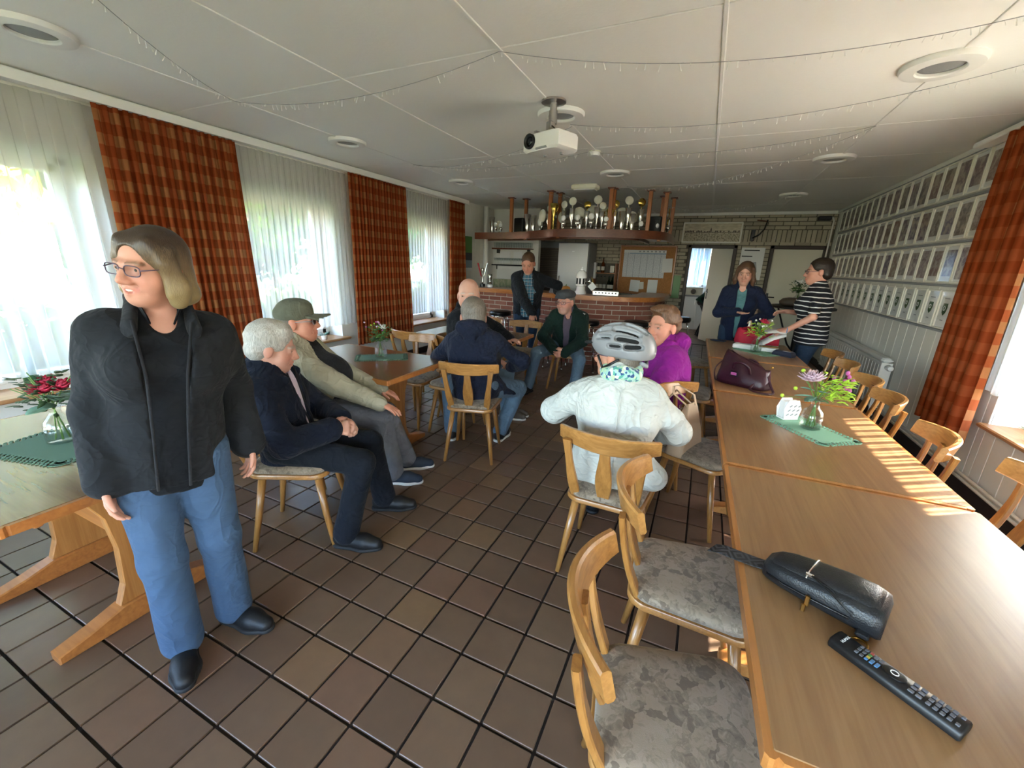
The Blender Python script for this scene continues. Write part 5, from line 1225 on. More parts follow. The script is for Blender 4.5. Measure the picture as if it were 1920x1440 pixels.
# window sills
def sprig(x, y, z, label, seed):
    rnd = random.Random(seed); o = empty('sill_plant', (x, y, z), 0, label, 'plant', 'plants on the window sills'); MB().lathe([(.03, 0), (.04, .05), (.042, .055)], n=14).build('pot', 'ceramic_white', o, 40)
    for k in range(9): a = rnd.uniform(0, 2*PI); m = MB(); leaf_shape(m, (0, 0, .05), (math.cos(a), math.sin(a), rnd.uniform(.3, 1)), rnd.uniform(.06, .1), .035); m.build('leaf', 'leaf_eucalyptus', o, True)
sprig(XL+.0, 3.72, .531, 'small potted sprig on the sill behind the cap man', 1); sprig(XL-.02, .85, .531, 'small potted sprig on the sill behind the standing woman', 2); sprig(XR+.06, 3.55, .566, 'green potted sprig on the sunny window sill', 3)
o = empty('bottle', (XL-.02, 1.15, .531), 0, 'green glass bottle on the sill behind the standing woman', 'bottle'); MB().lathe(bp, n=14).build('bottle_body', 'green_glass', o, True); MB().lathe([(.0155, .29), (.0155, .315)], n=10).build('cap', 'black_satin', o)
tag(MB().box((XL-.0, 3.30, .536), (.16, .26, .008), rot=(0, 0, R(8)), ch=.002).build('magazine', 'paper_blue'), 'magazine lying on the sill behind the cap man', 'magazine')
# ================================================================ figures: smooth blended volumes turned into one continuous skin
def A3(p): return np.array(p, dtype=np.float32)
def unit(v): v = A3(v); n = np.linalg.norm(v); return v/(n if n > 1e-9 else 1)
class Sdf:
    def __init__(s, h): s.h = h; s.ops = []
    def rc(s, a, b, ra, rb, k=.02, fl=None, sub=False): s.ops.append(('rc', A3(a), A3(b), ra, rb, k, fl, sub)); return s
    def ell(s, c, r, k=.02, M=None, sub=False): s.ops.append(('el', A3(c), A3(r), M, k, sub)); return s
    def cut(s, n, p): s.ops.append(('cut', unit(n), A3(p))); return s
    def mesh(s, name, mat, noise=None, col=None, smooth=True):
        h = s.h; lo = np.full(3, 9.); hi = -lo; boxes = []
        for o in s.ops:
            if o[0] == 'rc': m = max(o[3], o[4])+o[5]+2*h; b = (np.minimum(o[1], o[2])-m, np.maximum(o[1], o[2])+m); sub = o[7]
            elif o[0] == 'el': m = float(max(o[2]))+o[4]+2*h; b = (o[1]-m, o[1]+m); sub = o[5]
            else: b = None; sub = True
            boxes.append(b)
            if not sub: lo = np.minimum(lo, b[0]); hi = np.maximum(hi, b[1])
        n = np.ceil((hi-lo)/h).astype(int)+2; D = np.full(n, .25, np.float32)
        ax = [lo[i]+h*np.arange(n[i], dtype=np.float32) for i in range(3)]
        for o, b in zip(s.ops, boxes):
            if b is None: i0, i1 = np.zeros(3, int), n
            else: i0 = np.clip(((b[0]-lo)/h).astype(int), 0, n); i1 = np.clip(np.ceil((b[1]-lo)/h).astype(int)+1, 0, n)
            if np.any(i1 <= i0): continue
            sl = tuple(slice(i0[i], i1[i]) for i in range(3))
            X, Y, Z = np.meshgrid(ax[0][sl[0]], ax[1][sl[1]], ax[2][sl[2]], indexing='ij', sparse=True); cur = D[sl]
            if o[0] == 'cut':
                nn, p = o[1], o[2]; D[sl] = np.maximum(cur, (X-p[0])*nn[0]+(Y-p[1])*nn[1]+(Z-p[2])*nn[2]); continue
            if o[0] == 'rc':
                _, a, b_, ra, rb, k, fl, sub = o; ba = b_-a; x, y, z = X-a[0], Y-a[1], Z-a[2]; g = 1.0
                if fl is not None:
                    f, sc = unit(fl[0]), fl[1]; e = 1/sc-1; c = x*f[0]+y*f[1]+z*f[2]; x = x+f[0]*c*e; y = y+f[1]*c*e; z = z+f[2]*c*e; cb = float(ba@f); ba = ba+f*cb*e; g = min(1, sc)
                L2 = float(ba@ba)+1e-9; t = np.clip((x*ba[0]+y*ba[1]+z*ba[2])/L2, 0, 1); d = (np.sqrt((x-t*ba[0])**2+(y-t*ba[1])**2+(z-t*ba[2])**2)-(ra+(rb-ra)*t))*g
            else:
                _, c, r, M, k, sub = o; x, y, z = X-c[0], Y-c[1], Z-c[2]
                if M is not None: x, y, z = x*M[0][0]+y*M[1][0]+z*M[2][0], x*M[0][1]+y*M[1][1]+z*M[2][1], x*M[0][2]+y*M[1][2]+z*M[2][2]
                k0 = np.sqrt((x/r[0])**2+(y/r[1])**2+(z/r[2])**2); k1 = np.sqrt((x/r[0]**2)**2+(y/r[1]**2)**2+(z/r[2]**2)**2)+1e-6; d = k0*(k0-1)/k1
            if sub:
                q = np.clip(.5-.5*(cur+d)/k, 0, 1); D[sl] = cur+(-d-cur)*q+k*q*(1-q)
            else:
                q = np.clip(.5+.5*(d-cur)/k, 0, 1); D[sl] = d+(cur-d)*q-k*q*(1-q)
        if noise:
            X, Y, Z = np.meshgrid(*ax, indexing='ij', sparse=True); D = D+noise(X, Y, Z).astype(np.float32)
        v, f = nets(D, lo, h)
        me = bpy.data.meshes.new(name); me.vertices.add(len(v)); me.vertices.foreach_set('co', v.astype(np.float32).ravel())
        me.loops.add(f.size); me.loops.foreach_set('vertex_index', f.ravel().astype(np.int32)); me.polygons.add(len(f)); me.polygons.foreach_set('loop_start', np.arange(0, f.size, 4, dtype=np.int32))
        me.update(calc_edges=True); me.materials.append(MAT(mat)); me.polygons.foreach_set('use_smooth', np.ones(len(f), bool))
        if col is not None:
            at_ = me.attributes.new('Col', 'FLOAT_COLOR', 'POINT'); c = np.ones((len(v), 4), np.float32); c[:, :3] = col(v); at_.data.foreach_set('color', c.ravel())
        me.validate(); return me
CORN = np.array([(i, j, k) for i in (0, 1) for j in (0, 1) for k in (0, 1)])
EDG = [(a, b) for a in range(8) for b in range(a+1, 8) if np.abs(CORN[a]-CORN[b]).sum() == 1]
def nets(D, lo, h):
    ins = D < 0; nx, ny, nz = D.shape
    cnt = np.zeros((nx-1, ny-1, nz-1), np.int8)
    for i, j, k in CORN: cnt += ins[i:nx-1+i, j:ny-1+j, k:nz-1+k]
    act = np.argwhere((cnt > 0) & (cnt < 8)); idx = np.full(cnt.shape, -1, np.int64); idx[tuple(act.T)] = np.arange(len(act))
    val = np.stack([D[act[:, 0]+i, act[:, 1]+j, act[:, 2]+k] for i, j, k in CORN], 1); S = np.zeros((len(act), 3)); N = np.zeros(len(act))
    for a, b in EDG:
        va, vb = val[:, a], val[:, b]; m = (va < 0) != (vb < 0); t = np.where(m, va/np.where(m, va-vb, 1), 0); p = CORN[a]+t[:, None]*(CORN[b]-CORN[a]); S += p*m[:, None]; N += m
    v = lo+h*(act+S/N[:, None]); F = []
    for ax in range(3):
        o1, o2 = (ax+1) % 3, (ax+2) % 3; sa = [slice(0, n_) for n_ in D.shape]; sb = list(sa); sa[ax] = slice(0, D.shape[ax]-1); sb[ax] = slice(1, D.shape[ax])
        A_, B_ = ins[tuple(sa)], ins[tuple(sb)]; e = np.argwhere(A_ != B_); e = e[(e[:, o1] > 0) & (e[:, o2] > 0) & (e[:, o1] < D.shape[o1]-1) & (e[:, o2] < D.shape[o2]-1)]
        fl = A_[tuple(e.T)]; q = []
        for d1, d2 in ((-1, -1), (0, -1), (0, 0), (-1, 0)): c = e.copy(); c[:, o1] += d1; c[:, o2] += d2; q.append(idx[tuple(c.T)])
        q = np.stack(q, 1); q[~fl] = q[~fl][:, ::-1]; F.append(q)
    return v, np.concatenate(F)
def folds(amp, seed, fr=26):
    r = np.random.RandomState(seed); ds = [(unit(r.normal(size=3)*np.array([1, 1, 1.2])), fr*(.5+.8*r.rand()), r.rand()*6.28, unit(r.normal(size=3))) for _ in range(5)]
    def f(X, Y, Z):
        o = 0
        for k, (d, w_, p, e) in enumerate(ds):
            wv = np.sin((X*e[0]+Y*e[1]+Z*e[2])*8+p); o = o+np.abs(np.sin((X*d[0]+Y*d[1]+Z*d[2])*w_*.6+p+1.6*wv))*(.55+.45*np.sin((X*e[1]+Y*e[2]+Z*e[0])*6+2*p))
        return (o-1.2)*amp*.8
    return f
def ik(a, b, l1, l2, hint):
    a, b = A3(a), A3(b); d = b-a; L = float(np.linalg.norm(d)); u = d/max(L, 1e-6)
    if L > (l1+l2)*.995: sc = L/((l1+l2)*.995); l1 *= sc; l2 *= sc
    x = (l1*l1-l2*l2+L*L)/(2*L); hgt = math.sqrt(max(l1*l1-x*x, 1e-6)); hn = A3(hint); hn = hn-u*float(hn@u); return a+u*x+unit(hn)*hgt
def rotz(a): c, s = math.cos(a), math.sin(a); return np.array([[c, -s, 0], [s, c, 0], [0, 0, 1]], np.float32)
def rotx(a): c, s = math.cos(a), math.sin(a); return np.array([[1, 0, 0], [0, c, -s], [0, s, c]], np.float32)
def roty(a): c, s = math.cos(a), math.sin(a); return np.array([[c, 0, s], [0, 1, 0], [-s, 0, c]], np.float32)
def hand(sd, W, d, pn, side, sc=1.0, curl=.5, spread=.12, flare=0):
    """W wrist, d along the hand, pn out of the palm; the thumb leaves the side of the palm"""
    W = A3(W); d = unit(d); pn = A3(pn); pn = unit(pn-d*float(pn@d)); l = np.cross(d, pn)*side   # towards the thumb
    for q in (-.021, 0, .021): sd.rc(W+d*.012*sc+l*q*.6*sc, W+d*.082*sc+l*q*sc, .0165*sc, .0145*sc, .015*sc, (pn, .8))
    for q, L, cu in ((.031, .070, .9), (.0105, .079, 1.0), (-.0105, .073, 1.1), (-.030, .058, 1.2)):
        p = W+d*(.086-.14*abs(q-.005))*sc+l*q*sc; a = curl*cu*.5; dd = unit(d+l*q*spread*20*.35)
        for frac, r0, r1 in ((.46, .0092, .0082), (.30, .0082, .0075), (.24, .0075, .0062)):
            dr = unit(dd*math.cos(a)+pn*math.sin(a)); e = p+dr*L*frac*sc; sd.rc(p, e, r0*sc, r1*sc, .004*sc); p = e; a += curl*cu*.75
    p = W+d*.028*sc+l*.024*sc; dr = unit(d*.75+l*.75+pn*.25); e = p+dr*.036*sc; sd.rc(p, e, .0135*sc, .0105*sc, .012*sc); dr = unit(d*1.0+l*.25+pn*.35*(curl+.4)); e2 = e+dr*.028*sc; sd.rc(e, e2, .0105*sc, .0085*sc, .004*sc); sd.rc(e2, e2+unit(dr+pn*.2*curl)*.02*sc, .0085*sc, .0068*sc, .004*sc)
def mk_skin():
    t = NT('skin'); a = t.n('ShaderNodeAttribute', attribute_name='Col'); v = t.coord('Object'); n = t.noise(v, 60, 4)
    c = t.mix(t.math('MULTIPLY', n, .16), a.outputs['Color'], srgb('#a87a68'), 'MULTIPLY'); t.pbr(c, .48, 0, t.bump(t.noise(v, 220, 3), .12, .002), spec=.4, sss=.12)
mk_skin()
def hairmat(name, a, b, sc=(190, 190, 12)):
    t = NT(name); v = t.coord('Object', sc); n = t.noise(v, 1.6, 4, .6, .3); t.pbr(t.ramp(n, [(.3, srgb(a)), (.7, srgb(b))]), .42, 0, t.bump(n, .35, .004), spec=.4)
def hair_roots():
    t = NT('hair_blonde'); n = t.noise(t.coord('Object', (230, 230, 10)), 1.6, 4, .6, .3); z = t.sep(t.coord('Object'))[2]; g = t.math('DIVIDE', t.math('SUBTRACT', z, 1.40), .19)
    g = t.math('ADD', g, t.math('MULTIPLY', t.math('SUBTRACT', n, .5), .9)); t.pbr(t.ramp(g, [(.05, srgb('#83714f')), (.45, srgb('#6a573f')), (.85, srgb('#382b22'))]), .4, 0, t.bump(n, .35, .004), spec=.4)
hair_roots()
hairmat('hair_white', '#86827a', '#cfcbc2'); hairmat('hair_grey', '#4e4740', '#8a8074'); hairmat('hair_brown', '#3a2a20', '#6b4d38'); hairmat('hair_dark', '#17120f', '#33271f'); hairmat('hair_auburn', '#3d281c', '#75543c'); hairmat('hair_thin', '#8a8076', '#b8b0a6')
def plaid():
    t = NT('cloth_plaid'); s = t.sep(t.coord('Object')); 
    def st(x, per, w_): return t.math('LESS_THAN', t.math('FRACT', t.math('DIVIDE', x, per)), w_)
    a = st(s[0], .048, .5); b = st(s[2], .048, .5); c = t.ramp(t.math('MULTIPLY', t.math('ADD', a, b), .5), [(0, srgb('#131c30')), (.5, srgb('#24445e')), (1, srgb('#3f7184'))]); thin = t.math('MAXIMUM', st(t.math('ADD', s[0], .012), .048, .09), st(t.math('ADD', s[2], .012), .048, .09))
    t.pbr(t.mix(thin, c, srgb('#b9c4c8')), .85)
plaid()
def stripes():
    t = NT('cloth_striped'); s = t.sep(t.coord('Object')); w_ = t.math('LESS_THAN', t.math('FRACT', t.math('DIVIDE', t.math('ADD', s[2], t.math('MULTIPLY', t.noise(t.coord('Object'), 6, 2), .03)), .047)), .2); t.pbr(t.mix(w_, srgb('#15161e'), srgb('#d6d4d2')), .85)
stripes()
for n_, c_, w_ in (('jacket_black', '#191b1f', .35), ('shirt_black', '#0d0f14', .3), ('jeans_blue', '#3b5069', .35), ('jeans_dark', '#0e131c', .35), ('jeans_mid', '#25354a', .35), ('jeans_light', '#5a6f82', .35), ('jacket_navy', '#0f1626', .5), ('raincoat_navy', '#161c2e', .7), ('jacket_cream', '#98937f', .5), ('shirt_char', '#202125', .3), ('trousers_grey', '#5f6066', .4),
                   ('jacket_dark', '#17191e', .5), ('jacket_green', '#10241e', .5), ('polo_grey', '#5b4f5c', .3), ('jacket_white', '#b9bbb5', .6), ('fleece_purple', '#7c1676', .5), ('fleece_grey', '#8d8a8e', .4), ('cardigan_navy', '#131b33', .4), ('tee_teal', '#4d7377', .3), ('cap_olive', '#5c5c4d', .3), ('cap_grey', '#45464a', .3), ('sweater_green', '#16372a', .4), ('trousers_black', '#101114', .3), ('shirt_pink', '#cdbcc8', .25), ('shirt_white', '#d5d3cf', .3)): fabric(n_, c_, wr=w_)
plain('shoe_black', '#0e0e10', .55, bump=.2, bscale=80); plain('shoe_navy', '#1d2736', .7, bump=.2, bscale=150); plain('shoe_brown', '#4a4038', .7, bump=.2, bscale=100); plain('sole_white', '#d2d0ca', .6); plain('sole_dark', '#1a1a1b', .7)
plain('eye_white', '#d8d4cf', .15); plain('eye_iris', '#3a3a30', .1); plain('teeth', '#d9d2c4', .3); plain('helmet_grey', '#86878a', .35); plain('helmet_foam', '#151516', .9); plain('metal_frame', '#5a4a58', .35, .4); plain('lens_shade', '#101014', .1); plain('reflect', '#c9c9c9', .3); plain('tab_red', '#a33a34', .6)
def figure(label, loc, rz, S):
    """S: pose and clothes. Local frame of a person: x to their own right, y forward, z up, origin on the floor."""
    root = empty('person', (loc[0], loc[1], 0), R(rz), label, 'person')
    s = S['h']/1.70; g = S.get('g', 1.0); hq = S.get('hq', .009); fem = S.get('fem', False); Ri = rotz(-R(rz)); L0 = np.array([loc[0], loc[1], 0], np.float32)
    def W2L(p): return Ri @ (A3(p)-L0)
    def T(key, i):
        q = S[key][i]; return W2L(q[1:]) if q[0] == 'w' else A3(q)
    P = A3(S['pelvis']); N = A3(S['neck']); u = unit(N-P); tw = R(S.get('twist', 0)); r = np.array([math.cos(tw), math.sin(tw), 0], np.float32); rt = S.get('tilt', 0)
    r = unit(r+np.array([0, 0, rt])); r = unit(r-u*float(r@u)); f = np.cross(u, r); sw = S.get('sw', .160)*s; sdn = S.get('sdn', .075)*s
    Sh = {-1: N-u*sdn-r*sw, 1: N-u*sdn+r*sw}; hipx = S.get('hipdir', (1, 0, 0)); hv = unit(hipx); Hp = {-1: P-hv*.088*s, 1: P+hv*.088*s}
    Wr, El, An, Kn = {}, {}, {}, {}
    for i, q in ((0, -1), (1, 1)):
        Wr[q] = T('wrist', i); El[q] = ik(Sh[q], Wr[q], .285*s, .25*s, S.get('elbow', ((-.4, -1, -.3), (.4, -1, -.3)))[i])
        An[q] = T('ankle', i); Kn[q] = ik(Hp[q], An[q], .42*s, .405*s, S.get('knee', ((0, 1, .3), (0, 1, .3)))[i])
    toe = [unit(t) for t in S.get('toe', ((-.2, 1, 0), (.2, 1, 0)))]
    hs = s*S.get('hs', 1.06); HR = rotz(R(S.get('hyaw', 0))) @ rotx(-R(S.get('hpitch', 0))) @ roty(R(S.get('hroll', 0)))
    Hc = A3(S['head']) if 'head' in S else N+u*.10*s+A3((0, .03, .05))*s
    def hp(x, y, z): return Hc+HR @ A3((x, y, z))*hs
    def he(sd, c, rr, k=.012, sub=False, M=None): sd.ell(hp(*c), A3(rr)*hs, k*hs, HR if M is None else HR @ M, sub)
    # ---- body (one continuous skin, finest where it shows)
    b = Sdf(hq); old = S.get('old', 0)
    he(b, (0, -.015, .038), (.0735, .094, .082)); he(b, (0, .03, -.03), (.060, .064, .085), .03); he(b, (0, .052, -.088), (.036, .036, .026), .03)
    for q in (-1, 1):
        he(b, (q*.038, .050, -.035), (.027, .027, .03), .02); he(b, (q*.0745, -.006, -.008), (.010, .021, .031), .006); he(b, (q*.032, .096, .004), (.019, .013, .0115), .012, True); he(b, (q*.0135, .097, -.034), (.0095, .0105, .008), .006)
        b.rc(hp(q*.012, .089, .019), hp(q*.042, .079, .021), .0085*hs, .007*hs, .012*hs)
        he(b, (q*.032, .0775, .004), (.0145, .011, .0105), .005); he(b, (q*.032, .0935, .0032), (.0118, .0105, .0046), .002, True)
        b.rc(hp(q*.022, .086, -.040), hp(q*.034, .07, -.064), .003*hs, .003*hs, .008*hs, None, True) if old or S.get('smile') else None
    b.rc(hp(0, .086, .016), hp(0, .109, -.027), .0075*hs, .012*hs, .012*hs); mw = .027 if S.get('smile') else .022
    b.rc(hp(-mw, .078, -.056), hp(0, .093, -.056), .0058*hs, .0072*hs, .006*hs); b.rc(hp(mw, .078, -.056), hp(0, .093, -.056), .0058*hs, .0072*hs, .006*hs); b.rc(hp(-mw*.85, .077, -.067), hp(0, .090, -.069), .0055*hs, .0078*hs, .006*hs); b.rc(hp(mw*.85, .077, -.067), hp(0, .090, -.069), .0055*hs, .0078*hs, .006*hs)
    up_ = .006 if S.get('smile') else 0
    if S.get('smile'): he(b, (0, .097, -.0605), (.021, .012, .0052), .003, True)
    b.rc(hp(-mw, .086, -.062+up_), hp(0, .101, -.0625), .0022*hs, .0026*hs, .003*hs, None, True); b.rc(hp(mw, .086, -.062+up_), hp(0, .101, -.0625), .0022*hs, .0026*hs, .003*hs, None, True)
    nr = (.053 if fem else .060)*s*g**.5; b.rc(N-u*.05*s, hp(0, -.022, -.045), nr*1.05, nr*.95, .03*s)
    b.rc(P, N-u*.1*s, .10*s, .10*s, .04, (f, .8)); b.rc(Sh[-1], Sh[1], .045*s, .045*s, .04)
    for q in (-1, 1):
        b.rc(Sh[q], El[q], .043*s, .036*s, .02); b.rc(El[q], Wr[q], .037*s, .0255*s, .015, None); b.rc(Hp[q], Kn[q], .07*s, .05*s, .03); b.rc(Kn[q], An[q], .048*s, .033*s, .02)
    hd = S.get('hand', ((None,)*3,)*2)
    for i, q in ((0, -1), (1, 1)):
        d = hd[i][0]; d = unit(Wr[q]-El[q]) if d is None else unit(d); pn = hd[i][1]; pn = (A3((-q, 0, 0)) if pn is None else A3(pn)); hand(b, Wr[q]-d*.01*s, d, pn, S.get('hside', (-1, 1))[i]*1.0, s*1.02*S.get('handsc', 1.0), .5 if hd[i][2] is None else hd[i][2])
    tone = np.array(srgb(S.get('skin', '#c4947e'))); brow = np.array(srgb(S.get('brow', '#5a4436')))
    HRi = HR.T
    def col(v):
        q = ((v-Hc) @ HRi.T)/hs; c = np.tile(tone, (len(v), 1)); x, y, z = np.abs(q[:, 0]), q[:, 1], q[:, 2]
        def blend(m, cc):
            m = np.clip(m, 0, 1)[:, None]; return c*(1-m)+np.array(cc)*m
        front = y > .05
        c = blend(np.where(front, np.exp(-((x-.042)/.022)**2-((z+.03)/.024)**2)*.45, 0), tone*np.array([1.02, .72, .70])); c = blend(np.where(y > .08, np.exp(-(x/.016)**2-((z+.028)/.02)**2)*.4, 0), tone*np.array([1.0, .72, .68]))
        c = blend(np.where((y > .07) & (x < mw+.004), np.exp(-((z+.0625-up_*(x/.027)**2)/.0085)**2)*(.75 if fem else .5), 0), np.array([tone[0]*.85, tone[1]*.5, tone[2]*.52]))
        c = blend(np.where((y > .065) & (x > .012) & (x < .05), np.exp(-((z-.0235-.1*(x-.012)*(x < .035)+.25*np.maximum(x-.038, 0))/.0042)**2)*.85, 0), brow)
        c = blend(np.where((x > .066) & (np.abs(z) < .05) & (np.abs(y) < .03), .3, 0), tone*np.array([1.0, .7, .66]))
        if hq > .006: c = blend(np.where(y > .06, np.exp(-((x-.032)/.0105)**2-((z-.004)/.0042)**2)*.8, 0), np.array([.05, .035, .03]))
        if S.get('stubble'): c = blend(np.where((z < -.03) & (y > .0) & (z > -.13), np.clip((-.03-z)/.03, 0, 1)*S['stubble'], 0), np.array([.28, .25, .23]))
        return c
    body = inst('body', b.mesh('body', 'skin', None, col), root)
    for q in (-1, 1):
        e = MB().sphere((0, 0, 0), .0118*hs, 14, 10, 0); i_ = MB(); c = hp(q*.032, .0745, .0045); dirv = HR @ A3((0, 1, 0)); 
        ey = e.build('eye', 'eye_white', body, True, loc=tuple(c)); MB().sphere(tuple(HR @ A3((0, .0082, -.0005))*hs), (.0055*hs,)*3, 10, 8).build('iris', 'eye_iris', ey, True)
    if S.get('smile'): MB().tube([tuple(hp(x, .0905-.35*abs(x)-6*x*x, -.0592+up_*(x/.027)**2)) for x in (-.02, -.012, 0, .012, .02)], [.001*hs, .0034*hs, .004*hs, .0034*hs, .001*hs], 8).build('teeth', 'teeth', body, True)
    # ---- clothes
    ch = S.get('cq', .012)
    def torso(sd, inf, hem, k=.05, top=.0):
        bl = S.get('belly', 0)
        sd.rc(P-u*(.02-hem)*s, P+u*.12*s, .137*s*g+inf*1.25, .13*s*g+inf, k, (f, .80)); sd.rc(P+u*.10*s, P+u*.30*s, .128*s*g+inf, .142*s*g+inf, k, (f, .74)); sd.rc(N-u*.17*s-r*.06*s, N-u*.17*s+r*.06*s, .118*s*g+inf, .118*s*g+inf, k, (f, .84))
        sd.rc(Sh[-1]*.86+Sh[1]*.14, Sh[1]*.86+Sh[-1]*.14, .058*s+inf, .058*s+inf, k); sd.rc(N-u*.06*s, N+u*top*s, .075*s+inf, .066*s+inf*.6, .03)
        if fem:
            for q in (-1, 1): sd.ell(N-u*.19*s+r*q*.075*s+f*.085*s*g, (.064*s*g+inf, .056*s*g+inf, .064*s*g+inf), .05)
        if bl: sd.ell(P+u*.17*s+f*(.05+.05*bl)*s, A3((.145*s*g, .13*s*(1+.3*bl), .15*s)), .05)
    def sleeves(sd, inf, end=1.0, k=.03, up=.058, cuff=.0):
        for q in (-1, 1):
            e2 = El[q]+(Wr[q]-El[q])*min(1, max(0, end-1+1)) if end >= 1 else None
            sd.rc(Sh[q], El[q] if end > .5 else Sh[q]+(El[q]-Sh[q])*end*2, (up-.008)*s+inf*.6, .049*s+inf, k)
            if end > .5: sd.rc(El[q], El[q]+(Wr[q]-El[q])*(end if end <= 1 else 1), .047*s+inf, .036*s+inf+cuff, k)
    def legs(sd, inf, k=.03, end=1.0, hemf=.0):
        sd.rc(P-u*.03*s, P+u*.03*s, .128*s*g+inf*.5, .125*s*g, .05, (f, .78))
        for q in (-1, 1): sd.rc(Hp[q]-u*.02, Kn[q], .086*s*g+inf, .062*s+inf, k); sd.rc(Kn[q], An[q]+(Kn[q]-An[q])*(1-end), .061*s+inf, .048*s+inf+hemf, k)
    tr_ = S.get('trousers')
    if tr_:
        sd = Sdf(ch); legs(sd, S.get('tinf', .008), hemf=S.get('hemf', .006))
        for q in (-1, 1): pass
        inst('trousers', sd.mesh('trousers', tr_, folds(S.get('tfold', .0035), 3, 30)), root)
    if S.get('shirt'):
        sd = Sdf(ch); torso(sd, S.get('sinf', .009), S.get('shirthem', -.02), top=.012); sd.cut(-u, P+u*(S.get('shirthem', -.02)-.085)*s)
        if S.get('shirtsleeve'): sleeves(sd, .004, S['shirtsleeve'])
        if S.get('shirtcut'): sd.ell(N+f*.075*s+u*.02*s, (.045*s, .05*s, .085*s), .01, None, True)
        inst('shirt', sd.mesh('shirt', S['shirt'], folds(.0025, 5, 24)), root)
    if S.get('collar'):
        for q in (-1, 1):
            sd = Sdf(.006); sd.rc(N+r*q*.062*s+f*-.01*s+u*.02*s, N+r*q*.03*s+f*.075*s-u*.03*s, .016*s, .013*s, .01, (r, .6)); sd.rc(N+r*q*.062*s-f*.01*s+u*.02*s, N-f*.06*s+u*.03*s, .016*s, .014*s, .01); inst('collar', sd.mesh('collar', S['collar']), root)
    jk = S.get('jacket')
    if jk:
        sd = Sdf(ch); inf = S.get('jinf', .02); hem = S.get('hem', -.10); torso(sd, inf, hem-.03, top=S.get('jtop', .03))
        for ex in S.get('jextra', ()): sd.rc(P+A3(ex[0]), P+A3(ex[1]), ex[2], ex[3], .04, (A3(ex[5]), ex[6]) if len(ex) > 5 else None)
        op = S.get('open')
        if op:   # front opening: a wedge widening towards the neck
            w0, w1 = op
            for t in np.linspace(0, 1, 44): c = P+u*(hem-.12)*s+(N+u*.05*s-P-u*(hem-.12)*s)*t; sd.rc(c+f*.10*s, c+f*.40*s, (w0+(w1-w0)*t**1.6)*s, (w0+(w1-w0)*t**1.6)*s*1.3, .004, None, True)
        sd.ell(N+u*.05*s+f*.03*s, (.058*s, .068*s, .06*s), .01, None, True); sd.cut(-(u if abs(u[2]) > .97 or S.get('hemu') else unit(u+A3((0, 0, 1)))), P+u*(hem-.075)*s)
        sleeves(sd, inf*.8, S.get('sleeve', 1.0), up=S.get('jup', .062), cuff=S.get('cuff', .004))
        inst('jacket', sd.mesh('jacket', jk, folds(S.get('jfold', .005), S.get('seed', 1), S.get('ffr', 24))), root)
        if S.get('lapel'):
            for q in (-1, 1):
                sd = Sdf(.007); a = N+r*q*.07*s+u*.045*s-f*.03*s; c = N+r*q*.085*s+f*.105*s*g**.5-u*.05*s; sd.rc(N+u*.05*s-f*.06*s, a, .02*s, .024*s, .01, (r, .8)); sd.rc(a, c, .026*s, .03*s, .012, (unit(r*.6+f*.5), .4)); inst('collar', sd.mesh('collar', jk), root)
            for q in (-1, 1):
                pts = [N+r*q*(op[1]*1.02)*s-u*.02*s+f*.115*s*g, N-u*.2*s+r*q*(op[0]+(op[1]-op[0])*.45)*s+f*(.16 if fem else .125)*s*g, P+u*.1*s+r*q*(op[0]+.012)*s+f*.14*s*g, P-u*.10*s+r*q*(op[0]+.01)*s+f*.13*s*g]
                m = MB(); m.tube([tuple(p) for p in pts], .005, 6); m.build('zip', 'shirt_char', root, True)
        if S.get('hood'):
            sd = Sdf(.01); a = S['hood']; sd.rc(N-f*.09*s+u*.03*s-r*.07*s, N-f*.09*s+u*.03*s+r*.07*s, .055*s, .055*s, .04); sd.rc(N-f*.10*s-u*.0*s, N-f*.12*s-u*.13*s, .075*s, .05*s, .05, (f, .7)); sd.rc(N+r*.085*s+u*.03*s, N+f*.07*s+r*.07*s, .035*s, .025*s, .03); sd.rc(N-r*.085*s+u*.03*s, N+f*.07*s-r*.07*s, .035*s, .025*s, .03); sd.ell(N+u*.07*s+f*.01*s, (.062*s, .075*s, .07*s), .01, None, True)
            inst('hood', sd.mesh('hood', a, folds(.004, 9, 40)), root)
    # ---- shoes
    if S.get('shoes'):
        for i, q in ((0, -1), (1, 1)):
            t = toe[i]; a = An[q].copy(); base = a[2]-.085*s; sd = Sdf(.006 if hq < .008 else .008); a0 = np.array([a[0], a[1], base], np.float32); z = A3((0, 0, 1))
            sd.rc(a0-t*.035*s+z*.05*s, a0+t*.10*s+z*.036*s, .043*s, .043*s, .02); sd.rc(a0+t*.10*s+z*.036*s, a0+t*.165*s+z*.028*s, .043*s, .034*s, .02); sd.rc(a0-t*.01*s+z*.05*s, a0-t*.005*s+z*.095*s, .043*s, .04*s, .02); sd.cut(-z, a0+z*.012*s)
            so_ = inst('shoe', sd.mesh('shoe', S['shoes']), root)
            sd = Sdf(.006 if hq < .008 else .008); sd.rc(a0-t*.04*s+z*.01*s, a0+t*.10*s+z*.01*s, .043*s, .046*s, .02, (z, .5)); sd.rc(a0+t*.10*s+z*.01*s, a0+t*.168*s+z*.01*s, .046*s, .036*s, .02, (z, .5)); sd.cut(-z, a0+z*.0); sd.cut(z, a0+z*.022*s); inst('sole', sd.mesh('sole', S.get('sole', 'sole_dark')), so_)
            la = MB()
            sd_ = np.cross(t, z)
            for k in range(4): p = a0+t*(.045+.022*k)*s+z*(.088-.011*k)*s; la.tube([tuple(p-sd_*.022*s-z*.006), tuple(p+z*.004), tuple(p+sd_*.022*s-z*.006)], .0026*s, 5)
            la.build('laces', S.get('lace', 'shoe_black'), so_, True)
    # ---- hair
    hr = S.get('hair')
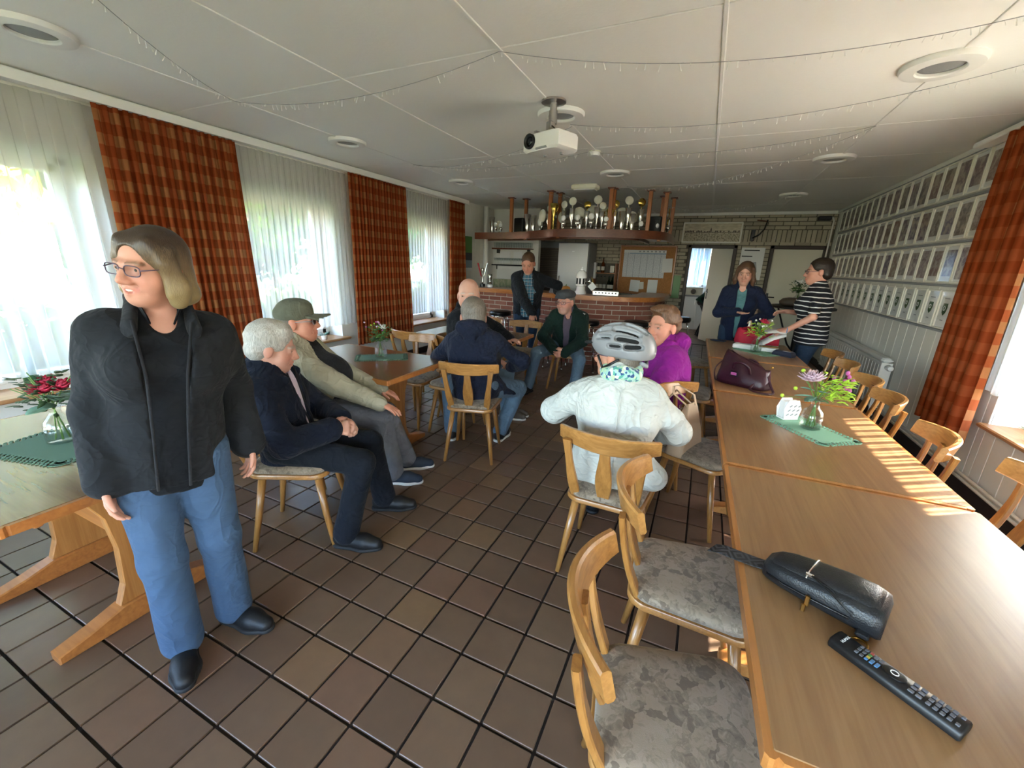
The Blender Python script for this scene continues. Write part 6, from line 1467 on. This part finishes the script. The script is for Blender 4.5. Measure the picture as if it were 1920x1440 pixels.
    if hr:
        st, mt = hr; sd = Sdf(.005 if hq < .008 else .008); nz = None
        if st == 'bob':
            he(sd, (0, -.017, .043), (.079, .099, .087)); he(sd, (0, -.045, -.035), (.082, .068, .085), .03)
            for q in (-1, 1):
                sd.rc(hp(q*.07, .01, .06), hp(q*.085, .004, -.06), .018*hs, .024*hs, .02*hs); sd.rc(hp(q*.086, .0, -.045), hp(q*.080, .006, -.092), .028*hs, .027*hs, .02*hs); he(sd, (0, -.05, -.085), (.085, .05, .035), .03); sd.rc(hp(q*.045, .05, .085), hp(q*.076, .035, .025), .010*hs, .012*hs, .04*hs); sd.rc(hp(q*.076, .035, .025), hp(q*.081, .03, -.07), .012*hs, .013*hs, .02*hs)
            he(sd, (0, .112, -.03), (.061, .09, .112), .004, True); he(sd, (0, .02, -.135), (.055, .07, .055), .01, True)
        elif st == 'long':
            he(sd, (0, -.016, .042), (.082, .102, .086)); he(sd, (0, -.055, -.06), (.085, .06, .12), .03)
            for q in (-1, 1): sd.rc(hp(q*.07, .02, .06), hp(q*.086, .015, -.07), .02*hs, .026*hs, .02*hs); sd.rc(hp(q*.086, .015, -.07), hp(q*.08, .02, -.15), .026*hs, .02*hs, .02*hs)
            he(sd, (0, .105, -.04), (.058, .085, .115), .006, True)
        elif st == 'curly':
            he(sd, (0, -.02, .05), (.083, .1, .088)); he(sd, (0, -.06, -.0), (.074, .06, .075), .03); he(sd, (0, .118, -.015), (.08, .085, .1), .012, True); he(sd, (0, .03, .112), (.062, .06, .03), .02); he(sd, (.02, .055, .1), (.04, .03, .025), .02)
            for q in (-1, 1): he(sd, (q*.09, .02, -.03), (.022, .035, .05), .01, True)
        elif st == 'fringe':
            he(sd, (0, -.035, .012), (.0785, .085, .05)); he(sd, (0, -.01, .09), (.075, .10, .055), .01, True); he(sd, (0, .10, -.02), (.09, .1, .1), .01, True)
            for q in (-1, 1): he(sd, (q*.085, .005, -.02), (.022, .03, .04), .006, True)
        else:
            vol = {'short': .006, 'side': .012, 'crop': .003}[st]
            he(sd, (0, -.018, .043), (.0745+vol, .096+vol, .083+vol)); he(sd, (0, -.055, -.02), (.066+vol, .05+vol, .06), .02)
            if st == 'side': sd.rc(hp(-.05, .035, .105), hp(.045, .045, .1), .014*hs, .018*hs, .04*hs)
            he(sd, (0, .118, -.012), (.082, .088, .1 if st != 'side' else .09), .008, True)
            for q in (-1, 1): he(sd, (q*.085, .012, -.025), (.022, .033, .042), .006, True)
        inst('hair', sd.mesh('hair', mt, {'curly': folds(.007, 4, 90), 'bob': folds(.001, 4, 60)}.get(st, folds(.0022, 4, 150))), body)
    if S.get('glasses'):
        m = MB(); mt, shade = S['glasses']; le = MB()
        for q in (-1, 1):
            ce = (q*.033, .100, .002); ring = [tuple(hp(ce[0]+.0245*math.copysign(abs(math.cos(a))**.6, math.cos(a)), ce[1]-.25*abs(ce[0]+.0245*math.cos(a)-.0)*abs(math.cos(a))*.3, ce[2]+.0155*math.copysign(abs(math.sin(a))**.6, math.sin(a)))) for a in [2*PI*k/20 for k in range(21)]]
            m.tube(ring, .0018*hs, 6); m.tube([tuple(hp(q*.058, .098, .006)), tuple(hp(q*.073, .06, .008)), tuple(hp(q*.078, -.01, .006))], .002*hs, 6)
            le.rings([[tuple(hp(ce[0]+.024*.98*math.copysign(abs(math.cos(a))**.6, math.cos(a)), ce[1]+o_, ce[2]+.0152*math.copysign(abs(math.sin(a))**.6, math.sin(a)))) for a in [2*PI*k/20 for k in range(20)]] for o_ in (-.001, .001)])
        m.tube([tuple(hp(-.009, .102, .006)), tuple(hp(0, .105, .009)), tuple(hp(.009, .102, .006))], .0018*hs, 6)
        gl = m.build('glasses', mt, body, True); le.build('lens', 'lens_shade' if shade else 'lens_clear', gl, False)
    if S.get('extra'): S['extra'](root, body, hp, hs, HR, dict(P=P, N=N, u=u, r=r, f=f, s=s, El=El, Wr=Wr, Sh=Sh, Kn=Kn, An=An, he=he, g=g))
    return root
NO = None
SEATZ = .49
# ---------------------------------------------------------------- the standing woman
def ex_w(root, body, hp, hs, HR, J): 
    N, P, u, r, f, s = (J[k] for k in 'NPurfs')
    for q in (-1, 1):   # polo collar
        m = MB(); ribbon(m, [tuple(N+r*q*.06*s+u*.055*s-f*.02*s), tuple(N+r*q*.058*s+u*.03*s+f*.05*s), tuple(N+r*q*.035*s-u*.02*s+f*.095*s)], [.03, .035, .03], .006, tuple(u+r*q*.3)); m.build('shirt_collar', 'shirt_black', root, True)
figure('standing woman in a black jacket and jeans turning her head towards the window', (-1.63, .77), -113, dict(h=1.60, fem=True, g=1.06, hq=.0042, cq=.008, pelvis=(.06, 0, .86), neck=(.01, .0, 1.345), wrist=(('w', -1.60, .955, .80), ('w', -1.67, .535, .815))[::1], ankle=((-.035, -.03, .085), (.145, .03, .085)), toe=((-.55, .85, 0), (.10, 1, 0)),
    elbow=((-.12, -1, 0), (.25, -1, 0)), hand=((A3((.0, .12, -1)), A3((1, .2, 0)), .55), (A3((0, .12, -1)), A3((-1, .25, 0)), .5)), head=(.005, .035, 1.485), hyaw=-50, hpitch=4, hroll=-6, hs=1.06, skin='#c08d78', brow='#6a5440', smile=True, hair=('bob', 'hair_blonde'), glasses=('metal_frame', False),
    trousers='jeans_blue', shirt='shirt_black', shirthem=-.05, shirtcut=True, jacket='jacket_black', jinf=.024, hem=-.03, open=(.035, .075), lapel=True, jup=.066, cuff=.008, shoes='shoe_black', hemf=.014, tinf=.010, extra=ex_w, seed=3, jfold=.006, ffr=18))
# ---------------------------------------------------------------- white haired man, hands folded
def seated(px, py, d=0): return (px, py, SEATZ+.085+d)
figure('white haired man in a navy jacket sitting with folded hands', (-1.93, 1.41), -57, dict(h=1.70, g=1.04, hq=.0045, cq=.009, pelvis=(0, -.04, .575), neck=(.02, -.10, .965), wrist=((-.07, .22, .655), (.09, .21, .66)), ankle=(('w', -1.665, 1.775, .085), ('w', -1.60, 1.40, .085)), toe=((.05, 1, 0), (.25, 1, 0)),
    elbow=((-1, -.6, -.2), (1, -.6, -.2)), handsc=1.1, hand=((A3((.45, .9, -.2)), A3((.6, -.3, -.6)), .8), (A3((-.45, .9, -.15)), A3((-.6, -.3, -.5)), .85)), head=(.025, -.05, 1.085), hyaw=14, hpitch=14, skin='#cc9a86', brow='#b5aca0', old=1, hs=1.06, hair=('side', 'hair_white'),
    trousers='jeans_dark', shirt='shirt_pink', shirtcut=True, collar='shirt_pink', jacket='jacket_navy', jinf=.03, hem=-.02, open=(.012, .05), lapel=True, jup=.068, cuff=.006, shoes='shoe_black', hemf=.012, seed=5, jfold=.008, ffr=22))
# ---------------------------------------------------------------- man in the olive cap
def ex_cap(root, body, hp, hs, HR, J):
    he = J['he']; sd = Sdf(.006); he(sd, (0, -.012, .05), (.086, .106, .07)); he(sd, (0, .005, .092), (.066, .08, .04), .03); he(sd, (0, 0, -.07), (.2, .2, .075), .008, True)
    c = inst('cap', sd.mesh('cap', 'cap_olive', folds(.0015, 2, 50)), body); sd = Sdf(.005)
    for q in np.linspace(-1, 1, 9): sd.rc(hp(q*.062, .07, .032), hp(q*.06, .178-.05*q*q, .034-.02*q*q), .008*hs, .0055*hs, .014*hs)
    inst('cap_brim', sd.mesh('cap_brim', 'cap_olive'), c)
figure('man in an olive cap and cream jacket sitting with one hand on his knee', (-2.24, 1.86), -58, dict(h=1.74, g=1.12, belly=1.0, hq=.0065, cq=.010, pelvis=(0, -.02, .585), neck=(0, -.13, 1.03), wrist=((-.09, .36, .66), (.13, .40, .63)), ankle=((-.16, .52, .085), ('w', -1.83, 2.06, .085)), toe=((-.1, 1, 0), (.1, 1, 0)),
    elbow=((-.35, -1, -.5), (1, -.7, -.3)), hand=((A3((0, 1, -.4)), A3((0, -.4, -1)), .3), (A3((.15, 1, -.45)), A3((0, -.4, -1)), .25)), head=(0, -.10, 1.135), hyaw=4, hpitch=-3, skin='#c58a72', brow='#8a7f74', hs=1.1, old=1, hair=('crop', 'hair_grey'), glasses=('grey_plastic', True),
    trousers='trousers_grey', shirt='shirt_char', jacket='jacket_cream', jinf=.026, hem=-.05, open=(.095, .07), jup=.068, shoes='shoe_navy', sole='sole_white', hemf=.014, extra=ex_cap, seed=7, jfold=.009, ffr=26))
# ---------------------------------------------------------------- man in the navy raincoat, seen from behind
figure('man in a navy hooded raincoat seen from behind on a chair', (-1.58, 2.76), 14, dict(h=1.76, g=1.14, hq=.008, cq=.011, pelvis=(0, .05, .585), neck=(-.03, .12, 1.0), wrist=((-.2, .42, .68), (.22, .40, .66)), ankle=((-.27, .23, .085), ('w', -1.50, 3.10, .085)), toe=((-.3, 1, 0), (.2, 1, 0)), knee=((-.7, 1, .3), (.7, 1, .3)),
    elbow=((-1, -.3, -.2), (1, -.3, -.2)), hand=((A3((.3, 1, -.2)), A3((0, -.3, -1)), .5), (A3((-.3, 1, -.2)), A3((0, -.3, -1)), .5)), head=(-.06, .18, 1.105), hyaw=22, hpitch=8, skin='#b98670', brow='#6a5a48', hs=1.25, hair=('short', 'hair_grey'),
    trousers='jeans_light', shirt='shirt_char', jacket='raincoat_navy', jinf=.03, hem=-.04, hood='raincoat_navy', jup=.075, jextra=(((.16, .05, -.02), (.26, .16, -.12), .09, .06),), shoes='shoe_black', sole='sole_white', seed=9, jfold=.011, ffr=24))
# ---------------------------------------------------------------- bald man
figure('bald man in a dark jacket facing the raincoat man', (-2.10, 3.50), -85, dict(h=1.80, g=1.12, hq=.009, cq=.012, pelvis=(0, -.02, .59), neck=(-.02, -.02, 1.09), wrist=((-.2, .38, .80), (.12, .36, .66)), ankle=((-.1, .42, .085), ('w', -1.70, 3.72, .085)), toe=((0, 1, 0), (-.1, 1, 0)), elbow=((-1, -.5, 0), (1, -.5, -.2)),
    hand=((A3((.3, 1, 0)), A3((0, 0, -1)), .4), (A3((0, 1, -.3)), A3((0, 0, -1)), .4)), head=(-.0, .03, 1.225), hyaw=-72, hpitch=2, skin='#cfa18d', brow='#b9aea4', hs=1.24, old=1, hair=('fringe', 'hair_white'), trousers='jeans_light', shirt='shirt_char', jacket='jacket_dark', jinf=.035, hem=-.08, jup=.075, shoes='shoe_brown', sole='sole_white', seed=11, jfold=.009))
# ---------------------------------------------------------------- man at the bar in a plaid shirt
figure('man in a plaid shirt and dark jacket leaning at the bar with bowed head', (-2.42, 5.82), -160, dict(h=1.78, g=1.22, belly=.7, hq=.010, cq=.012, pelvis=(0, 0, .93), neck=(0, .03, 1.415), wrist=(('w', -2.10, 6.24, 1.15), ('w', -2.06, 5.15, .90)), ankle=((-.12, 0, .085), (.12, .03, .085)), elbow=((-1, -.2, -.3), (.6, -.8, -.3)),
    hand=((A3((-.5, -.8, 0)), A3((0, 0, -1)), .3), (A3((0, .8, -.5)), A3((0, -.3, -1)), .7)), head=(.0, .09, 1.545), hyaw=-12, hpitch=28, skin='#c68d78', brow='#5a4636', hs=1.18, hair=('crop', 'hair_brown'), trousers='jeans_mid', shirt='cloth_plaid', shirthem=-.06, jacket='jacket_dark', jinf=.03, hem=-.06, open=(.085, .07), lapel=True, jup=.075, shoes='shoe_black', seed=13, jfold=.008))
# ---------------------------------------------------------------- man in the flat cap
def ex_flat(root, body, hp, hs, HR, J):
    he = J['he']; sd = Sdf(.007); he(sd, (0, -.005, .072), (.092, .115, .045)); he(sd, (0, .02, .085), (.078, .1, .035), .03); sd.rc(hp(-.05, .10, .05), hp(.05, .10, .05), .012*hs, .012*hs, .03*hs); he(sd, (0, 0, -.03), (.3, .3, .075), .01, True); c = inst('flat_cap', sd.mesh('flat_cap', 'cap_grey', folds(.001, 3, 60)), body)
    N, u, r, f, s = (J[k] for k in 'Nurfs')
    m = MB(); q = -1
    m.tube([tuple(J['Sh'][-1]+u*.075*s+r*.05*s-f*.02), tuple(J['Sh'][-1]+u*.07*s-r*.03*s+f*.02)], .012*s, 6); m.build('shoulder_stripe', 'tab_red', root); MB().tube([tuple(J['Sh'][-1]+u*.082*s+r*.05*s-f*.005), tuple(J['Sh'][-1]+u*.078*s-r*.03*s+f*.035)], .008*s, 6).build('shoulder_piping', 'reflect', root)
    MB().box(tuple(J['Sh'][-1]*.55+J['El'][-1]*.45-r*.085*s+f*.02), (.006, .02, .035), ch=.002).build('sleeve_badge', 'reflect', root)
    W = J['Wr'][-1]; MB().tube([tuple(W+A3((math.cos(a), 0, math.sin(a)))*.034*s) for a in [2*PI*k/14 for k in range(15)]], .006, 6).build('wristwatch', 'silver', root, True)
figure('man in a grey flat cap and green black jacket sitting with clasped hands', (-1.50, 5.00), 187, dict(h=1.76, g=1.08, hq=.008, cq=.011, pelvis=(0, .0, .58), neck=(-.02, .14, 1.0), wrist=((-.05, .42, .55), (.08, .40, .56)), ankle=(('w', -1.235, 4.47, .085), ('w', -1.83, 4.56, .085)), toe=((.05, 1, 0), (.3, 1, 0)), knee=((-.5, 1, .4), (.5, 1, .4)), elbow=((-1, -.2, .1), (1, -.2, .1)),
    hand=((A3((.75, .45, -.25)), A3((.3, -.8, .2)), .9), (A3((-.75, .4, -.25)), A3((-.2, -.8, .2)), .9)), head=(.02, .20, 1.115), hyaw=-22, hpitch=4, skin='#c68f7b', brow='#9a9086', hs=1.15, old=1, stubble=.35, hair=('crop', 'hair_grey'), glasses=('metal_frame', False), trousers='jeans_light', shirt='polo_grey', collar='polo_grey', shirtcut=True, jacket='jacket_green', jinf=.032, hem=-.05, open=(.02, .055), jup=.072, shoes='shoe_black', extra=ex_flat, seed=15, jfold=.009))
# ---------------------------------------------------------------- cyclist with helmet
def ex_helmet(root, body, hp, hs, HR, J):
    he = J['he']; sd = Sdf(.005); he(sd, (0, -.02, .062), (.108, .15, .098)); he(sd, (0, -.1, .03), (.088, .075, .065), .03); he(sd, (0, 0, -.075), (.3, .35, .085), .012, True); he(sd, (0, .13, -.03), (.12, .07, .07), .02, True)
    def hv(ph, be): return hp(.104*math.sin(R(ph))*math.cos(R(be)), -.02+.146*math.sin(R(be)), .061+.094*math.cos(R(ph))*math.cos(R(be)))
    for q in (-1, 1):
        for ph, b0, b1, rr in ((14, 36, 4, .012), (14, -12, -50, .014), (40, 38, 14, .012), (40, 2, -42, .0155), (66, 34, 8, .012), (66, -8, -46, .0155), (90, 6, -14, .011), (90, -26, -54, .014)):
            for k in range(6): t0, t1 = b0+(b1-b0)*k/6, b0+(b1-b0)*(k+1)/6; sd.rc(hv(q*ph, t0), hv(q*ph, t1), rr*hs, rr*hs, .003*hs, None, True)
    c = inst('helmet', sd.mesh('helmet', 'helmet_grey'), body); sd = Sdf(.008); he(sd, (0, -.02, .056), (.095, .134, .084)); he(sd, (0, 0, -.075), (.3, .35, .088), .012, True); he(sd, (0, .12, -.03), (.12, .07, .07), .02, True); inst('helmet_liner', sd.mesh('helmet_liner', 'helmet_foam'), c)
    sd = Sdf(.005)
    for q in np.linspace(-1, 1, 9): sd.rc(hp(q*.075, .115-.02*q*q, .062), hp(q*.07, .172-.045*q*q, .052), .004*hs, .0035*hs, .012*hs)
    inst('visor', sd.mesh('visor', 'black_plastic'), c)
    for q in (-1, 1): MB().tube([tuple(hp(q*.088, .055, .01)), tuple(hp(q*.083, .03, -.05)), tuple(hp(q*.05, .045, -.11))], .006*hs, 6, flat=((0, 1, 0), .6)).build('chin_strap', 'black_plastic', c, True); MB().tube([tuple(hp(q*.088, -.05, .0)), tuple(hp(q*.083, .03, -.05))], .006*hs, 6).build('chin_strap', 'black_plastic', c, True)
    MB().tube([tuple(hp(-.03, -.13, -.012)), tuple(hp(0, -.145, -.03)), tuple(hp(.03, -.13, -.012))], .010*hs, 8).build('fit_dial', 'grey_plastic', c, True)
    N, u, r, f, s = (J[k] for k in 'Nurfs'); sd = Sdf(.007)
    for k in range(14): a, b = 2*PI*k/14, 2*PI*(k+1)/14; q = lambda t: N+u*(.045+.012*math.sin(3*t))*s+r*.068*s*math.cos(t)+f*.075*s*math.sin(t); sd.rc(q(a), q(b), .030*s, .030*s, .02)
    inst('scarf', sd.mesh('scarf', 'scarf_print', folds(.004, 8, 60)), root)
    m = MB(); m.tube([tuple(N-f*.122*s-u*.02*s), tuple(N-f*.15*s-u*.15*s), tuple(J['P']-f*.13*s+u*.18*s), tuple(J['P']-f*.14*s-u*.02*s)], .0025, 5); m.build('back_seam', 'jacket_white', root, True)
figure('cyclist in a white jacket and grey helmet seen from behind', (-.31, 2.00), 6, dict(h=1.68, fem=False, g=1.04, hq=.0065, cq=.009, pelvis=(0, -.02, .58), neck=(-.005, -.01, 1.005), twist=4, tilt=-.03, wrist=((-.16, .22, .86), (.24, .34, .62)), ankle=((-.12, .42, .085), (.14, .42, .085)), elbow=((-1, -.25, -.6), (1, -.6, -.3)),
    hand=((A3((.7, .3, .5)), A3((.3, 0, -1)), .7), (A3((0, 1, -.3)), A3((0, 0, -1)), .4)), head=(-.035, .035, 1.115), hyaw=68, hpitch=2, skin='#c48f76', brow='#7a6a58', hs=1.06, hair=('short', 'hair_grey'), glasses=('metal_frame', False), trousers='jeans_dark', shirt='shirt_white', jacket='jacket_white', jinf=.026, hem=-.03, jup=.07, jtop=.045,
    jextra=(((.10, -.02, .02), (.20, -.03, -.04), .09, .07), ((-.10, -.03, .06), (-.14, -.02, -.06), .10, .09)), shoes='shoe_black', extra=ex_helmet, seed=17, jfold=.010, ffr=20))
# ---------------------------------------------------------------- woman in the purple jacket
figure('short haired woman in a purple hooded jacket talking sideways on her chair', (-.14, 3.10), 112, dict(h=1.66, fem=True, g=1.16, hq=.007, cq=.010, pelvis=(0, 0, .58), neck=(0, .06, 1.01), wrist=((-.12, .36, .66), (.14, .36, .66)), ankle=((-.12, .40, .085), (.12, .40, .085)), elbow=((-1, -.4, -.2), (1, -.4, -.2)),
    hand=((A3((.4, 1, -.2)), A3((0, 0, -1)), .5), (A3((-.4, 1, -.2)), A3((0, 0, -1)), .5)), head=(0, .10, 1.145), hyaw=34, hpitch=2, skin='#c68c76', brow='#8a6a54', hs=1.16, old=1, hair=('curly', 'hair_auburn'), trousers='jeans_dark', shirt='blouse_print', shirtcut=True, collar='fleece_grey', jacket='fleece_purple', jinf=.032, hem=-.05, open=(.012, .055), hood='fleece_purple', jup=.074, shoes='shoe_black', seed=19, jfold=.007))
# ---------------------------------------------------------------- young woman in the navy cardigan
figure('young woman in a navy cardigan standing behind the table end looking down', (.40, 5.78), 178, dict(h=1.66, fem=True, g=1.08, hq=.009, cq=.011, pelvis=(0, 0, .88), neck=(0, .03, 1.37), wrist=((-.16, .22, .98), (.02, .27, 1.08)), ankle=((-.1, 0, .085), (.1, .02, .085)), elbow=((-1, -.5, -.2), (1, -.7, -.2)), hand=((A3((.2, .6, -.6)), A3((.8, 0, -.3)), .4), (A3((-.7, .5, -.1)), A3((-.1, .1, 1)), .25)),
    head=(.0, .06, 1.515), hyaw=-6, hpitch=14, skin='#c99a88', brow='#4a372c', hs=1.12, hair=('long', 'hair_brown'), trousers='jeans_mid', shirt='tee_teal', shirthem=-.04, shirtcut=True, jacket='cardigan_navy', jinf=.026, hem=-.10, open=(.008, .06), jup=.066, shoes='shoe_black', seed=21))
# ---------------------------------------------------------------- woman in the striped top
def ex_st(root, body, hp, hs, HR, J):
    W = J['Wr'][-1]; MB().tube([tuple(W+A3((math.cos(a), 0, math.sin(a)))*.03) for a in [2*PI*k/14 for k in range(15)]], .005, 6).build('wristband', 'btn_blue', root, True)
figure('short haired woman in a black and white striped top holding papers', (1.10, 5.35), 84, dict(h=1.70, fem=True, g=1.16, hq=.008, cq=.010, pelvis=(0, 0, .90), neck=(0, .03, 1.40), wrist=(('w', .83, 5.08, .965), ('w', .87, 5.52, 1.12)), ankle=((-.1, 0, .085), (.1, .04, .085)), elbow=((-1, -.6, -.2), (1, -.8, -.2)),
    hand=((A3((0, .9, -.3)), A3((.5, 0, -.8)), .8), (A3((0, 1, -.1)), A3((-.4, 0, -.8)), .6)), head=(0, .06, 1.555), hyaw=6, hpitch=4, skin='#c79380', brow='#2a211c', hs=1.12, hair=('short', 'hair_dark'), glasses=('metal_frame', False), trousers='jeans_mid', shirt='cloth_striped', shirthem=-.01, sinf=.028, tinf=-.004, shirtsleeve=.42, shoes='shoe_black', extra=ex_st, seed=23))
o = empty('paper_bag', (.70, 5.10, .80), R(0), 'white paper bag held over the red carry bag', 'paper bag')
m = MB(); ribbon(m, [(.13, -.02, .14), (.05, .0, .15), (-.06, .02, .13), (-.12, .02, .02)], [.13, .16, .16, .1], .004, (.1, 1, .2)); m.build('paper', 'paper_white', o, True); m = MB(); ribbon(m, [(.13, -.04, .12), (.02, -.04, .08), (-.08, -.02, .0), (-.1, -.0, -.04)], [.09, .12, .12, .08], .004, (.0, 1, .4)); m.build('folded_flap', 'paper_white', o, True)
# ---------------------------------------------------------------- person bending in the kitchen
figure('person in a dark green sweater bending over behind the kitchen door', (.0, 10.9), -80, dict(h=1.70, g=1.05, hq=.014, cq=.014, pelvis=(0, 0, .86), neck=(.0, .32, 1.15), wrist=((-.15, .5, .78), (.15, .5, .78)), ankle=((-.1, 0, .085), (.1, 0, .085)), elbow=((-1, -.3, -.3), (1, -.3, -.3)), head=(0, .46, 1.20), hpitch=50, skin='#c08d78', hair=('short', 'hair_brown'), trousers='trousers_black', shirt='shirt_char', jacket='sweater_green', jinf=.02, hem=-.02, shoes='shoe_black', seed=25))
